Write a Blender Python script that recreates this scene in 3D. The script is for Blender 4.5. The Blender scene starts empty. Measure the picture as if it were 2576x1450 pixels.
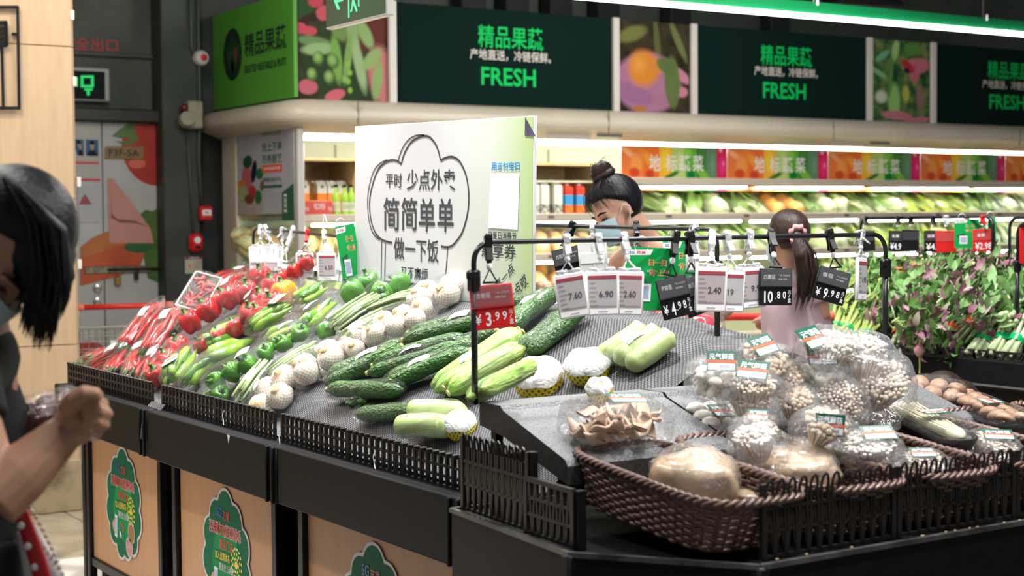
import bpy, bmesh, math, random
from mathutils import Vector as V, Matrix as Mx, noise
random.seed(7)
SC=bpy.context.scene; COL=SC.collection
# ---------------- camera ----------------
TH=math.radians(32.4);PT=math.radians(2.44);RO=.0074;FPX=3970.
_F=V((math.sin(TH),math.cos(TH),0));_R=V((math.cos(TH),-math.sin(TH),0));_Z=V((0,0,1))
FW=_F*math.cos(PT)-_Z*math.sin(PT);_u=_Z*math.cos(PT)+_F*math.sin(PT)
RI=_R*math.cos(RO)-_u*math.sin(RO);UP=_u*math.cos(RO)+_R*math.sin(RO)
CP=V((0,0,1.5))
cd=bpy.data.cameras.new('camera');cam=bpy.data.objects.new('camera',cd);COL.objects.link(cam)
cam.matrix_world=Mx((( RI.x,UP.x,-FW.x,0),(RI.y,UP.y,-FW.y,0),(RI.z,UP.z,-FW.z,1.5),(0,0,0,1)))
cd.sensor_width=36;cd.lens=36*FPX/2576;cd.clip_end=100;cd.clip_start=.05
cd.dof.use_dof=True;cd.dof.focus_distance=4.6;cd.dof.aperture_fstop=4.2
SC.camera=cam
# ---------------- light and exposure ----------------
SC.view_settings.view_transform='Standard';SC.view_settings.look='None';SC.view_settings.exposure=.42;SC.view_settings.gamma=1
SC.cycles.transparent_max_bounces=24;SC.cycles.max_bounces=7;SC.cycles.use_denoising=True
SC.cycles.sample_clamp_indirect=8
w=bpy.data.worlds.new('world');SC.world=w;w.use_nodes=True
w.node_tree.nodes['Background'].inputs[0].default_value=(.95,.97,1,1);w.node_tree.nodes['Background'].inputs[1].default_value=.13
def lamp(kind,loc,aim,power,size,color=(1,1,1),size_y=None,spot=None,blend=.5,name='fill_light'):
    l=bpy.data.lights.new(name,kind);o=bpy.data.objects.new(name,l);COL.objects.link(o);o.location=loc
    o.rotation_euler=(V(aim)-V(loc)).to_track_quat('-Z','Y').to_euler();l.energy=power;l.color=color
    if kind=='AREA':
        l.size=size
        if size_y:l.shape='RECTANGLE';l.size_y=size_y
    else:l.shadow_soft_size=size
    if spot:l.spot_size=math.radians(spot);l.spot_blend=blend
    return o
# track spots over the produce island
for (x,y) in ((2.3,3.8),(2.3,4.7),(2.3,5.6)):
    lamp('SPOT',(x,y,3.6),(2.3,y+.1,1.0),340,.06,(1,.99,.97),spot=64,blend=.7,name='track_spot')
lamp('SPOT',(2.2,6.8,3.5),(2.3,5.6,1),150,.06,(1,.99,.97),spot=64,blend=.8,name='track_spot')
lamp('SPOT',(2.5,2.2,3.6),(2.6,2.8,1.0),260,.08,(1,.98,.97),spot=56,blend=.9,name='track_spot')
lamp('SPOT',(4.3,4.2,3.6),(5.6,4.8,.9),260,.1,(1,.98,.94),spot=75,blend=.8,name='track_spot')
lamp('SPOT',(1.2,6.6,3.6),(2.0,8.2,1.3),70,.2,(1,.86,.68),spot=80,blend=.9,name='track_spot')
lamp('AREA',(.7,4.6,3.5),(.7,4.6,0),58,.12,(1,.98,.95),size_y=5)  # slim overhead strips, added out of view for fill and streak highlights
lamp('AREA',(3.9,4.4,3.5),(3.9,4.4,0),100,.12,(1,.98,.95),size_y=5)
lamp('AREA',(2.6,1.5,3.4),(2.6,1.5,0),60,3.2,(1,.98,.95),size_y=.12)
lamp('AREA',(1.2,7.2,3.6),(1.2,7.2,0),34,2.5,(1,.93,.82),size_y=.15)
lamp('AREA',(2.9,8.0,3.7),(3.6,9.8,1.6),17,.15,(1,.95,.86),size_y=1.6)  # unseen lamp added to brighten the case end and its green sign
lamp('AREA',(6.5,6.8,3.9),(6.8,9.2,1.8),130,1.0,(1,.97,.92),size_y=6)
# ---------------- helpers ----------------
def ray(u,v): return FW+RI*((u-1288)/FPX)+UP*((725-v)/FPX)
def on(u,v,X=None,Y=None,Zz=None,d=None):
    r=ray(u,v)
    t=X/r.x if X is not None else Y/r.y if Y is not None else (Zz-1.5)/r.z if Zz is not None else d
    return CP+r*t
def I(): return Mx.Identity(4)
def TR(x,y,z): return Mx.Translation((x,y,z))
def RZ(a): return Mx.Rotation(a,4,'Z')
def RX(a): return Mx.Rotation(a,4,'X')
def RY(a): return Mx.Rotation(a,4,'Y')
def basis(o,x,y,z): # columns
    return Mx(((x.x,y.x,z.x,o.x),(x.y,y.y,z.y,o.y),(x.z,y.z,z.z,o.z),(0,0,0,1)))
def lookx(a,b,upv=V((0,0,1))): # frame at midpoint, x along a->b, z close to upv
    x=(b-a).normalized();y=upv.cross(x).normalized();z=x.cross(y);return basis((a+b)/2,x,y,z)
class MB:
    def __init__(s): s.v=[];s.f=[];s.m=[];s.uv={}
    def add(s,vf,mi=0,T=None):
        n=len(s.v);vs,fs=vf
        s.v.extend([tuple(T@V(p)) for p in vs] if T is not None else vs)
        s.f.extend([tuple(i+n for i in f) for f in fs]);s.m.extend([mi]*len(fs));return s
def box(sx,sy,sz,c=(0,0,0),b=0):
    x,y,z=sx/2,sy/2,sz/2;cx,cy,cz=c
    if not b:
        vs=[(cx+i*x,cy+j*y,cz+k*z) for k in(-1,1) for j in(-1,1) for i in(-1,1)]
        return vs,[(0,2,3,1),(4,5,7,6),(0,1,5,4),(2,6,7,3),(0,4,6,2),(1,3,7,5)]
    b=min(b,x*.98,y*.98,z*.98)
    vs=[];idx={}
    for a in range(3):
        for k in(-1,1):
            for j in(-1,1):
                for i in(-1,1):
                    d=[x-b,y-b,z-b];d[a]+=b
                    idx[(a,i,j,k)]=len(vs);vs.append((cx+i*d[0],cy+j*d[1],cz+k*d[2]))
    q=lambda *t:tuple(idx[i] for i in t)
    f=[]
    for s in(-1,1):
        f.append(q((0,s,-1,-1),(0,s,1,-1),(0,s,1,1),(0,s,-1,1))[::1 if s>0 else -1])
        f.append(q((1,-1,s,-1),(1,1,s,-1),(1,1,s,1),(1,-1,s,1))[::-1 if s>0 else 1])
        f.append(q((2,-1,-1,s),(2,1,-1,s),(2,1,1,s),(2,-1,1,s))[::1 if s>0 else -1])
    for j in(-1,1):
        for k in(-1,1): f.append(q((1,-1,j,k),(1,1,j,k),(2,1,j,k),(2,-1,j,k))[::1 if j*k>0 else -1][::-1])
    for i in(-1,1):
        for k in(-1,1): f.append(q((0,i,-1,k),(0,i,1,k),(2,i,1,k),(2,i,-1,k))[::1 if i*k>0 else -1])
    for i in(-1,1):
        for j in(-1,1): f.append(q((0,i,j,-1),(0,i,j,1),(1,i,j,1),(1,i,j,-1))[::1 if i*j>0 else -1][::-1])
    for i in(-1,1):
        for j in(-1,1):
            for k in(-1,1): f.append(q((0,i,j,k),(1,i,j,k),(2,i,j,k))[::1 if i*j*k>0 else -1])
    return vs,f
def bar(a,b,w,h=None):
    a=V(a);b=V(b);h=h or w;L=(b-a).length;T=lookx(a,b) if abs((b-a).normalized().z)<.99 else lookx(a,b,V((0,1,0)))
    vs,f=box(L,w,h);return [tuple(T@V(p)) for p in vs],f
def tube(pts,r,n=8,cap=True,ry=None,side=None):
    pts=[V(p) for p in pts];N=len(pts);vs=[];fs=[];prev=side
    for i,p in enumerate(pts):
        t=(pts[min(i+1,N-1)]-pts[max(i-1,0)]).normalized()
        if prev is None: a=V((0,0,1)) if abs(t.z)<.9 else V((1,0,0));x=a.cross(t).normalized()
        else: x=(prev-t*prev.dot(t)).normalized()
        prev=x;y=t.cross(x);rr=r[i] if isinstance(r,(list,tuple)) else r
        for k in range(n):
            a=2*math.pi*k/n;q=p+x*(rr*math.cos(a))+y*((rr if ry is None else rr*ry)*math.sin(a));vs.append(tuple(q))
    for i in range(N-1):
        for k in range(n): fs.append((i*n+k,i*n+(k+1)%n,(i+1)*n+(k+1)%n,(i+1)*n+k))
    if cap: fs.append(tuple(range(n))[::-1]);fs.append(tuple((N-1)*n+k for k in range(n)))
    return vs,fs
def lathe(prof,n=16,fn=None,cap=True):
    vs=[];fs=[];N=len(prof)
    for i,(r,z) in enumerate(prof):
        for k in range(n):
            a=2*math.pi*k/n;rr,zz=(r,z) if fn is None else fn(r,z,a)
            vs.append((rr*math.cos(a),rr*math.sin(a),zz))
    for i in range(N-1):
        for k in range(n): fs.append((i*n+k,i*n+(k+1)%n,(i+1)*n+(k+1)%n,(i+1)*n+k))
    if cap: fs.append(tuple(range(n))[::-1]);fs.append(tuple((N-1)*n+k for k in range(n)))
    return vs,fs
def ball(rx,ry=None,rz=None,c=(0,0,0),nu=12,nv=8,e=1,jit=0,seed=0):
    ry=ry or rx;rz=rz or rx;vs=[];fs=[]
    sg=lambda x:(abs(x)**e)*(1 if x>=0 else -1)
    for j in range(nv+1):
        p=math.pi*j/nv-math.pi/2
        for i in range(nu):
            a=2*math.pi*i/nu
            x,y,z=sg(math.cos(p))*sg(math.cos(a)),sg(math.cos(p))*sg(math.sin(a)),sg(math.sin(p))
            if jit:
                k=1+jit*noise.noise(V((x*1.7+seed,y*1.7,z*1.7)));x*=k;y*=k;z*=k
            vs.append((c[0]+rx*x,c[1]+ry*y,c[2]+rz*z))
    for j in range(nv):
        for i in range(nu): fs.append((j*nu+i,j*nu+(i+1)%nu,(j+1)*nu+(i+1)%nu,(j+1)*nu+i))
    return vs,fs
def poly(pts,z0=0,th=0):
    n=len(pts)
    if not th: return [(x,y,z0) for x,y in pts],[tuple(range(n))]
    vs=[(x,y,z0) for x,y in pts]+[(x,y,z0+th) for x,y in pts]
    return vs,[tuple(range(n))[::-1],tuple(range(n,2*n))]+[(i,(i+1)%n,n+(i+1)%n,n+i) for i in range(n)]
def link(o,parent=None,T=None):
    COL.objects.link(o)
    if parent is not None:o.parent=parent
    if T is not None:o.matrix_basis=T
    return o
def mesh(name,mb,mats,smooth=True):
    if isinstance(mb,tuple): mb=MB().add(mb)
    me=bpy.data.meshes.new(name);me.from_pydata(mb.v,[],mb.f);me.validate()
    if not isinstance(mats,(list,tuple)):mats=[mats]
    for m in mats:me.materials.append(m)
    if len(mats)>1 and len(me.polygons)==len(mb.m):me.polygons.foreach_set('material_index',mb.m)
    if smooth:
        me.polygons.foreach_set('use_smooth',[True]*len(me.polygons))
        if smooth!='all':
            try: me.set_sharp_from_angle(angle=math.radians(40))
            except Exception: pass
    me.update();return me
def obj(name,mb,mats,parent=None,T=None,smooth=True,**kw):
    me=mb if isinstance(mb,bpy.types.Mesh) else mesh(name,mb,mats,smooth)
    o=bpy.data.objects.new(name,me);link(o,parent,T)
    for k,x in kw.items():o[k]=x
    return o
def thing(name,label,cat,group=None,T=None):
    o=bpy.data.objects.new(name,None);o.empty_display_size=.05;link(o,None,T);o['label']=label;o['category']=cat
    if group:o['group']=group
    return o
def tag(o,label,cat,group=None):
    o['label']=label;o['category']=cat
    if group:o['group']=group
    return o
def struct(name,mb,mats,T=None,smooth=True):
    o=obj(name,mb,mats,None,T,smooth);o['kind']='structure';return o
def dup(root,T=None,label=None,group=None):
    r=root.copy();COL.objects.link(r)
    if T is not None:r.matrix_basis=T
    if label:r['label']=label
    if group:r['group']=group
    for ch in root.children:
        c=ch.copy();COL.objects.link(c);c.parent=r;c.matrix_basis=ch.matrix_basis
        for g in ch.children:
            d=g.copy();COL.objects.link(d);d.parent=c;d.matrix_basis=g.matrix_basis
    return r
# ---------------- materials ----------------
_mc={}
def mat(name,c,rough=.5,c2=None,ns=20,bump=0,bs=None,metal=0,spec=.5,emit=0,coat=0,stretch=(1,1,1),lo=.35,hi=.65,detail=3,sss=0,trans=0):
    if name in _mc:return _mc[name]
    m=bpy.data.materials.new(name);m.use_nodes=True;nt=m.node_tree;b=nt.nodes['Principled BSDF'];_mc[name]=m
    I_=b.inputs;I_['Base Color'].default_value=(*c,1);I_['Roughness'].default_value=rough;I_['Metallic'].default_value=metal
    I_['Specular IOR Level'].default_value=spec;I_['Coat Weight'].default_value=coat;I_['Coat Roughness'].default_value=.08
    if trans:I_['Transmission Weight'].default_value=trans
    if sss:I_['Subsurface Weight'].default_value=sss;I_['Subsurface Radius'].default_value=(.02,.01,.005)
    if emit:I_['Emission Color'].default_value=(*c,1);I_['Emission Strength'].default_value=emit
    if c2 or bump:
        tc=nt.nodes.new('ShaderNodeTexCoord');mp=nt.nodes.new('ShaderNodeMapping');nt.links.new(tc.outputs['Object'],mp.inputs[0]);mp.inputs['Scale'].default_value=stretch
    if c2:
        n=nt.nodes.new('ShaderNodeTexNoise');n.inputs['Scale'].default_value=ns;n.inputs['Detail'].default_value=detail;nt.links.new(mp.outputs[0],n.inputs[0])
        r=nt.nodes.new('ShaderNodeValToRGB');e=r.color_ramp.elements;e[0].position=lo;e[1].position=hi;e[0].color=(*c,1);e[1].color=(*c2,1)
        nt.links.new(n.outputs[0],r.inputs[0]);nt.links.new(r.outputs[0],I_['Base Color'])
        if emit:nt.links.new(r.outputs[0],I_['Emission Color'])
    if bump:
        n=nt.nodes.new('ShaderNodeTexNoise');n.inputs['Scale'].default_value=bs or ns;n.inputs['Detail'].default_value=2;nt.links.new(mp.outputs[0],n.inputs[0])
        bp=nt.nodes.new('ShaderNodeBump');bp.inputs['Strength'].default_value=bump;bp.inputs['Distance'].default_value=.01;nt.links.new(n.outputs[0],bp.inputs['Height']);nt.links.new(bp.outputs[0],I_['Normal'])
    return m
def film_mat(name,haze=.06,gl=.10,rough=.08,bs=45,tint=(1,1,1),bump=.9):
    m=bpy.data.materials.new(name);m.use_nodes=True;nt=m.node_tree;nt.nodes.clear();N=nt.nodes.new;L=nt.links.new
    out=N('ShaderNodeOutputMaterial');t=N('ShaderNodeBsdfTransparent');g=N('ShaderNodeBsdfGlossy');d=N('ShaderNodeBsdfDiffuse');m1=N('ShaderNodeMixShader');m2=N('ShaderNodeMixShader')
    t.inputs[0].default_value=(*tint,1);g.inputs['Roughness'].default_value=rough;d.inputs[0].default_value=(.9,.92,.95,1)
    tc=N('ShaderNodeTexCoord');n=N('ShaderNodeTexNoise');n.inputs['Scale'].default_value=bs;n.inputs['Detail'].default_value=3;n.inputs['Distortion'].default_value=.8
    bp=N('ShaderNodeBump');bp.inputs['Strength'].default_value=bump;bp.inputs['Distance'].default_value=.012
    L(tc.outputs['Object'],n.inputs[0]);L(n.outputs[0],bp.inputs['Height'])
    for s in(g,d):L(bp.outputs[0],s.inputs['Normal'])
    lw=N('ShaderNodeLayerWeight');lw.inputs[0].default_value=.35;ma=N('ShaderNodeMath');ma.operation='MULTIPLY_ADD';ma.inputs[1].default_value=.38;ma.inputs[2].default_value=gl
    L(bp.outputs[0],lw.inputs['Normal']);L(lw.outputs['Fresnel'],ma.inputs[0]);ma.use_clamp=True
    L(ma.outputs[0],m2.inputs[0]);m1.inputs[0].default_value=haze
    L(t.outputs[0],m1.inputs[1]);L(d.outputs[0],m1.inputs[2]);L(m1.outputs[0],m2.inputs[1]);L(g.outputs[0],m2.inputs[2]);L(m2.outputs[0],out.inputs[0])
    return m
FILM=film_mat('cling_film',.012,.025,.06,70)
BAGF=film_mat('plastic_bag_film',.07,.05,.08,60,bump=1.0)
CLEAR=film_mat('clear_plastic',.03,.04,.08,10,bump=.1)
GLASS=film_mat('end_glass',.10,.03,.02,2,tint=(.9,1,.93),bump=0)
def graphic(name,base,blobs,emit=0,rough=.5,grain=.0,nsc=30):
    """flat print: soft-edged ellipses (u,v,ru,rv,angle,color,soft) over a noisy base in UV space"""
    m=bpy.data.materials.new(name);m.use_nodes=True;nt=m.node_tree;N=nt.nodes.new;L=nt.links.new;b=nt.nodes['Principled BSDF'];b.inputs['Roughness'].default_value=max(rough,.65);b.inputs['Specular IOR Level'].default_value=.12
    tc=N('ShaderNodeTexCoord');uv=tc.outputs['UV']
    nz=N('ShaderNodeTexNoise');nz.inputs['Scale'].default_value=nsc;nz.inputs['Detail'].default_value=4;L(uv,nz.inputs[0])
    rp=N('ShaderNodeValToRGB');e=rp.color_ramp.elements;e[0].position=.35;e[1].position=.65;e[0].color=(*base[0],1);e[1].color=(*base[-1],1)
    if len(base)>2:x=rp.color_ramp.elements.new(.5);x.color=(*base[1],1)
    L(nz.outputs[0],rp.inputs[0]);cur=rp.outputs[0]
    for (u,v,ru,rv,an,c,so) in blobs:
        mp=N('ShaderNodeMapping');mp.vector_type='TEXTURE';mp.inputs['Location'].default_value=(u,v,0);mp.inputs['Rotation'].default_value=(0,0,an);mp.inputs['Scale'].default_value=(ru,rv,1);L(uv,mp.inputs[0])
        ln=N('ShaderNodeVectorMath');ln.operation='LENGTH';L(mp.outputs[0],ln.inputs[0])
        mr=N('ShaderNodeMapRange');mr.inputs[1].default_value=1;mr.inputs[2].default_value=1-so;L(ln.outputs['Value'],mr.inputs[0])
        mx=N('ShaderNodeMix');mx.data_type='RGBA';L(mr.outputs[0],mx.inputs['Factor']);L(cur,mx.inputs['A']);mx.inputs['B'].default_value=(*c,1);cur=mx.outputs['Result']
    L(cur,b.inputs['Base Color'])
    if emit:L(cur,b.inputs['Emission Color']);b.inputs['Emission Strength'].default_value=emit
    return m
BLK=mat('black_paint',(.004,.0045,.0055),.5,(.0065,.007,.0085),40,spec=.14)
BLKM=mat('black_frame',(.005,.005,.006),.4,spec=.25)
BLKP=mat('black_plastic',(.008,.008,.009),.3,spec=.35)
WHT=mat('white_plastic',(.82,.82,.84),.35)
PAPER=mat('white_paper_label',(.85,.86,.9),.5)
INK=mat('dark_ink',(.03,.035,.045),.6)
RED=mat('red_plastic',(.62,.012,.014),.35)
GRNP=mat('green_print',(0,.21,.09),.5)
def quaduv(me):
    """unit UVs on every quad of a flat face list"""
    uvl=me.uv_layers.new(name='UVMap')
    for p in me.polygons:
        for k,li in enumerate(p.loop_indices): uvl.data[li].uv=((0,0),(1,0),(1,1),(0,1))[k%4]
def flat(name,w,h,m,parent=None,T=None,**kw):
    """printed sheet in local XY, centred, facing +Z"""
    me=mesh(name,MB().add(([(-w/2,-h/2,0),(w/2,-h/2,0),(w/2,h/2,0),(-w/2,h/2,0)],[(0,1,2,3)])),m,False);quaduv(me)
    return obj(name,me,m,parent,T,**kw)
_tc={}
def textmesh(s,size=1,bold=0,align='CENTER',sx=1,shear=0):
    k=(s,size,bold,align,sx,shear)
    if k in _tc:return _tc[k]
    cu=bpy.data.curves.new('lettering','FONT');cu.body=s;cu.size=size;cu.align_x=align;cu.align_y='CENTER';cu.offset=min(bold,.02 if s.isascii() else .012)*size;cu.resolution_u=2;cu.shear=shear
    o=bpy.data.objects.new('t',cu);me=bpy.data.meshes.new_from_object(o)
    vs=[(p.co.x*sx,p.co.y,0) for p in me.vertices];fs=[tuple(p.vertices) for p in me.polygons]
    bpy.data.objects.remove(o);bpy.data.curves.remove(cu);bpy.data.meshes.remove(me);_tc[k]=(vs,fs);return _tc[k]
def letters(items,m,parent,T=None,name='lettering',z=.0012):
    """items: (text,x,y,size,bold,sx[,rot]); every line of print is a flat part of its own"""
    o=None
    for it in items:
        s,x,y,size,bold,sx=it[:6];rot=it[6] if len(it)>6 else 0
        o=obj(name,MB().add(textmesh(s,size,bold,'CENTER',sx),0,TR(x,y,z)@RZ(rot)),m,parent,T,smooth=False)
    return o
def fit(txt,x,y,w,h,bold=.02,rot=0):
    """letters item scaled so that the glyph box is w x h"""
    vs,_=textmesh(txt,1,bold);xs=[p[0] for p in vs];ys=[p[1] for p in vs]
    H=max(ys)-min(ys);W=max(xs)-min(xs);s=h/H;sx=w/(W*s);cx=(max(xs)+min(xs))/2*s*sx;cy=(max(ys)+min(ys))/2*s
    return (txt,x-cx*math.cos(rot)+cy*math.sin(rot),y-cx*math.sin(rot)-cy*math.cos(rot),s,bold,sx,rot)
# ================= SETTING =================
TILE=mat('floor_tile',(.30,.25,.17),.35,(.42,.36,.27),6,detail=6)
TILE2=mat('floor_tile_pale',(.62,.60,.54),.3,(.7,.68,.63),5)
GROUT=mat('grout',(.16,.14,.11),.8)
fl=struct('floor',MB().add(box(16,14,.1,(6,5,-.055))),GROUT)
tm=mesh('floor_tile',box(.594,.594,.012,b=.003),TILE);tm2=mesh('floor_tile',box(.594,.594,.012,b=.003),TILE2)
for i in range(-4,14):
    for j in range(8,18):
        x,y=.3+i*.6,j*.6+.1
        if x<5.2 and y>4.3 or x>3.2 and 5<y<9.6:
            obj('floor_tile',tm2 if y<7.2 else tm,None,fl,TR(x,y,-.006+random.uniform(-.0006,.0006)))
CEIL=mat('black_ceiling',(.006,.006,.008),.8)
struct('ceiling',box(16,14,.1,(6,5,4.55)),CEIL)
WALLM=mat('grey_green_wall',(.052,.062,.056),.7,(.075,.085,.075),3,detail=5)
WALLD=mat('dark_wall',(.018,.023,.024),.6,(.035,.042,.042),4,detail=5)
YW=10.62
wb=struct('wall_back',box(16,.1,4.5,(6,YW+.06,2.25)),WALLM)
PANP=on(440,280,Y=YW).x; PANQ=on(556,280,Y=YW).x
# dark column to the right of the door
cx0=on(408,500,Y=YW-.16).x; cx1=on(500,500,Y=YW-.16).x; cx2=on(600,500,Y=YW-.10).x
struct('trim_1',MB().add(box(cx1-cx0,.22,4.5,((cx0+cx1)/2,YW-.08,2.25),b=.01)),mat('column_paint',(.03,.038,.036),.6,(.05,.06,.055),3))
struct('trim_2',MB().add(box(.9,.06,4.5,(cx1+.44,YW-.02,2.25),b=.01)),WALLD)
# raised plaster bands above the door
struct('trim_3',MB().add(box(1.35,.03,.03,(on(330,141,Y=YW).x-.2,YW-.005,on(330,141,Y=YW).z),b=.008)),WALLM)
COND=mat('conduit_grey',(.06,.075,.07),.45)
def pipe(name,pts,r=.012):
    o=struct(name,tube(pts,r,8),COND,smooth='all');return o
def wpt(u,v,dy=-.03): return on(u,v,Y=YW+dy)
pipe('trim_4',[wpt(398,-60),wpt(400,120),wpt(402,180),wpt(404,235),wpt(425,245),wpt(490,250)],.014)
pipe('trim_5',[wpt(478,-60,-.21),wpt(482,120,-.21),wpt(486,130,-.21),wpt(500,165,-.2)],.012)
pipe('trim_6',[wpt(497,-60,-.21),wpt(500,130,-.21),wpt(502,250,-.21),wpt(500,400,-.21),wpt(508,520,-.21)],.012)
pipe('trim_7',[wpt(470,320,-.21),wpt(480,480,-.21),wpt(487,590,-.21)],.008)
# red wall lettering above the exit sign, the part beyond the pillar
g=letters([fit('安全出口',-.045,0,.39,.095,.012)],mat('faded_red_paint',(.38,.03,.02),.6),wb,name='red_lettering',z=.001)
p=wpt(242,112,.009);g.matrix_world=TR(p.x,p.y,p.z)@RX(math.pi/2)
# ---------------- door ----------------
DF=mat('door_frame_dark',(.02,.024,.022),.5)
DX1=on(403,400,Y=YW-.02).x;DX0=DX1-1.24;DZ=on(300,309,Y=YW-.02).z;SEAM=on(258,500,Y=YW-.04).x
dr=thing('door_1','grey double fire door covered with fruit and vegetable graphics','door',T=TR(0,YW,0));dr['kind']='structure';del dr['category']
mb=MB()
mb.add(box(.09,.12,DZ+.09,(DX1+.045,-.06,DZ/2+.04),b=.01)).add(box(.09,.12,DZ+.09,(DX0-.045,-.06,DZ/2+.04),b=.01)).add(box(DX1-DX0,.12,.09,((DX0+DX1)/2,-.06,DZ+.045),b=.01))
obj('door_frame',mb,DF,dr)
DOORM=mat('door_grey',(.40,.42,.43),.4,(.46,.48,.49),3)
for a,b in ((DX0,SEAM-.003),(SEAM+.003,DX1)):
    obj('door_leaf',box(b-a,.04,DZ,((a+b)/2,-.03,DZ/2),b=.004),DOORM,dr)
def wallprint(name,pts,m,parent,dy,z=.0,T=None,th=.0008,**kw):
    """thin printed sheet on a plane Y=const from pixel outline"""
    q=[on(u,v,Y=YW+dy) for u,v in pts];n=len(q)
    vs=[(p.x,p.y-YW,p.z) for p in q];mb=MB();mb.add((vs,[tuple(range(n))]))
    o=obj(name,mb,m,parent,smooth=False,**kw);return o
def ell(cx,cy,rx,ry,a=0,n=28,a0=0,a1=360):
    o=[]
    for k in range(n):
        t=math.radians(a0+(a1-a0)*k/n);x,y=rx*math.cos(t),ry*math.sin(t);o.append((cx+x*math.cos(a)-y*math.sin(a),cy+x*math.sin(a)+y*math.cos(a)))
    return o
def clipx(pts,xm=400,x0=120): return [(min(max(u,x0),xm),max(v,312)) for u,v in pts]
DP=[('tomato',clipx(ell(398,366,92,102)),mat('print_tomato',(.48,.035,.012),.45,(.36,.02,.01),3)),
 ('tomato_shine',ell(345,412,22,12),mat('print_shine',(.62,.14,.09),.5)),
 ('leaf',[(322,312),(302,325),(282,342),(300,347),(328,350),(318,356),(288,356),(322,367),(350,352),(340,330),(338,312)],mat('print_leaf',(.07,.13,.035),.5,(.10,.18,.05),10)),
 ('green_leaf',[(352,540),(366,528),(384,532),(400,520),(400,712),(372,700),(360,640),(352,590)],mat('print_leaf2',(.075,.16,.02),.5,(.05,.11,.02),10)),
 ('mango',[(202,622),(230,600),(262,585),(300,578),(352,560),(368,600),(362,640),(330,672),(280,700),(202,720)],mat('print_orange',(.45,.16,.03),.5,(.42,.07,.015),4)),
 ('persimmon',[(202,650),(260,632),(300,618),(340,612),(364,640),(350,676),(300,694),(250,706),(202,718)],mat('print_red_orange',(.5,.09,.02),.5,(.40,.055,.012),4)),
 ('dark_leaf',ell(348,622,36,15),mat('print_dark_leaf',(.015,.10,.03),.5)),
 ('pink_cloth',[(271,449),(284,449),(300,470),(345,528),(378,575),(387,612),(275,612),(273,530)],mat('print_pink',(.52,.25,.22),.55)),
 ('cloth_fold',[(280,470),(281,538),(296,552),(340,556),(374,572),(340,562),(300,560),(279,548)],mat('print_fold',(.20,.07,.065),.6)),
 ('apple_print',clipx(ell(225,920,55,62)),mat('print_red2',(.4,.03,.02),.5)),
 ('pear_print',clipx([(300,1000),(310,860),(345,800),(398,760),(400,1000)],400),mat('print_olive',(.20,.23,.07),.5,(.14,.17,.05),5)),
]
for i,(nm,pts,m) in enumerate(DP): wallprint('printed_'+nm,pts,m,dr,-.052-.0006*i)
wallprint('door_number_plate',[(265,369),(362,369),(361,400),(264,399)],mat('plate_brass',(.24,.15,.05),.5),dr,-.062)
p=on(312,385,Y=YW-.0635);letters([fit('F3F-5A',0,0,.215,.046,.02)],INK,dr,TR(p.x,p.y-YW,p.z)@RX(math.pi/2),name='plate_lettering',z=0)
wallprint('staff_notice',[(150,312),(249,316),(251,455),(150,452)],mat('notice_paper',(.42,.42,.40),.5),dr,-.056)
for q in ([(195,391),(211,392),(210,351),(180,350)],[(216,392),(248,393),(247,352),(216,351)]):
    o=wallprint('portrait_photo',q,graphic('portrait%d'%q[0][0],((.05,.12,.22),(.06,.15,.28)),[(.5,.0,.42,.38,0,(.02,.02,.03),.1),(.5,.58,.19,.27,0,(.42,.28,.22),.3),(.5,.82,.2,.14,0,(.02,.015,.015),.2)]),dr,-.0575);quaduv(o.data)
wallprint('red_rule',[(150,406),(249,408),(249,413),(150,412)],RED,dr,-.0575)
wallprint('red_rule',[(150,449),(253,450),(253,455),(150,454)],RED,dr,-.0575)
wallprint('warning_card',[(195,468),(246,468),(250,560),(196,560)],mat('warn_card',(.45,.47,.50),.15),dr,-.057)
wallprint('warning_triangle',[(213,487),(232,515),(198,515)],mat('warn_red',(.30,.06,.08),.5),dr,-.058)
HSP=mat('worn_steel',(.16,.14,.10),.35,(.3,.28,.22),30,metal=.8)
def wbox(name,u0,v0,u1,v1,th,m,parent,dy,b=.004):
    a=on(u0,v1,Y=YW+dy);c=on(u1,v0,Y=YW+dy)
    return obj(name,box(c.x-a.x,th,c.z-a.z,((a.x+c.x)/2,a.y-YW-th/2,(a.z+c.z)/2),b=b),m,parent)
wbox('hasp_plate',212,668,380,690,.008,HSP,dr,-.055);wbox('hasp_bolt',270,673,402,682,.02,mat('dark_steel',(.04,.04,.035),.4,metal=.6),dr,-.063,b=.009)
wbox('padlock',288,696,303,718,.02,mat('brass',(.45,.3,.08),.3,metal=.9),dr,-.06);wbox('padlock_shackle',337,684,347,705,.02,mat('dark_steel',(.04,.04,.035),.4),dr,-.06)
for v in (725,758):
    p=on(246,v,Y=YW-.06);obj('door_lock',lathe([(.028,0),(.026,.01),(.012,.014),(.012,.02),(0.001,.021)],20),mat('chrome',(.5,.5,.5),.2,metal=1),dr,TR(p.x,p.y-YW,p.z)@RX(math.pi/2))
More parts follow.
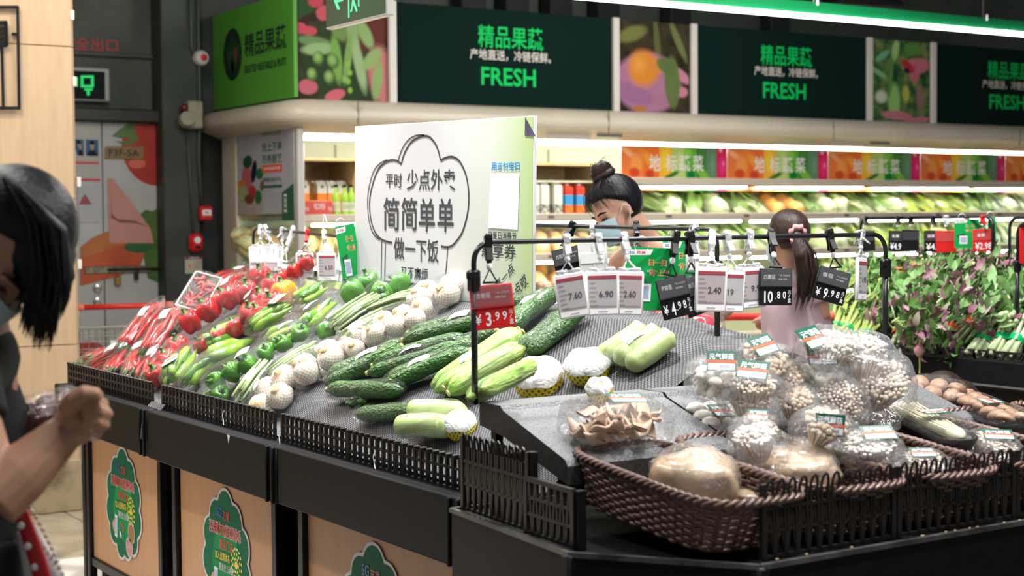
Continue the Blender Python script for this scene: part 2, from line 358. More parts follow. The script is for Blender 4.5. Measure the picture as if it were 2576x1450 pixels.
# exit sign box on wall
t=thing('exit_sign','framed dark exit sign with green symbols above the double door','sign',T=TR(0,YW,0))
wbox('sign_frame',150,174,269,254,.06,mat('sign_frame',(.34,.36,.35),.4),t,-.01,b=.01)
wbox('sign_face',150,181,263,247,.006,mat('sign_black',(.004,.008,.008),.08),t,-.07,b=.001)
mb=MB()
def pxrect(mb,u0,v0,u1,v1,dy): 
    q=[on(u,v,Y=YW+dy) for u,v in((u0,v1),(u1,v1),(u1,v0),(u0,v0))];mb.add(([(p.x,p.y-YW,p.z) for p in q],[(0,1,2,3)]))
for r in ((203,190,236,196),(203,214,236,220),(203,196,210,214),(229,196,236,214),(212,222,233,228),(218,228,226,240),(190,194,196,218)): pxrect(mb,*r,-.078)
obj('green_symbol',mb,mat('glow_green',(.0,.55,.12),.5,emit=.5),t,smooth=False)
# round sounder, emergency lamp, call points
def wallthing(name,label,cat,u,v,dy): 
    p=on(u,v,Y=YW+dy);return thing(name,label,cat,T=TR(p.x,p.y,p.z)@RX(math.pi/2))
t=wallthing('alarm_sounder','round white alarm sounder with red centre on the dark wall','alarm',503,147,-.2)
obj('sounder_body',lathe([(.055,-.0),(.055,.03),(.045,.05),(.02,.056),(.001,.057)],28),mat('sounder_white',(.55,.52,.5),.4),t);obj('red_lens',ball(.024,.024,.016,(.008,.002,.054)),RED,t)
t=wallthing('emergency_lamp','beige emergency lamp box with a red-topped lamp beside the door','lamp',476,290,-.2)
BEI=mat('aged_beige',(.36,.35,.27),.5,(.28,.27,.2),8)
obj('lamp_box',box(.105,.19,.1,(.02,0,.03),b=.01),BEI,t);obj('lamp_head',lathe([(.045,0),(.055,.03),(.05,.07),(.001,.072)],20),BEI,t,TR(-.055,-.05,.05)@RX(-.3));obj('red_lens',ball(.03,.03,.03),mat('dark_red_lens',(.12,.015,.015),.3),t,TR(-.055,.045,.05))
t=wallthing('fire_alarm_box','red fire alarm box with a white label, upper of two','alarm',512,537,-.2)
obj('alarm_body',box(.095,.10,.05,(0,0,.03),b=.01),RED,t);obj('white_label',box(.065,.04,.004,(.003,.005,.056),b=.001),PAPER,t)
letters([fit('消防',0,0,.035,.016,.01)],RED,t,TR(.003,.005,.0585))
t=wallthing('fire_call_point','red rounded fire call point with a white disc, lower of two','alarm',489,611,-.2)
obj('call_point_body',box(.105,.125,.05,(0,0,.03),b=.022),RED,t);obj('white_disc',lathe([(.024,0),(.022,.005),(.001,.006)],24),PAPER,t,TR(.002,.018,.054));obj('black_slot',ball(.022,.012,.004,(.002,-.03,.055)),BLKM,t)
t=wallthing('safety_notice','small cream safety notice card with maroon heading on dark wall','notice',487,667,-.2)
obj('card',box(.125,.12,.004,(0,0,0),b=.001),mat('cream_card',(.48,.45,.38),.5),t);obj('heading_strip',box(.12,.02,.002,(0,.05,.003)),mat('maroon_print',(.13,.02,.03),.5),t)
letters([fit('火警电话',0,.05,.08,.012,.01)],PAPER,t,TR(0,0,.0035));obj('orange_mark',ball(.008,.02,.001,(-.03,-.01,.0025)),mat('print_orange2',(.6,.22,.06),.5),t)
letters([('一二三四五',.028,.02,.012,.01,1),('五六七八九',.028,.0,.012,.01,1),('三四五六七',.028,-.02,.012,.01,1)],mat('grey_ink',(.15,.14,.13),.6),t,TR(0,0,.0025))
# ---------------- wood clad pillar at left ----------------
WOODL=mat('pale_wood_veneer',(.53,.375,.235),.5,(.60,.44,.285),9,stretch=(6,6,.5),detail=5,lo=.3,hi=.7)
YP=8.17;XR=on(205,1284,Zz=0).x
pl=struct('wall_left',box(3.2,.9,4.5,(XR-1.61,YP+.47,2.25)),mat('pillar_core',(.30,.22,.14),.7))
zs=[0.10,on(60,873,Y=YP).z,on(60,502,Y=YP).z,on(60,112,Y=YP).z,3.6,4.45]
for a,b in zip(zs,zs[1:]):
    for x0 in (XR-1.2,XR-2.4,XR-3.2):
        w_=1.196 if x0>XR-3 else .79
        obj('wood_panel',box(w_,.02,b-a-.004,(x0+w_/2,YP,(a+b)/2),b=.002),WOODL,pl)
    obj('wood_panel',box(.02,.9,b-a-.004,(XR+.005,YP+.47,(a+b)/2),b=.002),WOODL,pl)
obj('chipped_plinth',box(3.2,.03,.27,(XR-1.6,YP-.012,.135),b=.006),mat('worn_plinth',(.40,.32,.2),.6,(.16,.11,.06),7,detail=8,lo=.45,hi=.7,bump=.3),pl)
for (u,v) in ((180,38),(186,205),(197,458),(199,665)):
    p=on(u,v,Y=YP-.012);obj('paint_chip',box(.02,.006,.05,b=.002),mat('chip_white',(.75,.72,.66),.6),pl,TR(p.x+.004,p.y,p.z))
# black metal wall art frame on the pillar
t=thing('wall_frame','black metal lattice frame hung on the wood clad pillar','decoration',T=TR(0,YP-.03,0))
def pv(u,v): 
    p=on(u,v,Y=YP-.03);return V((p.x,0,p.z))
mb=MB()
for a,b in (((-60,18),(44,18)),((44,15),(48,276)),((48,272),(-60,272)),((30,86),(47,87)),((4,110),(8,272)),((-60,12),(-60,272))): mb.add(bar(pv(*a),pv(*b),.012,.016))
obj('frame_bars',mb,BLKM,t);mb=MB()
mb.add(bar(pv(-40,58),pv(17,57),.012,.02)).add(bar(pv(15,55),pv(17,116),.012,.02)).add(bar(pv(-40,113),pv(17,114),.012,.02))
for v in (72,84,96,106): mb.add(bar(pv(-40,v),pv(12,v),.01,.014))
obj('lattice_plaque',mb,BLKM,t)
# ================= REFRIGERATED CASE =================
FY=9.198;FX=4.249;FE=13.6
CRM=mat('cream_enamel',(.56,.50,.40),.35,(.60,.54,.44),3)
CRMW=mat('case_interior',(.62,.63,.46),.5,(.66,.67,.52),2)
TUBE=mat('light_tube',(1,.98,.86),.5,emit=30)
fr=thing('refrigerated_case','long cream open refrigerated display case of vegetables under dark green signs','display case',T=TR(FX,FY,0))
del fr['category'];fr['category']='display case'
LX=FE-FX
# canopy: rounded profile swept along the front and round the end
prof=[(.10,2.285),(-.02,2.283),(-.10,2.262),(-.155,2.22),(-.17,2.175),(-.155,2.14),(-.12,2.125),(-.10,2.12),(.02,2.075),(.06,2.07),(.10,2.07)]
mb=MB();n=len(prof)
secs=[(None,LX,0)]+[(x,None,None) for x in ()]
rows=[]
rows.append([(LX,y,z) for y,z in prof])
for k in range(7):   # rounded corner
    a=math.radians(90*k/6);rows.append([(.10-( .10-y)*math.sin(a) if True else 0,.10-(.10-y)*math.cos(a),z) for y,z in prof])
rows.append([(y,1.30,z) for y,z in prof]);
for k in (1,2,3):
    a=math.radians(30*k);s_=math.cos(a);rows.append([(.10-(.10-y)*(.25+.75*s_),1.30+.10*math.sin(a),2.19+(z-2.19)*(.35+.65*s_)) for y,z in prof])
vs=[p for r in rows for p in r];fs=[(i*n+j,(i+1)*n+j,(i+1)*n+j+1,i*n+j+1) for i in range(len(rows)-1) for j in range(n-1)]
mb.add((vs,fs));obj('canopy',mb,CRM,fr,smooth='all')
mb=MB();mb.add(box(LX+.02,.95,.03,(LX/2,.62,2.09)));obj('canopy_soffit',mb,CRM,fr)
for x in (.335,2.3,4.45,6.6,8.9): obj('canopy_joint',box(.006,.012,.16,(x,-.165,2.19)),mat('joint_grey',(.25,.22,.18),.6),fr)
for u in (1530,2210):
    p=on(u,340 if u<2000 else 358,Y=FY-.06);obj('control_panel',box(.22,.006,.03,(p.x-FX,-.075,2.105),b=.002),mat('control_grey',(.18,.17,.15),.3),fr)
    obj('label_plate',box(.38,.004,.06,(p.x-FX-.34,-.055,2.10)),mat('label_beige',(.52,.46,.40),.5),fr)
# shell
mb=MB();mb.add(box(LX,.06,2.1,(LX/2,1.05,1.05))).add(box(LX,1.0,.28,(LX/2,.55,.14)));obj('back_panel',mb,CRMW,fr)
mb=MB();mb.add(box(LX,.12,.62,(LX/2,0.02,.33),b=.02));obj('bumper_front',mb,CRM,fr)
obj('corner_post',box(.05,.06,2.1,(.0,.01,1.05),b=.008),mat('post_grey',(.45,.43,.41),.35),fr)
yb=on(600,500,X=FX).y-FY;ye=on(568,500,X=FX).y-FY
obj('rear_post',box(.05,ye-yb,2.1,(.0,(ye+yb)/2,1.05),b=.01),CRM,fr)
obj('rear_post_trim',box(.07,.05,2.1,(.0,yb-.03,1.05),b=.01),mat('cream_light',(.68,.63,.52),.35),fr)
obj('end_base',box(.05,yb,.75,(.0,yb/2,.375)),CRM,fr)
obj('end_glass_panel',box(.008,yb-.05,1.3,(.0,yb/2,1.4)),GLASS,fr)
SZ=[1.785,1.525,1.245,.955]
for i,z in enumerate(SZ):
    x0=2.58 if i==0 else .04
    obj('shelf',box(LX-x0,.85,.02,((LX+x0)/2,.50,z-.005),b=.003),CRMW,fr)
    mb=MB();mb.add(box(LX-x0,.02,.05,((LX+x0)/2,.06,z+.0),b=.006));o=obj('price_rail',mb,mat('rail_cream',(.55,.47,.38),.4,(.60,.53,.44),2),fr)
    x=x0+.1;k=0
    while x<LX-.5 and i>=0:
        w_=1.14;obj('light_tube',tube([(x,.13,z-.045),(x+w_,.13,z-.04)],.009,8),TUBE,fr);x+=1.24
mb=MB();mb.add(tube([(.1,.2,2.052),(LX-.1,.2,2.052)],.016,8));obj('light_tube',mb,TUBE,fr)
for x in (.2,.75,1.3,1.9,2.58,3.8,5.05,6.3,7.5,8.7): obj('back_seam',box(.012,.01,1.9,(x,1.015,1.1)),mat('seam_green',(.36,.38,.26),.5),fr)
# price tickets on rails
TK=mat('ticket_dark',(.12,.10,.09),.5)
for z in SZ[1:]:
    for k in range(9): obj('shelf_ticket',box(.05,.004,.018,(.9+k*.95+.1*(k%3),.048,z)),TK,fr)
# end poster
pz1=on(742,312,X=FX).z;pz0=on(742,538,X=FX).z
t=thing('end_poster','grey shopping poster of vegetables in a pot on fridge end','poster',T=TR(FX-.03,FY+yb/2,(pz0+pz1)/2)@RZ(-math.pi/2)@RX(math.pi/2))
PW=yb-.06;PHt=pz1-pz0
flat('poster_sheet',PW,PHt,graphic('poster_graphic',((.36,.37,.42),(.42,.43,.48)),[
 (.25,.10,.26,.14,0,(.40,.34,.33),.1),(.20,.42,.10,.20,0,(.44,.12,.14),.2),(.22,.62,.09,.08,.3,(.02,.07,.04),.1),(.33,.50,.05,.14,-.2,(.01,.012,.03),.1),(.43,.47,.07,.07,0,(.02,.13,.04),.15),
 (.10,.36,.08,.05,0,(.55,.18,.05),.2),(.14,.24,.09,.12,.1,(.28,.38,.18),.3),(.30,.26,.08,.10,0,(.38,.04,.04),.3),(.24,.18,.10,.07,0,(.18,.05,.03),.3),(.47,.33,.04,.07,-.1,(.16,.12,.02),.2),(.40,.20,.07,.09,0,(.03,.13,.04),.2),(.05,.28,.05,.08,0,(.45,.35,.1),.3)],nsc=3),t)
DG=mat('dark_green_ink',(.01,.10,.05),.6)
letters([fit('新鲜好生活优选',.14*1,.245*1,.30,.035,.004),fit('线上下单',.14,.155,.32,.06,.02),fit('尽秀厨艺',.14,.075,.32,.06,.02),fit('满额送好礼',.14,-.06,.31,.028,.008)],DG,t)
mb=MB().add(box(.32,.05,.001,(.14,.012,.001)));obj('orange_band',mb,mat('orange_ink',(.75,.09,.03),.5),t);letters([fit('全场包邮专享',.14,.012,.27,.022,.008)],PAPER,t,z=.0025)
obj('green_bar',box(.31,.018,.001,(.14,-.105,.001)),DG,t)
obj('green_arrow',poly([(.29,-.33),(PW/2,-.33),(PW/2,-.09),(.29,-.15)],.001),DG,t,smooth=False);letters([fit('回',.345,-.22,.04,.12,.01)],PAPER,t,z=.002)
letters([fit('苏果',-.33,.29,.13,.03,.01)],mat('red_ink',(.6,.03,.04),.5),t)
# ---------------- signs over the case ----------------
Z0,Z1=2.284,2.945
DKG=mat('dark_green_panel',(.003,.016,.0125),.8,spec=.08)
SG=mat('sign_green',(.0,.58,.11),.6,spec=.2);SW=mat('sign_cream_text',(.72,.68,.62),.5);DIV=mat('divider_white',(.66,.62,.58),.4)
def frontT(x,y,z): return TR(x,y,z)@RX(math.pi/2)
WD=['left','middle','right']
for i,(a,b) in enumerate(((4.955,6.71),(7.49,9.23),(10.02,11.80))):
    t=thing('header_sign','dark green header sign with green FRESH lettering, %s of three'%WD[i],'sign','dark header signs',T=frontT((a+b)/2,FY+.03,(Z0+Z1)/2))
    obj('sign_panel',box(b-a,Z1-Z0,.03,(0,0,-.016),b=.002),DKG,t)
    k=(b-a)/1.755
    letters([fit('精品果蔬',.03*k,.145,.53*k,.155,.045),fit('FRESH',.01,-.125,.445*k,.125,.045)],SG,t,name='green_lettering')
    letters([fit('产地直送，冷链保鲜。',.03*k,.02,.66*k,.075,.012)],SW,t,name='cream_lettering')
for x in (4.927,6.74,7.455,9.26,9.99,11.83):
    tag(obj('sign_divider',box(.055,.03,Z1-Z0+.01,(0,0,0),b=.004),DIV,None,TR(x,FY+.01,(Z0+Z1)/2)),'white vertical strip %s'%{4.927:'between the pea pod picture and left FRESH sign',6.74:'right of the left FRESH sign',7.455:'between orange fruit picture and middle FRESH sign',9.26:'right of the middle FRESH sign',9.99:'left of the right FRESH sign',11.83:'right of the right FRESH sign'}[x],'sign strip','white strips between header signs')
PINK=(.55,.16,.22);PG=(.20,.33,.12)
pea=[(.5,.35,.6,.5,0,(.025,.05,.02),.4),(.05,.92,.22,.14,.4,(.03,.08,.03),.3),(.75,.75,.35,.3,.2,(.12,.03,.025),.3),(.2,.95,.10,.07,.2,(.5,.07,.10),.3),(.28,.84,.09,.08,.5,(.52,.10,.12),.2),(.02,.68,.09,.06,0,(.5,.08,.12),.2),(.12,.66,.10,.05,0,(.5,.08,.10),.2),(.1,.12,.12,.08,0,(.5,.12,.16),.2),(.40,.05,.13,.06,.3,(.55,.13,.17),.2),(.95,.25,.20,.35,.2,(.50,.18,.18),.3),
 (.18,.56,.24,.06,-.1,(.14,.25,.10),.35),(.22,.49,.22,.07,.1,(.28,.42,.20),.35),(.45,.70,.10,.16,.6,(.16,.26,.08),.35),(.60,.72,.08,.40,.12,(.25,.38,.16),.35),(.55,.42,.05,.30,-.15,(.20,.35,.10),.35),(.75,.66,.08,.18,.5,(.26,.40,.16),.35),(.68,.35,.07,.32,.22,(.30,.44,.22),.4),(.82,.42,.17,.08,.8,(.27,.40,.15),.35),(.88,.22,.07,.24,-.12,(.25,.38,.14),.35),(.42,.40,.07,.28,.12,(.18,.36,.08),.35)]
pea+=[(x,y,r,r*1.1,a,(.05,.12,.03),.35) for x,y,r,a in ((.22,.40,.075,0),(.38,.38,.08,.3),(.15,.24,.07,0),(.34,.22,.075,0),(.52,.20,.06,0))]+[(x-.008,y+.012,r*.85,r*.95,a,(.26,.42,.12),.7) for x,y,r,a in ((.22,.40,.075,0),(.38,.38,.08,.3),(.15,.24,.07,0),(.34,.22,.075,0),(.52,.20,.06,0))]+[(.55+.02*(k%2),.36-.085*k,.036,.040,0,(.24,.46,.07),.6) for k in range(4)]
oran=[(.2,.85,.25,.1,.3,(.16,.17,.05),.4),(.55,.75,.05,.4,.1,(.10,.11,.04),.4),(.85,.8,.06,.3,.5,(.14,.16,.06),.4),(.42,.32,.50,.36,.0,(.36,.16,.26),.15),(.2,.20,.35,.12,-.2,(.30,.13,.25),.3),(.62,.52,.22,.08,-.3,(.48,.22,.28),.4),(.9,.42,.16,.07,-.6,(.48,.20,.28),.35),(.9,.24,.10,.07,0,(.50,.20,.28),.35),(.75,.2,.12,.06,0,(.4,.16,.24),.3),
 (.36,.48,.26,.24,.0,(.62,.22,.03),.35),(.55,.52,.12,.10,-.5,(.60,.22,.04),.4),(.30,.52,.14,.14,.0,(.72,.30,.06),.9),(.76,.34,.12,.32,.05,(.11,.16,.05),.2),(.68,.52,.17,.10,-.4,(.10,.15,.05),.3),(.30,.04,.12,.04,0,(.4,.15,.04),.4)]
luf=[(.2,.8,.16,.05,.5,(.15,.4,.25),.3),(.12,.6,.18,.04,-.4,(.2,.4,.22),.3),(.42,.88,.07,.16,-.25,(.32,.55,.18),.35),(.40,.25,.12,.26,0,(.26,.5,.14),.35),(.34,.55,.04,.3,-.1,(.10,.25,.06),.3),(.18,.30,.13,.10,0,(.55,.6,.45),.5),(.6,.35,.08,.14,0,(.45,.45,.08),.5),(.85,.3,.1,.2,0,(.25,.15,.12),.5),(.7,.9,.2,.1,0,(.10,.25,.05),.5),
 (.78,.70,.25,.11,.1,(.52,.16,.20),.2),(.74,.60,.10,.14,.2,(.50,.14,.19),.3),(.62,.70,.12,.06,-.6,(.45,.03,.04),.2),(.64,.64,.09,.035,0,(.02,.02,.04),.2),(.70,.66,.05,.05,0,(.5,.03,.04),.2),(.45,.08,.3,.06,-.05,(.50,.17,.20),.2),(.35,.10,.12,.04,.2,(.52,.19,.22),.3),(.85,.04,.35,.035,.05,(.5,.16,.2),.3)]
for nm,lab,a,b,gb,base in (('picture_panel','backlit picture of pea pods held in pink hands',4.262,4.90,pea,((.015,.03,.015),(.05,.02,.02),(.05,.10,.04))),
  ('picture_panel','picture of an orange fruit held in purple hands',6.77,7.425,oran,((.018,.015,.008),(.05,.04,.02))),
  ('picture_panel','picture of pink hands cutting a green gourd from the vine',9.29,9.96,luf,((.02,.05,.03),(.05,.15,.04),(.20,.22,.08))),
  ('picture_panel','dark leafy picture at the right end of the header row',11.86,12.5,oran[:6],((.02,.03,.01),(.08,.08,.04)))):
    t=thing(nm,lab,'picture','header pictures',T=frontT((a+b)/2,FY+.03,(Z0+Z1)/2))
    obj('panel_board',box(b-a,Z1-Z0,.03,(0,0,-.017),b=.002),DKG,t);flat('printed_picture',b-a,Z1-Z0,graphic('picture_%d'%int(a*10),base,gb,nsc=6),t,TR(0,0,.0006))
# green end sign
yg0=.01;yg1=1.36
t=thing('green_end_sign','bright green sign with black Chinese lettering over fridge end','sign',T=TR(FX-.03,FY+(yg0+yg1)/2,(Z0+Z1)/2+.012)@RZ(-math.pi/2)@RX(math.pi/2))
W=yg1-yg0;obj('sign_panel',box(W,Z1-Z0+.005,.03,(0,0,-.016),b=.003),mat('leaf_green_panel',(.07,.30,.025),.45,(.085,.34,.03),1),t)
KG=mat('black_green_ink',(.008,.02,.012),.5)
def sp(u,v): 
    p=on(u,v,X=FX-.01);return (FY+(yg0+yg1)/2-p.y),(p.z-(Z0+Z1)/2)
c=sp(592,142);a=sp(615,142);b=sp(592,75)
obj('round_emblem',poly(ell(c[0],c[1],abs(a[0]-c[0])*1.02,abs(b[1]-c[1])*.98,0,40),.0012),KG,t,smooth=False)
mb=MB()
for k in range(5): mb.add(poly(ell(c[0]+.03*(k-2),c[1]-.02*abs(k-2),.02,.13,.25*(2-k),16),.0018))
obj('emblem_leaf',mb,mat('emblem_green',(.01,.07,.025),.5),t,smooth=False);obj('emblem_tomato',poly(ell(c[0]+.055,c[1],.025,.05),.0024),mat('emblem_red',(.16,.04,.01),.5),t,smooth=False)
q0=sp(622,110);q1=sp(727,95);e0=sp(622,170);e1=sp(727,158)
letters([fit('精品果蔬',(q0[0]+q1[0])/2,(q0[1]+q1[1])/2-.015,(q1[0]-q0[0]),.16,.045),fit('SELECTED VEGETABLES & FRUITS',(e0[0]+e1[0])/2,(e0[1]+e1[1])/2-.015,e1[0]-e0[0],.05,.035)],KG,t)
# ---------------- hanging LED light band ----------------
LY=7.4
a=on(1498,-6,Y=LY);zb=on(2576,91.5,Y=LY).z;zl=on(2576,82,Y=LY).z;zt=on(2576,53,Y=LY).z
x0=on(1300,0,Y=LY).x;x1=on(2750,100,Y=LY).x
t=thing('hanging_light_band','long green hanging light band with white LED strip','lamp',T=TR((x0+x1)/2,LY,(zb+zt)/2))
L_=x1-x0
obj('green_fascia',box(L_,.06,zt-zl,(0,.03,(zt+zl)/2-(zb+zt)/2),b=.003),mat('fascia_green',(.0,.15,.045),.6,spec=.2),t)
obj('led_strip',box(L_,.05,zl-zb,(0,.0,(zb+zl)/2-(zb+zt)/2),b=.003),mat('led_white',(1,1,1),.5,emit=6),t)
for u in (2055,2482):
    p=on(u,30,Y=LY);obj('suspension_wire',tube([(p.x-(x0+x1)/2,.03,(zt-zb)/2-.01),(p.x-(x0+x1)/2,.03,1.6)],.004,6),HSP,t)
    obj('wire_clamp',box(.012,.012,.04,(p.x-(x0+x1)/2,-.005,(zt-zb)/2-.0),b=.002),WHT,t)
for i,(u,v,l) in enumerate(((2170,8,.6),(2120,-12,.9))):
    p=on(u,v,Y=LY+.6);struct('trim_%d'%(8+i),box(l,.2,.05,(p.x,p.y,p.z),b=.01),BLK)
for i,u in enumerate((1180,1290,1400,1520,1700,1950)):
    p=on(u,20,Y=YW-.1);struct('trim_%d'%(10+i),box(.22,.15,1.9,(p.x,p.y,3.6),b=.01),mat('dark_duct',(.012,.014,.017),.6))
# ---------------- hanging exit sign ----------------
p0=on(972,38,d=6.2);
XE=p0.x;ya=p0.y;yb_=on(820,72,X=XE).y;zb=on(905,54,X=XE).z
t=thing('hanging_exit_sign','hanging green exit sign with left arrow at top of view','sign',T=TR(XE,(ya+yb_)/2,zb+.09)@RZ(-math.pi/2)@RX(math.pi/2))
W=yb_-ya;obj('sign_case',box(W,.18,.035,(0,0,-.018),b=.004),mat('sign_case_white',(.72,.70,.68),.35),t)
obj('sign_face',box(W-.012,.168,.002,(0,.003,.001)),mat('exit_green',(.0,.045,.025),.3),t)
EG=mat('exit_glow',(.10,.85,.35),.5,emit=.35)
mb=MB();mb.add(poly([(-.185,.02),(-.155,.06),(-.13,.06),(-.155,.03),(-.10,.03),(-.10,.01),(-.155,.01),(-.13,-.02),(-.155,-.02)],.003))
mb.add(poly([(-.055,-.065),(-.045,-.065),(-.045,.08),(.035,.08),(.035,-.03),(.045,-.03),(.045,.09),(-.055,.09)],.003))
mb.add(poly([(-.02,.06),(.0,.06),(.012,.03),(.025,.025),(.025,.017),(.005,.02),(.0,-.0),(.018,-.03),(.028,-.045),(.018,-.05),(.003,-.03),(-.012,-.012),(-.02,-.04),(-.035,-.045),(-.035,-.037),(-.026,-.032),(-.018,.0)],.003)).add(poly(ell(-.002,.070,.010,.010,0,12),.003))
obj('green_symbol',mb,EG,t,smooth=False);letters([fit('EXIT',.12,.045,.09,.032,.02),fit('安全出口',.12,.085,.1,.02,.01)],EG,t,z=.003)
obj('hanging_rod',tube([(-W/2+.05,.08,-.018),(-W/2+.05,1.6,-.018)],.005,6),HSP,t);obj('hanging_rod',tube([(W/2-.05,.08,-.018),(W/2-.05,1.6,-.018)],.005,6),HSP,t)
# ---------------- fruit strip on the top shelf ----------------
YB=FY+.16
xs=[on(u,400,Y=YB).x for u in (1562,1829,2083,2312,2528)];per=xs[2]-xs[1];zt=on(1800,371,Y=YB).z;zb=1.80
ORD=['leftmost','second','third','fourth','rightmost']
COLS=[((.78,.20,.05),.0,.20),((.80,.16,.03),.20,.35),((.82,.45,.04),.35,.47),((.45,.62,.20),.47,.60),((.12,.42,.05),.60,.70),((.06,.22,.05),.70,.80),((.12,.25,.15),.80,.90),((.60,.02,.10),.90,1.0)]
for i in range(5):
    x0=xs[1]+(i-1)*per if i else xs[0]
    wd=per if i else xs[1]-xs[0]
    if i==4:wd=per*.9
    t=thing('vegetable_banner','%s printed vegetable banner on the top fridge shelf'%ORD[i].capitalize(),'banner','vegetable banners',T=frontT(x0+wd/2,YB,(zt+zb)/2))
    H=zt-zb;obj('banner_board',box(wd-.004,H,.006,(0,0,-.004)),WHT,t)
    bl=[]
    for c,a,b in COLS: bl.append(((a+b)/2,.5,(b-a)/2*1.02,9,0,c,.02))
    bl+=[(.06,.8,.05,.25,.3,(.85,.40,.22),.6),(.14,.45,.07,.40,0,(.85,.33,.08),.5),(.12,.2,.06,.18,0,(.60,.07,.02),.4),(.27,.55,.07,.4,.2,(.88,.35,.05),.6),(.26,.15,.05,.16,0,(.55,.06,.02),.4),(.41,.6,.06,.5,0,(.9,.6,.05),.5),(.46,.12,.04,.25,-.5,(.04,.18,.02),.3),(.55,.5,.05,.4,0,(.6,.72,.3),.6),(.65,.15,.05,.2,0,(.0,.2,.03),.4),(.62,.8,.05,.2,0,(.25,.6,.08),.5),(.76,.2,.05,.5,.2,(.2,.5,.05),.3),(.86,.5,.03,.4,0,(.16,.32,.2),.6),(.955,.45,.045,.40,0,(.78,.03,.20),.4),(.965,.5,.015,.12,0,(.9,.3,.5),.8),(.94,.93,.02,.1,0,(.85,.5,.6),.5)]
    flat('banner_print',wd-.004,H,graphic('veg_banner',((.6,.3,.1),(.5,.4,.1)),bl,nsc=12,rough=.4),t) if i==0 else flat('banner_print',wd-.004,H,bpy.data.materials['veg_banner'],t)
    letters([fit(ch,-wd/2+wd*f,.0,.105,.125,.05) for ch,f in (('地',.31),('标',.46),('蔬',.59),('菜',.715))],mat('banner_white',(.85,.85,.82),.5),t,z=.002)
    mb=MB();cs=[c for c,_,_ in COLS]
    for k,(c,a,b) in enumerate(COLS): mb.add(box((b-a)*wd,.03,.002,((a+b)/2*wd-wd/2,-H/2-.065,.0)),k)
    obj('colour_strip',mb,[mat('strip_%d'%k,c,.5) for k,c in enumerate(cs)],t,smooth=False)
# ================= PRODUCE ISLAND =================
OAK=mat('oak_laminate',(.56,.29,.135),.5,(.50,.255,.12),30,stretch=(1,1,.04),detail=6,lo=.3,hi=.75)
PX=1.92
def sideT(x,y,z): return TR(x,y,z)@RZ(-math.pi/2)@RX(math.pi/2)   # sheet on X=const seen from the camera side
t=island=thing('produce_island','long black produce island with oak panels and green round stickers','display table',T=TR(PX,4.75,0))
OY=-4.75
for i,(a,b,dz,tilt) in enumerate(((5.30,6.36,.002,0),(4.20,5.29,-.001,0),(3.14,4.19,.001,0))):
    obj('fascia_panel',box(.045,b-a,.165,(-.045,(a+b)/2+OY,.768+dz),b=.004),BLK,t)
    for y in (a+.02,a+.06): obj('fascia_rib',box(.012,.012,.165,(-.07,y+OY,.767+dz),b=.003),BLK,t)
obj('fascia_end',box(.06,.03,.17,(-.04,6.375+OY,.768),b=.004),BLK,t)
obj('fascia_end',box(1.4,.03,.165,(.68,6.36+OY,.768),b=.004),BLK,t)
obj('deck',box(1.52,3.25,.02,(.72,4.75+OY,.835)),BLK,t)
obj('rear_fascia',box(.045,3.2,.165,(1.48,4.75+OY,.768),b=.004),BLK,t)
for a,b in ((5.355,6.188),(4.364,5.165),(3.20,4.137)):
    obj('oak_panel',box(.02,b-a,.52,(.012,(a+b)/2+OY,.44),b=.001),OAK,t)
    obj('panel_rail',box(.03,b-a+.02,.035,(.006,(a+b)/2+OY,.163),b=.003),BLKM,t)
    obj('rear_panel',box(.02,b-a,.52,(1.44,(a+b)/2+OY,.44)),OAK,t)
for y in (6.205,6.155,5.335,5.19,4.345,4.155,3.19):
    obj('leg',box(.03,.035,.83,(-.0,y+OY,.415),b=.003),BLKM,t);obj('leg',box(.03,.035,.83,(1.44,y+OY,.415),b=.003),BLKM,t)
obj('inner_panel',box(.02,3.06,.66,(.075,4.72+OY,.49)),BLKM,t)
for y in (5.26,4.25): obj('centre_channel',box(.02,.11,.70,(.05,y+OY,.42),b=.003),BLKM,t)
obj('foot_beam',box(.05,.10,.16,(.06,6.1+OY,.08),b=.003),BLKM,t)
# stickers
STG=mat('sticker_green',(.0,.135,.06),.6,spec=.15);STL=mat('sticker_mid_green',(.0,.25,.07),.6,spec=.15);STW=mat('sticker_white',(.62,.60,.62),.4);STR=mat('sticker_red',(.62,.03,.03),.4);STY=mat('sticker_yellow',(.80,.62,.03),.4);STB=mat('sticker_blue',(.02,.12,.45),.4)
def scallop(rx,ry,off=0,n=9):
    o=[]
    cs=[(0,.152,.062),(-.075,.118,.055),(.075,.118,.058),(-.128,.055,.055),(.128,.05,.060),(-.135,-.035,.058),(.137,-.04,.058),(-.105,-.105,.052),(.098,-.112,.055),(-.03,-.15,.05),(.04,-.148,.045)]
    for k in range(120):
        a=2*math.pi*k/120;dx,dy=math.cos(a),math.sin(a);best=.1
        for cx,cy,r in cs:
            r+=off;bq=cx*dx+cy*dy;cq=cx*cx+cy*cy-r*r;D=bq*bq-cq
            if D>0:best=max(best,bq+math.sqrt(D))
        o.append((best*dx,best*dy))
    return o
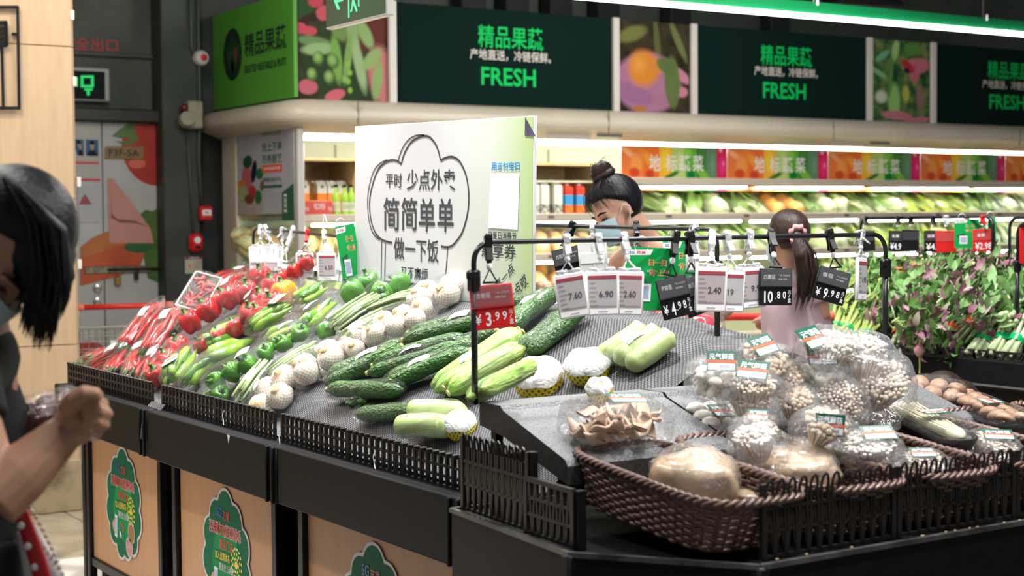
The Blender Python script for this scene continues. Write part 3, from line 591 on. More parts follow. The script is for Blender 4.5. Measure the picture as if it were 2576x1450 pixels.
for k,(y,z) in enumerate(((5.76,.440),(4.755,.424),(3.72,.424))):
    T=sideT(-.001,y+OY,z)
    s=obj('sticker',poly(scallop(1,1,.010),0,.0012),STW,t,T,smooth=False)
    obj('green_field',poly(scallop(1,1,0),.002),STG,s,smooth=False)
    obj('light_field',poly([(-.09,-.12),(.10,-.15),(.115,-.02),(.10,.06),(0,.10),(-.08,.07),(-.115,-.02)],.0026),STL,s,smooth=False)
    letters([fit('SG',-.045,.140,.042,.033,.02)],STB,s,z=.0034);letters([fit('苏果',.012,.134,.055,.032,.02)],STR,s,z=.0034)
    o=letters([fit('苏果超市肉菜追溯体系',0,.085,.27,.046,.02)],STW,s,z=.0030);o=letters([fit('苏果超市肉菜追溯体系',0,.085,.262,.040,.02)],STR,s,z=.0036)
    letters([fit('建设门店',.01,.038,.115,.036,.02)],STR,s,z=.0036)
    obj('dark_plate',poly([(-.09,-.022),(.045,-.018),(.045,.018),(-.09,.014)],.0032),STG,s,smooth=False)
    letters([fit('加入追溯体系',-.022,-.002,.125,.028,.02)],STY,s,z=.0038);letters([fit('服务放心消费',.01,-.037,.12,.026,.02)],STW,s,z=.0038)
    mb=MB()
    for q in range(3):
        for j in range(6+5*q):
            a=2*math.pi*j/(6+5*q)+q*.3;r=.020+.0135*q;mb.add(poly(ell(.093+r*math.cos(a)*.9,-.012+r*math.sin(a)*1.15,.0048,.0062,a,8),.0036))
    mb.add(poly(ell(.093,-.010,.012,.014,0,12),.0036));obj('yellow_tree',mb,STY,s,smooth=False)
    obj('phone_picture',poly([(-.098,-.128),(-.068,-.132),(-.063,-.047),(-.092,-.045)],.0036),WHT,s,smooth=False)
    obj('phone_screen',poly([(-.093,-.118),(-.071,-.121),(-.068,-.056),(-.090,-.054)],.0040),mat('phone_blue',(.35,.48,.65),.4),s,smooth=False)
    obj('hand_picture',poly([(-.125,-.085),(-.112,-.07),(-.097,-.065),(-.097,-.10),(-.105,-.12),(-.118,-.10)],.0034),mat('print_skin',(.6,.30,.22),.5),s,smooth=False)
    for cx,cy,c1,c2 in ((.095,-.09,(.06,.25,.04),(.55,.05,.02)),(.070,-.145,(.55,.16,.18),(.5,.3,.28))):
        obj('photo_rim',poly(ell(cx,cy,.039,.039,0,28),.0038),STW,s,smooth=False)
        obj('round_photo',poly(ell(cx,cy,.034,.034,0,28),.0044),mat('photo_%d'%int(c1[0]*100),c1,.4,c2,60),s,smooth=False)
    for j in range(5):
        a=math.pi/2+j*2*math.pi/5;obj('arrow_mark',poly(ell(-.015+.022*math.cos(a),-.095+.022*math.sin(a),.014,.006,a+1.1,12),.0040),(STR,STB,WHT,STB,STR)[j],s,smooth=False)
# ---------------- height of the draped goods surface ----------------
def lerp(x,pts):
    if x<=pts[0][0]:return pts[0][1]
    for (a,b),(c,d) in zip(pts,pts[1:]):
        if x<=c:return b+(d-b)*(x-a)/(c-a)
    return pts[-1][1]
def HT(X,Y):
    if Y>=3.07:
        rid=lerp(Y,[(3.07,1.155),(3.4,1.225),(3.7,1.24),(6.1,1.225),(6.4,1.10)])
        k=(rid-.88)/.355
        s=lerp(X,[(1.93,.845),(2.06,.852),(2.12,.925)])
        if X>2.12: s=.925+(lerp(X,[(2.12,0),(2.60,.295),(2.72,.31),(3.1,.13),(3.35,-.05)]))*k
        return s
    if X<1.83 or X>3.4:return 0
    return lerp(Y,[(2.27,.90),(2.70,.985),(2.93,1.09),(3.07,1.09)])
def surf(u,v,h=0):
    r=ray(u,v);t=2.4
    while t<8:
        p=CP+r*t
        if p.z<HT(p.x,p.y)+h or (p.x>2.69 and p.y>3.1): return p
        t+=.008
    return CP+r*t
def normal(p):
    e=.04;dx=(HT(p.x+e,p.y)-HT(p.x-e,p.y))/(2*e);dy=(HT(p.x,p.y+e)-HT(p.x,p.y-e))/(2*e)
    n=V((-dx,-dy,1)).normalized();return n
# ---------------- black mesh cloth ----------------
def cloth_mat():
    m=bpy.data.materials.new('black_mesh_cloth');m.use_nodes=True;nt=m.node_tree;N=nt.nodes.new;L=nt.links.new;b=nt.nodes['Principled BSDF']
    tc=N('ShaderNodeTexCoord');sp=N('ShaderNodeSeparateXYZ');L(tc.outputs['UV'],sp.inputs[0])
    def M(op,a,b_=None,c=None):
        n=N('ShaderNodeMath');n.operation=op
        for i,x in enumerate((a,b_,c)):
            if x is None:continue
            if isinstance(x,(int,float)):n.inputs[i].default_value=x
            else:L(x,n.inputs[i])
        return n.outputs[0]
    k=2*math.pi/.0125
    a=M('SINE',M('MULTIPLY',M('ADD',sp.outputs[0],sp.outputs[1]),k));c=M('SINE',M('MULTIPLY',M('SUBTRACT',sp.outputs[0],sp.outputs[1]),k))
    h=M('MULTIPLY_ADD',M('ADD',a,c),.25,.5)
    r=N('ShaderNodeValToRGB');e=r.color_ramp.elements;e[0].position=.30;e[1].position=.52;e[0].color=(.004,.004,.005,1);e[1].color=(.105,.107,.115,1);L(h,r.inputs[0]);L(r.outputs[0],b.inputs['Base Color'])
    bp=N('ShaderNodeBump');bp.inputs['Strength'].default_value=.6;bp.inputs['Distance'].default_value=.003;L(h,bp.inputs['Height']);L(bp.outputs[0],b.inputs['Normal'])
    b.inputs['Roughness'].default_value=.5;b.inputs['Specular IOR Level'].default_value=.4
    return m
CLOTH=cloth_mat()
def gridmesh(name,nx,ny,fn,uvf=None):
    vs=[];uv=[]
    for j in range(ny+1):
        for i in range(nx+1):
            p=fn(i/nx,j/ny);vs.append(tuple(p))
    # arc length uv
    U=[[0]*(nx+1) for _ in range(ny+1)];W=[[0]*(nx+1) for _ in range(ny+1)]
    for j in range(ny+1):
        for i in range(1,nx+1): U[j][i]=U[j][i-1]+(V(vs[j*(nx+1)+i])-V(vs[j*(nx+1)+i-1])).length
    for i in range(nx+1):
        for j in range(1,ny+1): W[j][i]=j/ny
    fs=[(j*(nx+1)+i,j*(nx+1)+i+1,(j+1)*(nx+1)+i+1,(j+1)*(nx+1)+i) for j in range(ny) for i in range(nx)]
    me=mesh(name,MB().add((vs,fs)),CLOTH,'all');ul=me.uv_layers.new(name='UVMap')
    Ly=(V(vs[ny*(nx+1)])-V(vs[0])).length
    for lp in me.loops:
        vi=lp.vertex_index;j,i=divmod(vi,nx+1);ul.data[lp.index].uv=(U[j][i],W[j][i]*Ly)
    return me
def clothpt(a,b):
    X=1.955+a*1.42;Y=3.085+b*3.26
    n=noise.noise(V((X*3,Y*2.2,1)))*.022+noise.noise(V((X*7,Y*6,4)))*.008
    fold=.012*math.sin(Y*21+X*9+3*noise.noise(V((X*2,Y*2,9))))*max(0,noise.noise(V((X*1.5,Y*1.3,2)))+.25)
    z=HT(X,Y)
    if Y<3.42: n+= .016*math.sin((X*1.3+Y)*26)*(1-(Y-3.085)/.34)*max(0,(X-2.3)) 
    e=min(a,1-a)*14;k=min(1,max(.15,e))
    return X,Y,z+.006+(max(n,-.004)+max(0,fold))*k
tag(obj('mesh_cloth',gridmesh('mesh_cloth',110,190,clothpt),None),'black woven mesh cloth draped over the sloping island','cloth')
# hanging scraps of cloth at the joints
def scrap(name,u,v,w,h,lab,seed):
    def f(a,b):
        y=(a-.5)*w;z=-b*h;return (.02-.055*min(1,b*2.2)+.012*math.sin(a*9+seed)*(b+.3), y*(1-.35*b), z-.25*max(0,.2-b)*0)
    p=on(u,v,X=1.90);tag(obj(name,gridmesh(name,14,16,f),None,None,TR(p.x-.005,p.y,p.z)),lab,'cloth','cloth scraps')
scrap('cloth_scrap',388,1015,.13,.12,'black cloth scrap hanging over the island edge beside the leftmost fence gap',1)
# ---------------- low plastic fences ----------------
def fence_mesh(L,H=.078,n=None,rows=3):
    mb=MB();n=n or round(L/.034);s=L/n
    for r in range(rows+1): mb.add(box(L,.007,.0075,(0,0,r*H/rows)))
    for i in range(n+1):
        x=-L/2+i*s;mb.add(box(.0085 if i%8 else .013,.009,H+.004,(x,0,H/2)))
        if i<n: mb.add(box(s*.42,.016,.010,(x+s*.5,-.004,H+.004),b=.002))
    return mesh('plastic_fence',mb,BLKP,False)
ends=[(172,250,'black plastic grid fence at the far left end of the island'),(252,383,'black plastic grid fence in front of the chili packs'),(408,540,'black plastic grid fence in front of the red pepper pack, right of the cloth scrap'),(541,690,'black plastic grid fence in front of the green bell peppers'),(708,872,'black plastic grid fence below the netted garlic, left part'),(874,1010,'black plastic grid fence in front of the bare cloth, middle part'),(1011,1158,'black plastic grid fence nearest the mushroom stand')]
for i,(a,b,lab) in enumerate(ends):
    pa=on(a,900,X=1.93).y;pb=on(b,900,X=1.93).y
    o=obj('plastic_fence',fence_mesh(abs(pa-pb)-.006),None,None,TR(1.93,(pa+pb)/2,.846)@RZ(-math.pi/2));tag(o,lab,'fence','low black fences along the island')
for (u,v,lab) in ((706,1118,'white plastic tie knotted on the fence left of the middle gap'),(565,1070,'white plastic tie on the fence below the bell peppers'),(945,1180,'white plastic tie on the fence in front of the bare cloth')):
    p=on(u,v,X=1.915);tag(obj('cable_tie',tube([(0,0,.026),(-.004,.002,.019),(-.006,.003,.011),(-.005,.001,.003),(-.005,-.003,-.006),(-.007,-.008,-.013),(-.008,-.014,-.018)],.0013,6),WHT,None,TR(p.x,p.y,p.z+.02)),lab,'cable tie','white ties')
p=on(589,1104,X=1.855);obj('paper_scrap',poly([(-.011,.012),(.011,.012),(0,-.014)],.0,.0006),PAPER,island,TR(p.x-PX-.018,p.y-4.75,p.z)@RZ(-math.pi/2)@RX(math.pi/2),smooth=False)
# ---------------- big white chef hat board ----------------
BM=bpy.data.materials.new('board_print');BM.use_nodes=True;nt=BM.node_tree;b=nt.nodes['Principled BSDF'];b.inputs['Roughness'].default_value=.35
tc=nt.nodes.new('ShaderNodeTexCoord');sp=nt.nodes.new('ShaderNodeSeparateXYZ');rp=nt.nodes.new('ShaderNodeValToRGB');nt.links.new(tc.outputs['Object'],sp.inputs[0])
mr=nt.nodes.new('ShaderNodeMapRange');mr.inputs[1].default_value=-.6;mr.inputs[2].default_value=.6;nt.links.new(sp.outputs[0],mr.inputs[0]);nt.links.new(mr.outputs[0],rp.inputs[0]);nt.links.new(rp.outputs[0],b.inputs['Base Color'])
e=rp.color_ramp.elements;e[0].position=.0;e[0].color=(.56,.545,.575,1);e[1].position=1;e[1].color=(.42,.55,.24,1)
for q,c in ((.55,(.56,.575,.60)),(.80,(.55,.59,.53)),(.93,(.47,.57,.36))): x=rp.color_ramp.elements.new(q);x.color=(*c,1)
yc=(5.292+4.055)/2
tl,bl_,tr_,br_=on(900,320,X=2.65),on(885,720,X=2.65),on(1353,290,X=2.65),on(1328,780,X=2.65)
ce=(tl+bl_+tr_+br_)/4;xx=((tr_-tl)+(br_-bl_)).normalized();yy=((tl-bl_)+(tr_-br_));yy=(yy-xx*yy.dot(xx)).normalized();zz=xx.cross(yy)
BW=((tr_-tl).length+(br_-bl_).length)/2;BH=((tl-bl_).length+(tr_-br_).length)/2
t=thing('promotion_board','large white board with black chef hat outline standing on the island','sign board',T=basis(ce,xx,yy,zz))
if zz.x>0: print('board flipped')
obj('board_panel',box(BW,BH,.012,(0,0,-.007),b=.001),WHT,t);flat('board_print',BW-.004,BH-.004,BM,t)
BI=mat('board_ink',(.04,.035,.04),.4);CI=mat('text_ink',(.035,.045,.06),.4)
Ti=basis(ce,xx,yy,zz).inverted()
def bp_(u,v): 
    r=ray(u,v);n=zz;tt=(ce-CP).dot(n)/r.dot(n);q=Ti@(CP+r*tt);return q.x,q.y
def stroke(pts,w,mb,z=.0012,closed=False):
    n=len(pts);L=[];Rr=[]
    for i,(x,y) in enumerate(pts):
        a=pts[max(i-1,0)];c=pts[min(i+1,n-1)];dx,dy=c[0]-a[0],c[1]-a[1];l=math.hypot(dx,dy) or 1;nx,ny=-dy/l*w/2,dx/l*w/2
        L.append((x+nx,y+ny,z));Rr.append((x-nx,y-ny,z))
    mb.add((L+Rr,[(i,i+1,n+i+1,n+i) for i in range(n-1)]))
def arc3(p,q,bul,n=24): # circular-ish bulge between points, in board coords
    (x0,y0),(x1,y1)=p,q;o=[]
    mx,my=(x0+x1)/2,(y0+y1)/2;dx,dy=x1-x0,y1-y0
    for i in range(n+1):
        a=math.pi*i/n;o.append((mx-dx/2*math.cos(a)-dy*bul*math.sin(a),my-dy/2*math.cos(a)+dx*bul*math.sin(a)))
    return o
def spl(px,n=8):
    P=[bp_(u,v) for u,v in px];P=[P[0]]+P+[P[-1]];o=[]
    for i in range(1,len(P)-2):
        for k in range(n):
            s=k/n;o.append(tuple(.5*((2*P[i][j])+(-P[i-1][j]+P[i+1][j])*s+(2*P[i-1][j]-5*P[i][j]+4*P[i+1][j]-P[i+2][j])*s*s+(-P[i-1][j]+3*P[i][j]-3*P[i+1][j]+P[i+2][j])*s**3) for j in (0,1)))
    o.append(P[-2]);return o
mb=MB();W_=.0075
stroke(spl([(1010,412),(1018,385),(1034,359),(1055,345),(1071,342),(1085,348),(1100,370),(1109,403)]),W_,mb)
stroke(spl([(1109,404),(1122,397),(1140,395),(1158,408),(1174,445),(1180,495),(1176,540),(1163,585),(1146,610),(1135,620),(1122,622),(1110,620)]),W_,mb)
stroke(spl([(1010,413),(1000,405),(985,403),(968,410),(950,430),(936,470),(930,510),(933,550),(942,580),(955,598),(968,606),(987,611)]),W_,mb)
stroke(spl([(1002,404),(1012,375),(1028,352),(1048,341),(1068,340)]),W_*.7,mb);stroke(spl([(975,402),(956,412),(941,430),(930,465),(925,505),(928,550),(938,585),(955,603)]),W_*.7,mb)
stroke(spl([(1127,622),(1123,675),(1117,727)]),W_*.7,mb);stroke(spl([(1118,727),(1040,715),(959,708)]),W_,mb);stroke(spl([(970,612),(969,660),(968,708)]),W_*.7,mb);stroke(spl([(961,606),(960,655),(959,708)]),W_*.7,mb)
obj('hat_outline',mb,BI,t,smooth=False)
def bt(txt,u0,v0,u1,v1,m,bold=.02,rot=0):
    a=bp_(u0,(v0+v1)/2);c=bp_(u1,(v0+v1)/2);d=bp_((u0+u1)/2,v0);e=bp_((u0+u1)/2,v1)
    letters([fit(txt,(a[0]+c[0])/2,(d[1]+e[1])/2,math.hypot(c[0]-a[0],c[1]-a[1]),d[1]-e[1],bold,rot)],m,t,z=.0014)
bt('平时',971,436,1012,473,CI,.015);bt('少点外卖',1024,426,1146,479,CI);bt('简',965,497,1005,580,CI);bt('简',1010,497,1050,580,CI);bt('单',1054,499,1095,583,CI);bt('单',1101,499,1142,584,CI)
bt('做一下饭',991,600,1104,658,CI);bt('又不麻烦',1009,672,1077,704,CI,.012)
bt('用支付宝扫',1237,407,1308,429,mat('board_blue',(.0,.25,.62),.4),.015);bt('领夏日消费节',1228,583,1300,603,CI,.012);bt('惠享券',1212,613,1298,650,CI)
a=bp_(1275,700);letters([fit('惊喜一点',a[0]-.03,a[1]-.01,.17,.036,.015,.62)],CI,t,z=.0014);a=bp_(1300,725);letters([fit('点一点哎',a[0]-.01,a[1]-.015,.17,.042,.015,.62)],CI,t,z=.0014)
q=[bp_(1322,294),bp_(1349,343),bp_(1321,341)];obj('page_curl',poly(q[::1],.0016),mat('curl_violet',(.05,.045,.09),.4,(.14,.11,.17),8),t,smooth=False)
q=[bp_(1235,436),bp_(1308,436),bp_(1303,578),bp_(1229,574)];obj('blank_code_patch',poly(q[::-1],.0014),mat('patch_white',(.78,.82,.84),.4),t,smooth=False)

# ================= VEGETABLE PACKS =================
def net_mat(name,inner,inner2,net,k=9,kz=260,w=.35,rough=.6,zt=.03):
    m=bpy.data.materials.new(name);m.use_nodes=True;nt=m.node_tree;N=nt.nodes.new;L=nt.links.new;b=nt.nodes['Principled BSDF'];b.inputs['Roughness'].default_value=rough
    tc=N('ShaderNodeTexCoord');sp=N('ShaderNodeSeparateXYZ');L(tc.outputs['Object'],sp.inputs[0])
    def M(op,*a):
        n=N('ShaderNodeMath');n.operation=op
        for i,x in enumerate(a):
            if isinstance(x,(int,float)):n.inputs[i].default_value=x
            else:L(x,n.inputs[i])
        return n.outputs[0]
    ph=M('MULTIPLY',M('ARCTAN2',sp.outputs[1],sp.outputs[0]),k);z=M('MULTIPLY',sp.outputs[2],kz)
    h=M('MULTIPLY',M('ABSOLUTE',M('SINE',M('ADD',ph,z))),M('ABSOLUTE',M('SINE',M('SUBTRACT',ph,z))))
    gt=N('ShaderNodeMapRange');L(h,gt.inputs[0]);gt.inputs[1].default_value=w;gt.inputs[2].default_value=w+.18
    crown=M('GREATER_THAN',sp.outputs[2],zt)
    fac=M('MAXIMUM',gt.outputs[0],crown)
    ns=N('ShaderNodeTexNoise');ns.inputs['Scale'].default_value=40;L(tc.outputs['Object'],ns.inputs[0]);ic=N('ShaderNodeMix');ic.data_type='RGBA';L(ns.outputs[0],ic.inputs['Factor']);ic.inputs['A'].default_value=(*inner,1);ic.inputs['B'].default_value=(*inner2,1)
    mx=N('ShaderNodeMix');mx.data_type='RGBA';L(fac,mx.inputs['Factor']);mx.inputs['A'].default_value=(*net,1);L(ic.outputs['Result'],mx.inputs['B']);L(mx.outputs['Result'],b.inputs['Base Color'])
    bp=N('ShaderNodeBump');bp.invert=True;bp.inputs['Strength'].default_value=.8;bp.inputs['Distance'].default_value=.004;L(fac,bp.inputs['Height']);L(bp.outputs[0],b.inputs['Normal'])
    return m
REDP=mat('red_pepper_skin',(.55,.006,.006),.12,(.42,.004,.004),9,coat=.6)
YELP=mat('yellow_pepper_skin',(.85,.33,.01),.14,coat=.6)
GRNB=mat('green_pepper_skin',(.045,.20,.012),.14,(.09,.30,.02),14,coat=.6)
GRNL=mat('light_green_pepper_skin',(.16,.36,.03),.18,(.26,.45,.05),14,coat=.5)
GRNY=mat('yellow_green_pepper_skin',(.42,.52,.05),.2,(.30,.46,.05),14,coat=.5)
STEM=mat('pepper_stem',(.03,.11,.015),.5,(.07,.18,.03),60)
CHIL=mat('chili_skin',(.50,.014,.012),.18,(.36,.010,.012),16,coat=.5)
DRYC=mat('dry_chili_skin',(.40,.05,.05),.3,(.30,.03,.03),30)
CUKE=mat('cucumber_skin',(.022,.085,.014),.30,(.055,.15,.025),60,bump=1.0,bs=140,stretch=(.5,1,1),coat=.3)
CUKT=mat('cucumber_tip',(.45,.40,.15),.5)
LUFF=mat('luffa_skin',(.20,.38,.06),.45,(.40,.56,.15),30,stretch=(.12,1,1),bump=1.0,bs=70)
ZUCC=mat('zucchini_skin',(.36,.47,.17),.35,(.48,.58,.27),26,stretch=(.3,1,1),coat=.2)
BEAN=mat('bean_stem',(.42,.52,.26),.45,(.30,.44,.16),30,stretch=(.1,1,1))
WBEAN=mat('pale_stem',(.60,.68,.46),.45,(.42,.56,.30),20,stretch=(.1,1,1))
GARN=net_mat('white_net_garlic',(.72,.60,.44),(.62,.44,.25),(.84,.82,.80))
GARI=mat('garlic_root',(.52,.33,.15),.8,(.72,.55,.34),50,bump=.6)
YNET=net_mat('yellow_net_fruit',(.16,.13,.02),(.30,.22,.02),(.82,.66,.03),k=12,kz=170,w=.52,zt=9)
TRB=mat('black_tray',(.012,.012,.013),.25)
BARC=mat('print_grey',(.30,.31,.36),.6)
# primitive vegetable meshes (shared)
def pepper(mt,sc=1,seed=0,lobes=4):
    def fn(r,z,a): 
        k=1+.13*math.cos(lobes*a+seed)*min(1,r*40)+.06*noise.noise(V((math.cos(a),math.sin(a),seed)));return r*k*sc,(z-.006*math.cos(lobes*a+seed)*(r/.04))*sc
    me=mesh('pepper',MB().add(lathe([(.002,.034),(.012,.030),(.022,.036),(.034,.034),(.042,.020),(.043,0),(.038,-.022),(.030,-.038),(.018,-.045),(.006,-.040),(.001,-.038)],20,fn)),mt,'all')
    return me
PR=[pepper(REDP,1,s) for s in (0,1.3,2.1)];PY=pepper(YELP,1.0,.6);PG=[pepper(GRNB,1.0,s,3) for s in (0,1.7)]
stem_me=mesh('pepper_stem',MB().add(lathe([(.001,.0),(.017,.001),(.015,.006),(.007,.010),(.005,.022),(.008,.026),(.001,.027)],10,lambda r,z,a:(r*(1+.18*math.cos(5*a)),z))),STEM,'all')
def chilimesh(mt,L,r,bend,seed,name='chili',lob=0):
    random.seed(seed);pts=[];rs=[]
    for i in range(9):
        s=i/8;pts.append((-L/2+L*s,bend*math.sin(s*math.pi)+.004*math.sin(s*9+seed),.004*math.sin(s*5+seed*2)));rs.append(r*(.55,.95,1,.95,.9,.8,.62,.4,.08)[i]*(1+lob*math.sin(seed+i*2.3)))
    mb=MB().add(tube(pts,rs,10 if lob else 7));mb.add(tube([(-L/2-.025,0,.003),(-L/2,0,0),(-L/2+.006,0,0)],[.0025,.003,r*.6],6),1)
    return mesh(name,mb,[mt,STEM],'all')
CH=[chilimesh(CHIL,.20,.0085,b,s) for b,s in ((.008,1),(-.008,2),(.014,3))]
DC=[chilimesh(DRYC,.07,.010,b,s) for b,s in ((.006,1),(-.006,2))]
HP=[chilimesh(m,.19,.021,b,s,'horn_pepper',.16) for m,b,s in ((GRNL,.012,1),(GRNL,-.014,2),(GRNB,.010,3),(GRNL,.012,5),(GRNY,-.012,4))]
def cuke(name,L,r,mt,seed,ridge=0,tip=CUKT,ends=(.5,.9)):
    n=22;pts=[];rs=[];random.seed(seed)
    for i in range(15):
        s=i/14;pts.append((-L/2+L*s,.008*math.sin(s*math.pi+seed*.7),.003*math.sin(4*s+seed)));rs.append(r*min(1,ends[0]+4*s if s<.15 else 9,ends[1]*1.0+.1 if s<.9 else .35+5.5*(1-s))*(1+.03*math.sin(s*11+seed)))
    rs[0]*=.6;rs[-1]*=.55
    vs,fs=tube(pts,rs,n)
    if ridge:
        vs2=[]
        for i,p in enumerate(vs):
            c=V(pts[i//n]);k=1+ridge*(1 if (i%n)%2 else -1);q=c+(V(p)-c)*k;vs2.append(tuple(q))
        vs=vs2
    mb=MB().add((vs,fs));mb.add(tube([(-L/2-.006,pts[0][1],pts[0][2]),(-L/2+.004,pts[0][1],pts[0][2])],[r*.32,r*.4],10),1)
    return mesh(name,mb,[mt,tip],'all')
CK=[cuke('cucumber',.36,.024,CUKE,s) for s in (1,2,3)];LF=[cuke('luffa',.40,.022,LUFF,s,.11,ends=(.45,.9)) for s in (1,2)];ZC=[cuke('pale_zucchini',.26,.030,ZUCC,s,0,mat('zucc_cut',(.55,.6,.3),.5),(.75,.95)) for s in (1,2)]
def bundle(mt,L,W,n,seed,r=.0045,H=.018,green=None):
    random.seed(seed);mb=MB()
    for i in range(n):
        y=-W/2+W*(i+.5)/n+random.uniform(-.003,.003);z=random.uniform(0,H);j=random.uniform(-.02,.02)
        mb.add(tube([(-L/2+j,y,z),(0,y+random.uniform(-.006,.006),z+.005),(L/2+j,y+random.uniform(-.01,.01),z)],[r,r*1.05,r*.7],6),0 if random.random()<.65 else 1)
    return mesh('stem_bundle',mb,[mt,green or BEAN],'all')
garlic_me=mesh('garlic',MB().add(lathe([(.001,-.036),(.018,-.034),(.034,-.020),(.041,0),(.036,.020),(.022,.031),(.013,.034),(.001,.034)],22,lambda r,z,a:(r*(1+.03*math.cos(7*a)),z))),GARN,'all')
root_me=mesh('garlic_root',MB().add(ball(.016,.016,.008,(0,0,.034),10,6,1,.5,3)),GARI,'all')
def hull(L,W,H,seed,e=.55,tail=.0,nu=26,nv=12,jit=.10):
    """shrink wrap: superellipsoid along x with crumpled surface and pinched ends"""
    vs,fs=ball(L/2,W/2,H/2,(0,0,0),nu,nv,e)
    out=[]
    for x,y,z in vs:
        s=abs(x)/(L/2);k=1+jit*noise.noise(V((x*22+seed*7,y*22,z*22)));
        if s>.78 and tail: k*=1-.5*(s-.78)/.22;x*=1+tail*(s-.78)/.22
        out.append((x,y*k,z*k))
    return mesh('film',MB().add((out,fs)),FILM,'all')
_hc={}
def H_(L,W,H,seed,**k):
    key=(round(L,2),round(W,2),round(H,2),seed%3,tuple(k.items()))
    if key not in _hc:_hc[key]=hull(L,W,H,seed,**k)
    return _hc[key]
def labelmesh(w,h):
    mb=MB();n=6
    vs=[(-w/2+w*i/n,s*h/2,-.9*(abs(i/n-.5)**2)*w*.35) for s in(-1,1) for i in range(n+1)];mb.add((vs,[(i,i+1,n+2+i,n+1+i) for i in range(n)]))
    dz=.0006
    for (x,y,a,b) in ((-.0,h*.22,w*.6,h*.10),(-.12*w,-h*.02,w*.45,h*.06),(.1*w,-h*.25,w*.5,h*.16)): mb.add(([(x-a/2,y-b/2,dz),(x+a/2,y-b/2,dz),(x+a/2,y+b/2,dz),(x-a/2,y+b/2,dz)],[(0,1,2,3)]),1)
    return mesh('price_label',mb,[PAPER,BARC],False)
LBL=labelmesh(.055,.042);LBS=labelmesh(.045,.034);LBW=labelmesh(.075,.035)
BG=mat('brand_green',(.0,.09,.055),.35);BO=mat('brand_orange',(.80,.10,.03),.4)
def brandlabel(parent,T,w=.075,h=.06,seed=0,white=False):
    o=obj('brand_label',box(w,h,.0008,(0,0,0)),BG,parent,T,smooth=False)
    letters([fit('元气鲜菇' if seed%2==0 else '元气鲜蔬',0,h*.22,w*.82,h*.30,.02)],PAPER,o,z=.0010)
    obj('orange_band',box(w,h*.12,.0006,(0,-h*.02,.0007)),BO,o);obj('white_panel',box(w*.9,h*.30,.0006,(0,-h*.27,.0007)),PAPER,o);obj('bar_code',box(w*.4,h*.16,.0004,(w*.12,-h*.27,.0012)),BARC,o)
    return o
LMAX={'chili':.27,'red':.31,'yel':.31,'bell':.27,'horn':.25,'bean':.28,'garl':.27,'cuc':.40,'luf':.45,'zuc':.27,'dry':.22}
def packT(A,B,lift=0,roll=0,off=0,tilt=0,Lm=.3):
    a=surf(*A,h=.0);b=surf(*B,h=.0);n=normal((a+b)/2)
    if (b-a).length>Lm:      # longer than the goods are: the far end stands up towards the viewer instead
        r=ray(*B);t0=r.dot(a-CP)/r.dot(r);q=CP+r*t0;dd=(q-a).length
        b=q if dd>=Lm else CP+r*(t0+math.sqrt(Lm*Lm-dd*dd)/r.length)
        if (b-a).x<0: n=(n+V((.3,0,.4))).normalized()
    x=(b-a).normalized();y=n.cross(x).normalized();z=x.cross(y)
    T=basis((a+b)/2+z*lift,x,y,z)
    return T@RX(roll)@RY(tilt),(b-a).length
def put(me,parent,x,y,z,rz=0,rx=0,ry=0,sc=1,name=None,stem=False):
    T=TR(x,y,z)@RZ(rz)@RY(ry)@RX(rx)@Mx.Diagonal((sc,sc,sc,1))
    o=obj(name or me.name.split('.')[0],me,None,parent,T)
    if stem: obj('stem',stem_me,None,o,TR(0,0,.030))
    return o
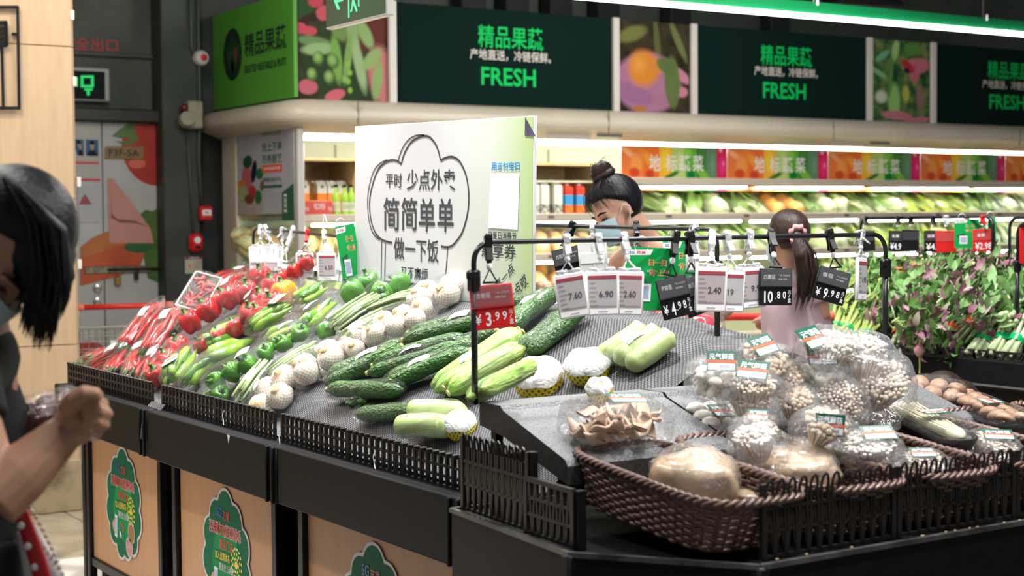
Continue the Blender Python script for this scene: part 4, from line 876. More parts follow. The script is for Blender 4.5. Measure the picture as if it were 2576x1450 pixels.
def pack(kind,label,A,B,lift=.035,roll=0,n=None,seed=0,lab='w',lx=.0,ly=0,group=None,wd=1,tilt=0,lr=0):
    T,L=packT(A,B,lift,roll,tilt=tilt,Lm=LMAX[kind]);random.seed(seed+11)
    nm={'red':'red_pepper_pack','yel':'yellow_pepper_pack','bell':'green_pepper_pack','horn':'long_pepper_pack','chili':'chili_pack','bean':'bean_pack','garl':'garlic_pack','cuc':'cucumber_pack','luf':'luffa_pack','zuc':'zucchini_pack','dry':'dried_chili_pack'}[kind]
    t=thing(nm,label,'vegetable pack',group,T);top=.03
    if kind in('red','yel','bell'):
        n=n or max(1,round(L/.092));s=L/n
        for i in range(n):
            x=-L/2+s*(i+.5);me=(PY if kind=='yel' and i==n-1 else random.choice(PG if kind=='bell' else PR))
            if kind=='bell':put(me,t,x,random.uniform(-.012,.012),0,random.random()*6,random.uniform(-1.2,1.2),random.uniform(-.8,.8),s/.088,name='pepper',stem=True)
            else: put(me,t,x,0,0,random.random()*6,random.uniform(-.35,.15),random.uniform(-.3,.3),min(1.08,s/.085),name='pepper',stem=True)
        W,Hh=.105*wd,.095;top=.047;obj('film',H_(L+.04,W,Hh,seed),None,t)
    elif kind=='chili':
        n=n or 10;k=L/.21
        for i in range(n):
            put(random.choice(CH),t,random.uniform(-.008,.008),-.035*wd+.07*wd*((i*.618)%1),-.012+.024*(i/n),random.uniform(-.10,.10),random.random()*6,0,k*.97,name='chili')
        top=.026;obj('film',H_(L+.05,.10*wd,.055,seed,tail=.15),None,t)
    elif kind=='dry':
        for i in range(22): put(random.choice(DC),t,-L/2+.03+random.random()*(L-.06),random.uniform(-.035,.035),-.01+.02*random.random(),random.random()*6,random.random()*6,0,1,name='dried_chili')
        mb=MB()
        for i in range(9): mb.add(bar((-L/2+L*i/8,-.058,-.03),(-L/2+L*i/8,-.058,.012),.006,.003)).add(bar((-L/2+L*i/8,.058,-.03),(-L/2+L*i/8,.058,.012),.006,.003))
        mb.add(bar((-L/2,-.06,.014),(L/2,-.06,.014),.006)).add(bar((-L/2,.06,.014),(L/2,.06,.014),.006)).add(bar((-L/2,-.06,.014),(-L/2,.06,.014),.006)).add(bar((L/2,-.06,.014),(L/2,.06,.014),.006))
        obj('tray_ribs',mb,mat('clear_rib',(.6,.58,.58),.2),t);top=.03;obj('film',H_(L+.03,.13,.07,seed,e=.35),None,t)
    elif kind=='horn':
        n=n or 5;k=L/.20
        for i in range(n): put(HP[(seed+i)%(5 if seed%3==0 else 4)],t,random.uniform(-.012,.012),-.036*wd+.072*wd*(i+.5)/n,-.006+.022*(i%2),random.uniform(-.14,.14),random.random()*6,0,k*.95,name='horn_pepper')
        top=.038;obj('film',H_(L+.05,.115*wd,.08,seed,tail=.12),None,t)
    elif kind=='bean':
        obj('stem_bundle',bundle(WBEAN if seed%2 else BEAN,L,.07*wd,13,seed),None,t);obj('stem_bundle',bundle(BEAN,L*.95,.06*wd,10,seed+5),None,t,TR(0,0,.014))
        obj('tray',box(L*.9,.085*wd,.012,(0,0,-.012),b=.004),TRB if seed%3!=2 else CLEAR,t);top=.034;obj('film',H_(L+.04,.10*wd,.06,seed,tail=.1),None,t)
    elif kind=='garl':
        n=n or 2;cols=max(1,round(L/.085));s=L/cols
        for i in range(cols):
            for j in range(n):
                o=put(garlic_me,t,-L/2+s*(i+.5),(j-(n-1)/2)*.078,random.uniform(-.004,.006),random.random()*6,random.uniform(-.9,.6),random.uniform(-.6,.6),min(1.1,s/.08),name='garlic_bulb');obj('root',root_me,None,o)
        top=.045;obj('film',H_(L+.035,.09*n,.09,seed),None,t)
    elif kind in('cuc','luf','zuc'):
        M_={'cuc':CK,'luf':LF,'zuc':ZC}[kind];n=n or 2;r={'cuc':.024,'luf':.022,'zuc':.030}[kind];L0={'cuc':.36,'luf':.40,'zuc':.26}[kind]
        for i in range(n): put(M_[(i+seed)%len(M_)],t,random.uniform(-.006,.006),(i-(n-1)/2)*r*1.95,0,math.pi*(seed%2),random.random()*.8,0,1,name={'cuc':'cucumber','luf':'luffa','zuc':'zucchini'}[kind]).scale=(L/L0,wd,wd)
        top=r*wd;obj('film',H_(L+.012,2*r*(1.02+.97*(n-1))*wd+.004,2*r*wd+.006,seed,e=.75,jit=.05),None,t)
    if 'w' in lab: obj('price_label',{'w':LBL,'ws':LBS,'wl':LBW}.get(lab,LBL),None,t,TR(lx,ly,top+.004)@RZ(lr)@RX(-ly*8))
    if 'b' in lab: brandlabel(t,TR(lx,ly,top+.008)@RZ(lr),seed=seed)
    return t
RP='red chili packs at the left end';RB='red bell pepper packs';GP='green pepper packs';CU='wrapped cucumbers';GA='netted garlic packs'
P=pack
P('chili','red chili pack lying flattest, at the far left corner of the island',(226,930),(302,912),seed=1,lx=.05,group=RP,lift=.05)
P('chili','red chili pack with wide white label, second from the left corner',(243,940),(318,900),seed=2,lx=.05,group=RP,lift=.045)
P('chili','slanted red chili pack behind the fence, third from the left corner',(293,952),(345,882),seed=3,lx=.07,group=RP,lift=.04)
P('chili','slanted red chili pack behind the fence, fourth from the left corner',(338,958),(378,882),seed=4,lx=.07,group=RP,lift=.04)
P('chili','slanted red chili pack nearest the red bell peppers behind the fence',(378,968),(425,890),seed=5,lx=.04,group=RP,lift=.045)
P('chili','tall red chili pack of upper row, left one with small label',(325,895),(412,785),seed=6,lx=.06,group=RP,lift=.05,n=12,wd=1.15)
P('chili','tall red chili pack of upper row, right one with large label',(388,905),(460,792),seed=7,lx=.06,group=RP,lift=.05,n=12,wd=1.15)
P('chili','small dark red chili pack behind the left upper chili pack',(322,872),(372,850),seed=8,lab='',group=RP,lift=.03)
P('dry','upright ribbed clear tray of pinkish dried chilies standing at the ridge',(494,812),(545,728),lift=.07,roll=.5,lab='',seed=1)
P('chili','thin red chili pack behind the dried chili tray, low on the ridge',(548,735),(650,700),seed=9,lx=.03,lift=.05,group=RP)
P('chili','red chili pack with square label left of the top bell peppers',(565,790),(612,715),seed=10,lx=.04,lift=.05,group=RP)
P('chili','dark red chili pack with label lying on the ridge near the left price frame',(640,722),(700,694),seed=11,lx=.02,lift=.045,group=RP)
P('chili','red chili pack hidden between the dried chili tray and upper chili packs',(440,835),(490,782),seed=12,lab='',lift=.03,group=RP)
P('red','front large three red bell pepper pack, stems facing the aisle',(480,868),(622,778),n=3,seed=3,lx=.03,ly=.04,lift=.085,group=RB)
P('red','red bell pepper pack lying under the large three pepper pack',(505,905),(628,838),n=3,seed=4,lab='',lift=.045,group=RB)
P('red','red bell pepper pack leftmost on the top row',(618,788),(690,712),n=2,seed=5,lab='',lift=.06,group=RB)
P('red','red bell pepper pack in the middle of the top row with label',(640,840),(722,738),n=3,seed=6,lx=-.0,ly=.04,lift=.06,group=RB)
P('red','highest red bell pepper pack pointing up at the ridge with bent label',(722,748),(812,688),n=3,seed=7,lx=.11,lift=.07,group=RB)
P('red','red bell pepper pack standing above the fence gap by the chili packs',(402,985),(478,882),n=3,seed=8,lx=.02,ly=.04,lift=.05,group=RB)
P('yel','orange yellow bell pepper with red peppers in one pack',(668,848),(748,756),n=3,seed=2,lab='',lift=.065)
P('horn','light green long pepper pack with green brand label by the fence gap',(448,985),(505,905),seed=0,lab='b',lx=-.03,lift=.055,group=GP,lr=-1.2)
P('horn','long green pepper pack at the fence, right of the branded pack',(490,990),(575,915),seed=1,lab='',lift=.05,group=GP)
P('horn','glossy long green pepper pack lying below the red peppers',(528,900),(660,860),seed=2,lab='',lift=.06,group=GP,wd=1.1)
P('horn','darker long green pepper pack lying across the middle of the slope',(530,950),(665,905),seed=4,lx=.0,ly=.02,lab='w',lift=.06,group=GP,wd=1.1)
P('horn','long pepper pack with green and orange brand label below the yellow pepper',(655,862),(758,800),seed=7,lab='b',lx=.045,lift=.065,group=GP,lr=.4)
P('horn','yellow green long pepper pack under the branded pepper pack',(685,895),(765,850),seed=3,lab='',lift=.05,group=GP)
P('horn','curled green pepper pack on black tray near the white board',(765,788),(828,745),seed=5,lab='',lift=.05,group=GP,wd=1.2)
P('horn','yellow green long pepper pack with white label right of the tray pack',(775,850),(862,785),seed=6,lx=.0,ly=.02,lift=.05,group=GP)
P('bell','large green bell pepper pack with label in middle of slope',(672,938),(795,865),n=3,seed=1,lx=.04,lift=.065,group=GP,ly=.02)
P('bell','large green bell pepper pack at fence with white label on top',(555,1005),(672,945),n=3,seed=2,lx=.08,ly=-.0,lift=.07,group=GP)
P('bell','green bell pepper pack against the left foot of the white board',(885,785),(958,742),n=2,seed=3,lab='',lift=.06,group=GP)
P('bell','green bell pepper pack in front of the white board, right one',(952,790),(1042,745),n=2,seed=5,lab='',lift=.06,group=GP)
P('bell','pale film wrapped green pepper pack beside the ribbed bean tray',(822,876),(900,822),n=2,seed=6,lab='',lift=.05,group=GP)
P('bell','small green bell pepper pack half hidden at the fence',(530,1028),(590,1000),n=2,seed=7,lab='',lift=.035,group=GP)
BN='bean and garlic shoot packs'
P('bean','green bean pack in black tray standing at the fence',(632,1030),(690,950),seed=1,lx=.01,lift=.045,group=BN)
P('bean','pale bean stems pack between bell peppers and garlic',(705,968),(805,900),seed=2,lab='',lift=.035,group=BN)
P('bean','green bean pack in ribbed clear tray below the white board',(865,862),(968,790),seed=4,lab='',lift=.06,group=BN,wd=1.2)
P('bean','thin green stem pack in black tray beneath the board bells',(965,812),(1085,775),seed=3,lab='',lift=.045,group=BN)
P('bean','green bean pack leaning on the middle garlic pack',(900,885),(985,832),seed=6,lx=-.03,lift=.05,group=BN)
P('garl','two rows of white netted garlic at the slope middle with white label',(762,985),(885,915),seed=1,lx=.04,ly=.0,lift=.06,group=GA)
P('garl','netted garlic pack hanging lowest over the fence',(702,1062),(728,975),seed=2,n=2,lx=.03,ly=.04,lift=.055,group=GA,lab='ws')
P('garl','netted garlic pack just above the slope middle with white label',(880,920),(960,865),seed=3,lx=.02,ly=.0,lift=.05,group=GA)
P('garl','bright netted garlic pack left of the longest cucumber',(962,882),(1105,830),seed=4,lab='',lift=.07,group=GA)
P('garl','netted garlic pack in front of the white board behind the red price card',(1045,800),(1185,765),seed=5,lab='',lift=.065,group=GA)
P('cuc','dark cucumber pair with square label, beside the middle garlic',(838,992),(1035,900),seed=1,lx=.02,lift=.05,group=CU,lab='wl',wd=1.15)
P('cuc','cucumber pair lying above the label facing the fence',(952,968),(1185,885),seed=2,lx=-.01,ly=.01,lift=.05,group=CU,lab='wl')
P('cuc','cucumber pair ending at the price frame post with tilted label',(985,1000),(1215,912),seed=3,lx=-.02,lift=.055,group=CU,lab='wl')
P('cuc','long cucumber pair running up behind the red price card',(1040,892),(1280,822),seed=4,lx=.04,lift=.06,group=CU,n=2,lab='wl')
P('cuc','dark cucumber single in shade right of the price frame post',(1150,905),(1330,840),seed=5,lab='',lift=.04,group=CU,n=1)
P('cuc','upper cucumber pair with square label leaning to the ridge',(1290,878),(1400,772),seed=6,lx=.03,lift=.055,group=CU,wd=1.15)
P('cuc','rightmost cucumber pair below the hanging electronic tags',(1338,915),(1484,798),seed=7,lab='',lift=.045,group=CU,wd=1.05)
P('cuc','cucumber single beneath the red price card pointing at the board',(1205,835),(1345,790),seed=8,lab='',lift=.06,group=CU,n=1)
P('cuc','cucumber pair lowest on the step, with film twisted at the left',(888,1050),(1125,1028),seed=9,lab='',lift=.05,group=CU)
P('cuc','film wrapped cucumber lying in front of the lowest pair',(845,1018),(1035,1005),seed=10,lab='',lift=.045,group=CU,n=1,wd=1.1)
P('cuc','single cucumber nearest the bare cloth step',(905,1070),(1095,1052),seed=11,lab='',lift=.035,group=CU,n=1)
P('luf','light green ridged luffa pair with white label crossing the frame post',(1110,1015),(1330,872),seed=1,lx=-.02,lift=.05,wd=1.25,lab='w',lr=1.2)
P('luf','light green ridged luffa pair with crumpled film, lower one',(1150,1030),(1335,905),seed=2,lab='',lift=.055,wd=1.2)
P('luf','pale luffa pack beside the larger yellow netted melon',(1215,1018),(1345,968),seed=3,lab='',lift=.035)
P('zuc','pack of three pale green zucchini lying alone on the cloth',(1560,945),(1668,872),seed=1,n=3,lx=.0,lift=.045,wd=1.0)
P('zuc','pale zucchini pack on the lowest step by the frame foot',(1045,1092),(1178,1080),seed=2,n=2,lab='',lift=.045,wd=1.1)
def melon(u,v,r,lab,sq=.85):
    p=surf(u,v+r*380,0);p.z+=r*.50;t=thing('netted_melon',lab,'fruit','yellow netted melons',TR(p.x,p.y,p.z)@RX(.35)@RY(-.35))
    obj('fruit_in_net',MB().add(ball(r,r,r*sq,(0,0,0),28,16,1,.06,3)),YNET,t,smooth='all');obj('film_cap',MB().add(lathe([(r*1.05,r*.34),(r*1.02,r*.46),(r*.90,r*.68),(r*.66,r*.86),(r*.3,r*.99),(.001,r*1.01)],26,lambda q,z,a:(q*(1+.025*math.sin(a*7+z*60)),z*sq*1.06+.003*math.sin(a*5)),cap=False)),bpy.data.materials['melon_film'],t,smooth='all')
film_mat('melon_film',.72,.08,.25,30)  # dense white haze paints the overexposed top of the cling film
melon(1355,965,.068,'larger yellow netted melon in cling film beside the luffa packs');melon(1479,933,.062,'yellow netted melon beside the three zucchini',.72);melon(1158,1078,.045,'yellow netted melon partly behind the foot of the price frame');melon(1508,988,.032,'small yellow netted melon peeking over the grey riser')
# rear side packs and roots at the ridge
def rearpt(u,v,X): return on(u,v,X=X)
GING=mat('ginger_skin',(.52,.28,.14),.5,(.62,.38,.2),20)
p=rearpt(1352,745,2.76);t=thing('ginger_pack','pack of pale brown ginger roots behind right edge of the board','vegetable pack',None,TR(p.x,p.y,p.z))
for i in range(5): obj('ginger_root',MB().add(tube([(0,-.08+.035*i,.0),(.0,-.05+.035*i,.02+.01*(i%2)),(.01,-.02+.03*i,.0)],[.012,.020,.010],8)),GING,t,smooth='all')
obj('film',H_(.22,.10,.08,1),None,t,RZ(math.pi/2))
for k,(u,v,lab) in enumerate(((1700,818,'red packaged sausages on the far side of the ridge, left pack'),(1745,838,'red packaged sausages on the far side of the ridge, right pack'))):
    p=rearpt(u,v,2.82);t=thing('red_bag',lab,'food pack','red packs behind the ridge',TR(p.x,p.y,p.z)@RZ(1.2*k))
    obj('bag_body',MB().add(ball(.08,.065,.055,(0,0,0),20,12,.8,.25,k)),mat('red_film',(.50,.02,.04),.15,coat=.7),t,smooth='all');obj('film',H_(.19,.16,.14,k),None,t)
# ================= MUSHROOM STAND =================
foot=[(1.785,3.075),(1.735,2.53),(1.965,2.235),(3.66,2.27),(3.66,3.075)]
def prism(pts,z0,z1): return poly(pts[::-1],z0,z1-z0)
def inset(pts,d):
    cx=sum(p[0] for p in pts)/len(pts);cy=sum(p[1] for p in pts)/len(pts);return [(x+(cx-x)*d,y+(cy-y)*d) for x,y in pts]
t=thing('mushroom_stand','black mushroom stand with chamfered corner at the near end','display table',T=I())
obj('stand_band',MB().add(prism(foot,.62,.842)),BLK,t,smooth=False);obj('stand_base',MB().add(prism(inset(foot,.05),0,.62)),BLKM,t,smooth=False)
mb=MB()
for a,b in zip(foot,foot[1:]+foot[:1]): mb.add(bar((a[0],a[1],.846),(b[0],b[1],.846),.012,.010))
obj('edge_trim',mb,mat('edge_highlight',(.10,.10,.10),.3,(.02,.02,.02),12),t,smooth=False)  # paler grey paints the highlight along the top edge of the stand
for a in ((1.735,2.53),(1.965,2.235)): obj('corner_cap',box(.03,.03,.23,(a[0]+.004,a[1]+.004,.731),b=.006),BLKM,t)
# grey risers
RIS=mat('grey_foam',(.085,.088,.095),.42,(.20,.205,.215),230,bump=.5,bs=260,spec=.7,lo=.4,hi=.7);RSD=mat('foam_side',(.022,.022,.024),.5,(.04,.04,.04),120)
def riser(x0,x1,lab):
    pr=[(3.065,1.088),(2.975,1.088),(2.965,1.078),(2.72,.998),(2.71,.985),(2.71,.945),(2.965,1.02),(3.065,1.035)]
    n=len(pr);mb=MB();vs=[(x0,y,z) for y,z in pr]+[(x1,y,z) for y,z in pr]
    mb.add((vs,[(i,n+i,n+(i+1)%n,(i+1)%n) for i in range(4)]),0);mb.add((vs,[(i,n+i,n+(i+1)%n,(i+1)%n) for i in range(4,n)]+[tuple(range(n))[::1],tuple(range(n,2*n))[::-1]]),1)
    o=obj('foam_riser',mb,[RIS,RSD],smooth=False);tag(o,lab,'riser','grey risers');return o
riser(1.855,2.31,'grey granular riser board at the left, holding the oyster mushroom pack');riser(2.318,2.86,'grey granular riser board right of the seam, under the bagged mushrooms');riser(2.868,3.11,'grey granular riser board under the mushroom bags near the right frame post')
mb=MB()
for x in (1.88,2.3,2.84,3.08):
    for y in (2.76,3.03): mb.add(box(.02,.02,.14 if y<2.9 else .19,(x,y,.845+(.07 if y<2.9 else .095))))
mb.add(box(1.24,.02,.02,(2.48,3.03,.96)));mb.add(box(1.24,.02,.02,(2.48,2.76,.90)))
obj('riser_frame',mb,BLKM,t,smooth=False)
# lattice crates
LAT=mat('crate_plastic',(.012,.0105,.010),.35)
def lattice(L,H,arch=True):
    mb=MB();n=max(2,round(L/.0285));s=L/n
    for z in (0,H*.34,H*.64): mb.add(box(L,.007,.006,(0,0,z+.004)))
    for i in range(n):
        x=-L/2+s*(i+.5);k=.30 if arch else .05
        mb.add(bar((x-s*.46,0,0),(x-s*k,0,H*(.86 if arch else .97)),.0055,.007)).add(bar((x+s*.46,0,0),(x+s*k,0,H*(.86 if arch else .97)),.0055,.007))
        if arch:
            mb.add(tube([(x-s*.32,0,H*.84),(x-s*.30,-.002,H*.94),(x-s*.17,-.004,H*1.02),(x,-.005,H*1.045),(x+s*.17,-.004,H*1.02),(x+s*.30,-.002,H*.94),(x+s*.32,0,H*.84)],.0030,6));mb.add(bar((x,0,H*.64),(x-s*.46,0,0),.004,.006)).add(bar((x,0,H*.64),(x+s*.46,0,0),.004,.006))
    for x in (-L/2,L/2): mb.add(box(.012,.010,H,(x,0,H/2)))
    if not arch: mb.add(box(L,.010,.010,(0,0,H)))
    return mesh('lattice_crate',mb,LAT,False)
def placelat(a,b,z,H,lab,arch=True):
    a=V((*a,z));b=V((*b,z));x=(b-a).normalized();y=V((0,0,1)).cross(x)
    tag(obj('lattice_crate',lattice((b-a).length,H,arch),None,None,basis((a+b)/2,x,y,V((0,0,1)))),lab,'crate','black lattice crate sides')
placelat((1.805,3.055),(1.785,2.755),.848,.168,'black lattice crate side beneath the grey riser, left of the baskets')
placelat((1.775,2.745),(1.765,2.56),.848,.115,'lower black lattice crate side left of the first wicker basket',False)
placelat((2.00,2.265),(2.355,2.275),.850,.145,'black arched lattice crate side at the front, left one')
placelat((2.372,2.276),(2.725,2.282),.850,.145,'black arched lattice crate side at the front, second')
placelat((2.74,2.283),(3.09,2.29),.850,.145,'black arched lattice crate side at the front, right edge of view')
mb=MB()
for (x,y) in ((1.79,2.75),(1.775,2.555)): mb.add(box(.014,.014,.15,(x,y,.92)))
obj('crate_post',box(.016,.02,.17,(1.792,2.75,.932)),BLKM,t);obj('crate_post',box(.02,.016,.12,(1.775,2.552,.905)),BLKM,t)
# crate bottom litter
random.seed(5)
for k in range(16):
    a=random.random();x=2.0+a*.9;y=2.255;obj('mushroom_crumb',ball(.004,.003,.002,(0,0,0),6,4),mat('crumb',(.45,.33,.18),.8),t,TR(x,y,.850))
# wicker baskets
WIK=mat('brown_wicker',(.085,.045,.035),.38,(.15,.085,.065),60,coat=.25)
def ring(L,W,e,N):
    o=[]
    for i in range(N):
        a=2*math.pi*i/N;c,s=math.cos(a),math.sin(a);o.append((W/2*math.copysign(abs(c)**e,c),L/2*math.copysign(abs(s)**e,s)))
    # resample evenly
    P=o+[o[0]];d=[0]
    for a,b in zip(P,P[1:]): d.append(d[-1]+math.hypot(b[0]-a[0],b[1]-a[1]))
    out=[];j=0
    for i in range(N):
        s=d[-1]*i/N
        while d[j+1]<s:j+=1
        k=(s-d[j])/(d[j+1]-d[j] or 1);out.append((P[j][0]+(P[j+1][0]-P[j][0])*k,P[j][1]+(P[j+1][1]-P[j][1])*k))
    return out
def closedtube(pts,r,n=4,flat=1):
    N=len(pts);vs=[];fs=[]
    for i,p in enumerate(pts):
        a=V(pts[i-1]);c=V(pts[(i+1)%N]);t_=(c-a).normalized();x=t_.cross(V((0,0,1))).normalized();y=V((0,0,1))
        for k in range(n):
            an=2*math.pi*k/n+math.pi/4;vs.append(tuple(V(p)+x*r*math.cos(an)*flat+y*r*math.sin(an)))
    for i in range(N):
        for k in range(n): fs.append((i*n+k,i*n+(k+1)%n,((i+1)%N)*n+(k+1)%n,((i+1)%N)*n+k))
    return vs,fs
def basketmeshes(L,W,Hh):
    N=112;rows=13;mb=MB()
    for k in range(rows):
        z=Hh*k/(rows-1);f=.84+.16*z/Hh;R_=ring(L*f,W*f,.42,N);pts=[]
        for i,(x,y) in enumerate(R_):
            l=math.hypot(x,y);o=.0035*math.sin(math.pi*(i/2+k)+.001)*1;o=.0034*(1 if ((i//2+k)%2) else -1);pts.append((x*(1+o/l),y*(1+o/l),z+.0007*math.sin(i*1.3)))
        mb.add(closedtube(pts,.0048,4,.7))
    for i in range(0,N,4):
        f=.84;a=ring(L*f,W*f,.42,N)[i];b=ring(L,W,.42,N)[i];mb.add(tube([(a[0],a[1],0),(b[0],b[1],Hh)],.0032,5,False))
    wall=mesh('woven_wall',mb,WIK,'all')
    mb=MB();R_=ring(L*1.01,W*1.01,.42,160)
    for ph in (0,2.09,4.19):
        pts=[]
        for i,(x,y) in enumerate(R_):
            l=math.hypot(x,y);a=i*2*math.pi/7+ph;pts.append((x*(1+.0065*math.cos(a)/l),y*(1+.0065*math.cos(a)/l),Hh+.007+.0055*math.sin(a)))
        mb.add(closedtube(pts,.0052,5))
    rim=mesh('braided_rim',mb,WIK,'all')
    mb=MB().add(poly(ring(L*.84,W*.84,.42,48),0,.004));
    for i in range(14): mb.add(box(W*.8,.012,.004,(0,-L*.38+i*L*.76/13,.006)))
    return wall,rim,mesh('basket_floor',mb,WIK,False)
BK=basketmeshes(.50,.265,.095)
blab=['brown wicker basket nearest, holding one large wrapped mushroom bag','second wicker basket, with mushroom bag and pale flat bag','third brown wicker basket with green labelled bags','fourth brown wicker basket under the slanted enoki tray','fifth wicker basket near the right edge under brown mushrooms tray','sixth wicker basket at the far right behind the frame post']
for i,x in enumerate((2.01,2.285,2.56,2.835,3.11,3.385)):
    t=thing('wicker_basket',blab[i],'basket','wicker baskets on the mushroom stand',TR(x,2.525,.885)@RX(math.radians(5.5)))
    obj('woven_wall',BK[0],None,t);obj('braided_rim',BK[1],None,t);obj('basket_floor',BK[2],None,t)
# ---------------- mushrooms ----------------
MW=mat('white_mushroom',(.74,.69,.62),.5,(.80,.77,.72),20);MB_=mat('beige_mushroom',(.50,.38,.27),.55,(.62,.50,.38),40);MC=mat('cream_stem',(.66,.55,.42),.5,(.74,.65,.52),30,stretch=(1,1,.2));MBr=mat('brown_cap',(.30,.16,.09),.45,(.42,.26,.17),30)
MTAN=mat('wrapped_cream',(.48,.33,.20),.3,(.62,.47,.32),9,coat=.6)
def enoki(seed,capm,stm,n=80,R=.055,r=.006,sp=.7):
    random.seed(seed);mb=MB()
    for i in range(n):
        a=i*2.4;q=R*math.sqrt((i+.5)/n);x,y=q*math.cos(a),q*math.sin(a);h=.028+.018*math.cos(q/R*1.4)+random.uniform(-.006,.006)
        bx,by=x*.35,y*.35;rr=r*random.uniform(.7,1.3)
        mb.add(tube([(bx,by,-.045),(x*.8,y*.8,h*.3),(x,y,h)],[.003,.0032,.0028],5,False),1)
        mb.add(ball(rr,rr,rr*.75,(x,y,h),7,5),0)
    return mesh('mushroom_cluster',mb,[capm,stm],'all')
EN=[enoki(1,MW,MC,150,.06,.0055),enoki(2,MB_,MC,70,.056,.009),enoki(3,MC,MC,110,.058,.005)]
btn=mesh('button_mushroom',MB().add(lathe([(.001,-.018),(.008,-.017),(.008,-.002),(.019,-.003),(.021,.004),(.016,.013),(.008,.017),(.001,.018)],14)),MW,'all')
brn=mesh('brown_mushroom',MB().add(lathe([(.001,-.014),(.008,-.013),(.009,-.002),(.026,-.004),(.029,.004),(.022,.014),(.010,.019),(.001,.020)],14)),MBr,'all')
def bagmesh(seed,sx=.085,sy=.07,sz=.06,tw=1):
    vs,fs=ball(1,1,1,(0,0,0),30,18,.8);o=[]
    for x,y,z in vs:
        k=1+.16*noise.noise(V((x*2.2+seed*5,y*2.2,z*2.2)))+.10*noise.noise(V((x*6+seed,y*6,z*6)))
        if tw and x>.62: k*=1.0-.75*(x-.62)/.38 if x<.9 else .45
        xx=x*(1.12 if x>.6 and tw else 1)
        if tw and x>.92: k=.8+.5*noise.noise(V((y*9,z*9,seed)))
        o.append((sx*xx,sy*y*k,sz*z*k))
    return mesh('bag_film',MB().add((o,fs)),BAGF,'all')
BGM=[bagmesh(s) for s in (1,2,3,4)];BGR=[bagmesh(s,.075,.072,.062,0) for s in (5,6)]
def mush(kind,label,u,v,wpx,lift=.06,rz=0,rx=0,ry=0,lab=None,seed=0,group='bagged mushrooms on the stand',lp=(0,0,.062),lrx=0,flat_=1,twist=True,T=None):
    p=surf(u,v,lift);d=(p-CP).dot(FW);k=wpx/FPX*d/.148
    # face the camera a little
    Tm=TR(p.x,p.y,p.z)@RZ(-TH+rz)@RX(.25+rx)@RY(ry)@Mx.Diagonal((k,k,k*flat_,1)) if T is None else T
    t=thing('mushroom_bag' if kind not in('tray','punnet') else 'mushroom_tray',label,'mushroom pack',group,Tm);random.seed(seed+40)
    if kind in(0,1,2): obj('mushroom_cluster',EN[kind],None,t,RZ(random.random()*6)@RX(random.uniform(-.5,.5)),kind='stuff')
    elif kind=='btn':
        for i in range(16):
            a=i*2.4;q=.052*math.sqrt((i+.5)/16);put(btn,t,q*math.cos(a),q*.85*math.sin(a),.02*math.cos(q*25)-.0,random.random()*6,random.uniform(-.9,.9),random.uniform(-.9,.9),1,name='button_mushroom')
        for i in range(7):
            a=i*.9;put(btn,t,.04*math.cos(a),.035*math.sin(a),-.025,a,1,0,1,name='button_mushroom')
    elif kind=='wrap':
        obj('wrapped_mushrooms',MB().add(ball(.085,.068,.05,(0,0,0),26,16,.7,.18,seed)),MTAN,t,smooth='all')
    obj('bag_film',(BGM if twist else BGR)[seed%(4 if twist else 2)] if kind!='wrap' else BGM[seed%4],None,t,RZ(seed*2.1 if kind!='wrap' else 2.6)@(Mx.Diagonal((1.06,1.06,1.02,1))))
    if lab is not None: brandlabel(t,TR(*lp)@RZ(lab)@RX(lrx+.15),.078,.058,seed=0)
    return t
M_=mush
M_('btn','bag of white button mushrooms with green brand label, leftmost of the pile',1800,955,140,.10,seed=1,lab=-.1,lp=(.01,-.03,.062),lrx=.7)
M_(1,'bag of brown capped mushrooms with tilted paper label behind the button mushrooms',1915,925,150,.13,seed=2,lab=.7,lp=(-.0,-.02,.066),lrx=.5)
M_(2,'bag of pale mushrooms with slanted label in the left middle of the pile',1890,990,150,.10,seed=3,lab=-.35,lp=(-.0,-.01,.066),lrx=.4)
M_(2,'enoki bag standing below the slanted label bag, above second basket',1888,1035,130,.06,seed=4)
M_(0,'topmost clear bag of small white mushrooms with label at left',2080,895,170,.17,rz=.3,seed=5,lab=.5,lp=(-.05,-.02,.05),lrx=.4)
M_(0,'clear bag of fine white mushrooms at top right of the pile with loose film',2165,898,150,.15,rz=-.3,seed=6)
M_('btn','bag of white mushrooms with a label edged green and red in pile centre',2062,950,140,.12,seed=7,lab=0,lp=(.0,-.02,.066),lrx=.4)
M_(1,'brownish mushroom bag between the two labelled bags at centre left',1975,960,120,.10,seed=8)
M_(1,'clear bag of clustered small mushrooms above the third basket',1995,1020,125,.07,seed=9,rx=.4)
M_(2,'bag of brown stemmed enoki hanging over the third basket',2105,1020,150,.08,seed=10,rx=.9)
M_(2,'large clear bag of beige enoki at the right end of the pile',2205,980,190,.10,seed=11,rx=.5)
M_(0,'hazy bag behind the large beige enoki bag by the right post',2160,945,150,.13,seed=12)
M_(0,'round bag of pale mushrooms standing in the second basket',1905,1120,140,.07,seed=13,rx=.4)
M_(1,'small white capped mushroom bag on the back rim of the second basket',1905,1083,100,.08,seed=14,lab=-.2,lp=(0,0,.062),lrx=.2)
M_(1,'brown mushroom bag with large green label in the third basket',2068,1085,140,.09,seed=15,lab=-.25,lp=(.01,-.045,.035),lrx=1.0)
M_(0,'pale mushroom bag with label lying at the middle of the third basket',2185,1140,160,.06,seed=16,lab=.1,lp=(.02,0,.064),lrx=.1,flat_=.8)
M_('wrap','large cream wrapped mushroom bag in the nearest basket',1745,1212,190,.02,seed=1,rz=-.2,flat_=1.15)
M_('wrap','flat cream mushroom bag at the front of second basket',2005,1180,180,.01,seed=2,rz=-.1,flat_=.75)
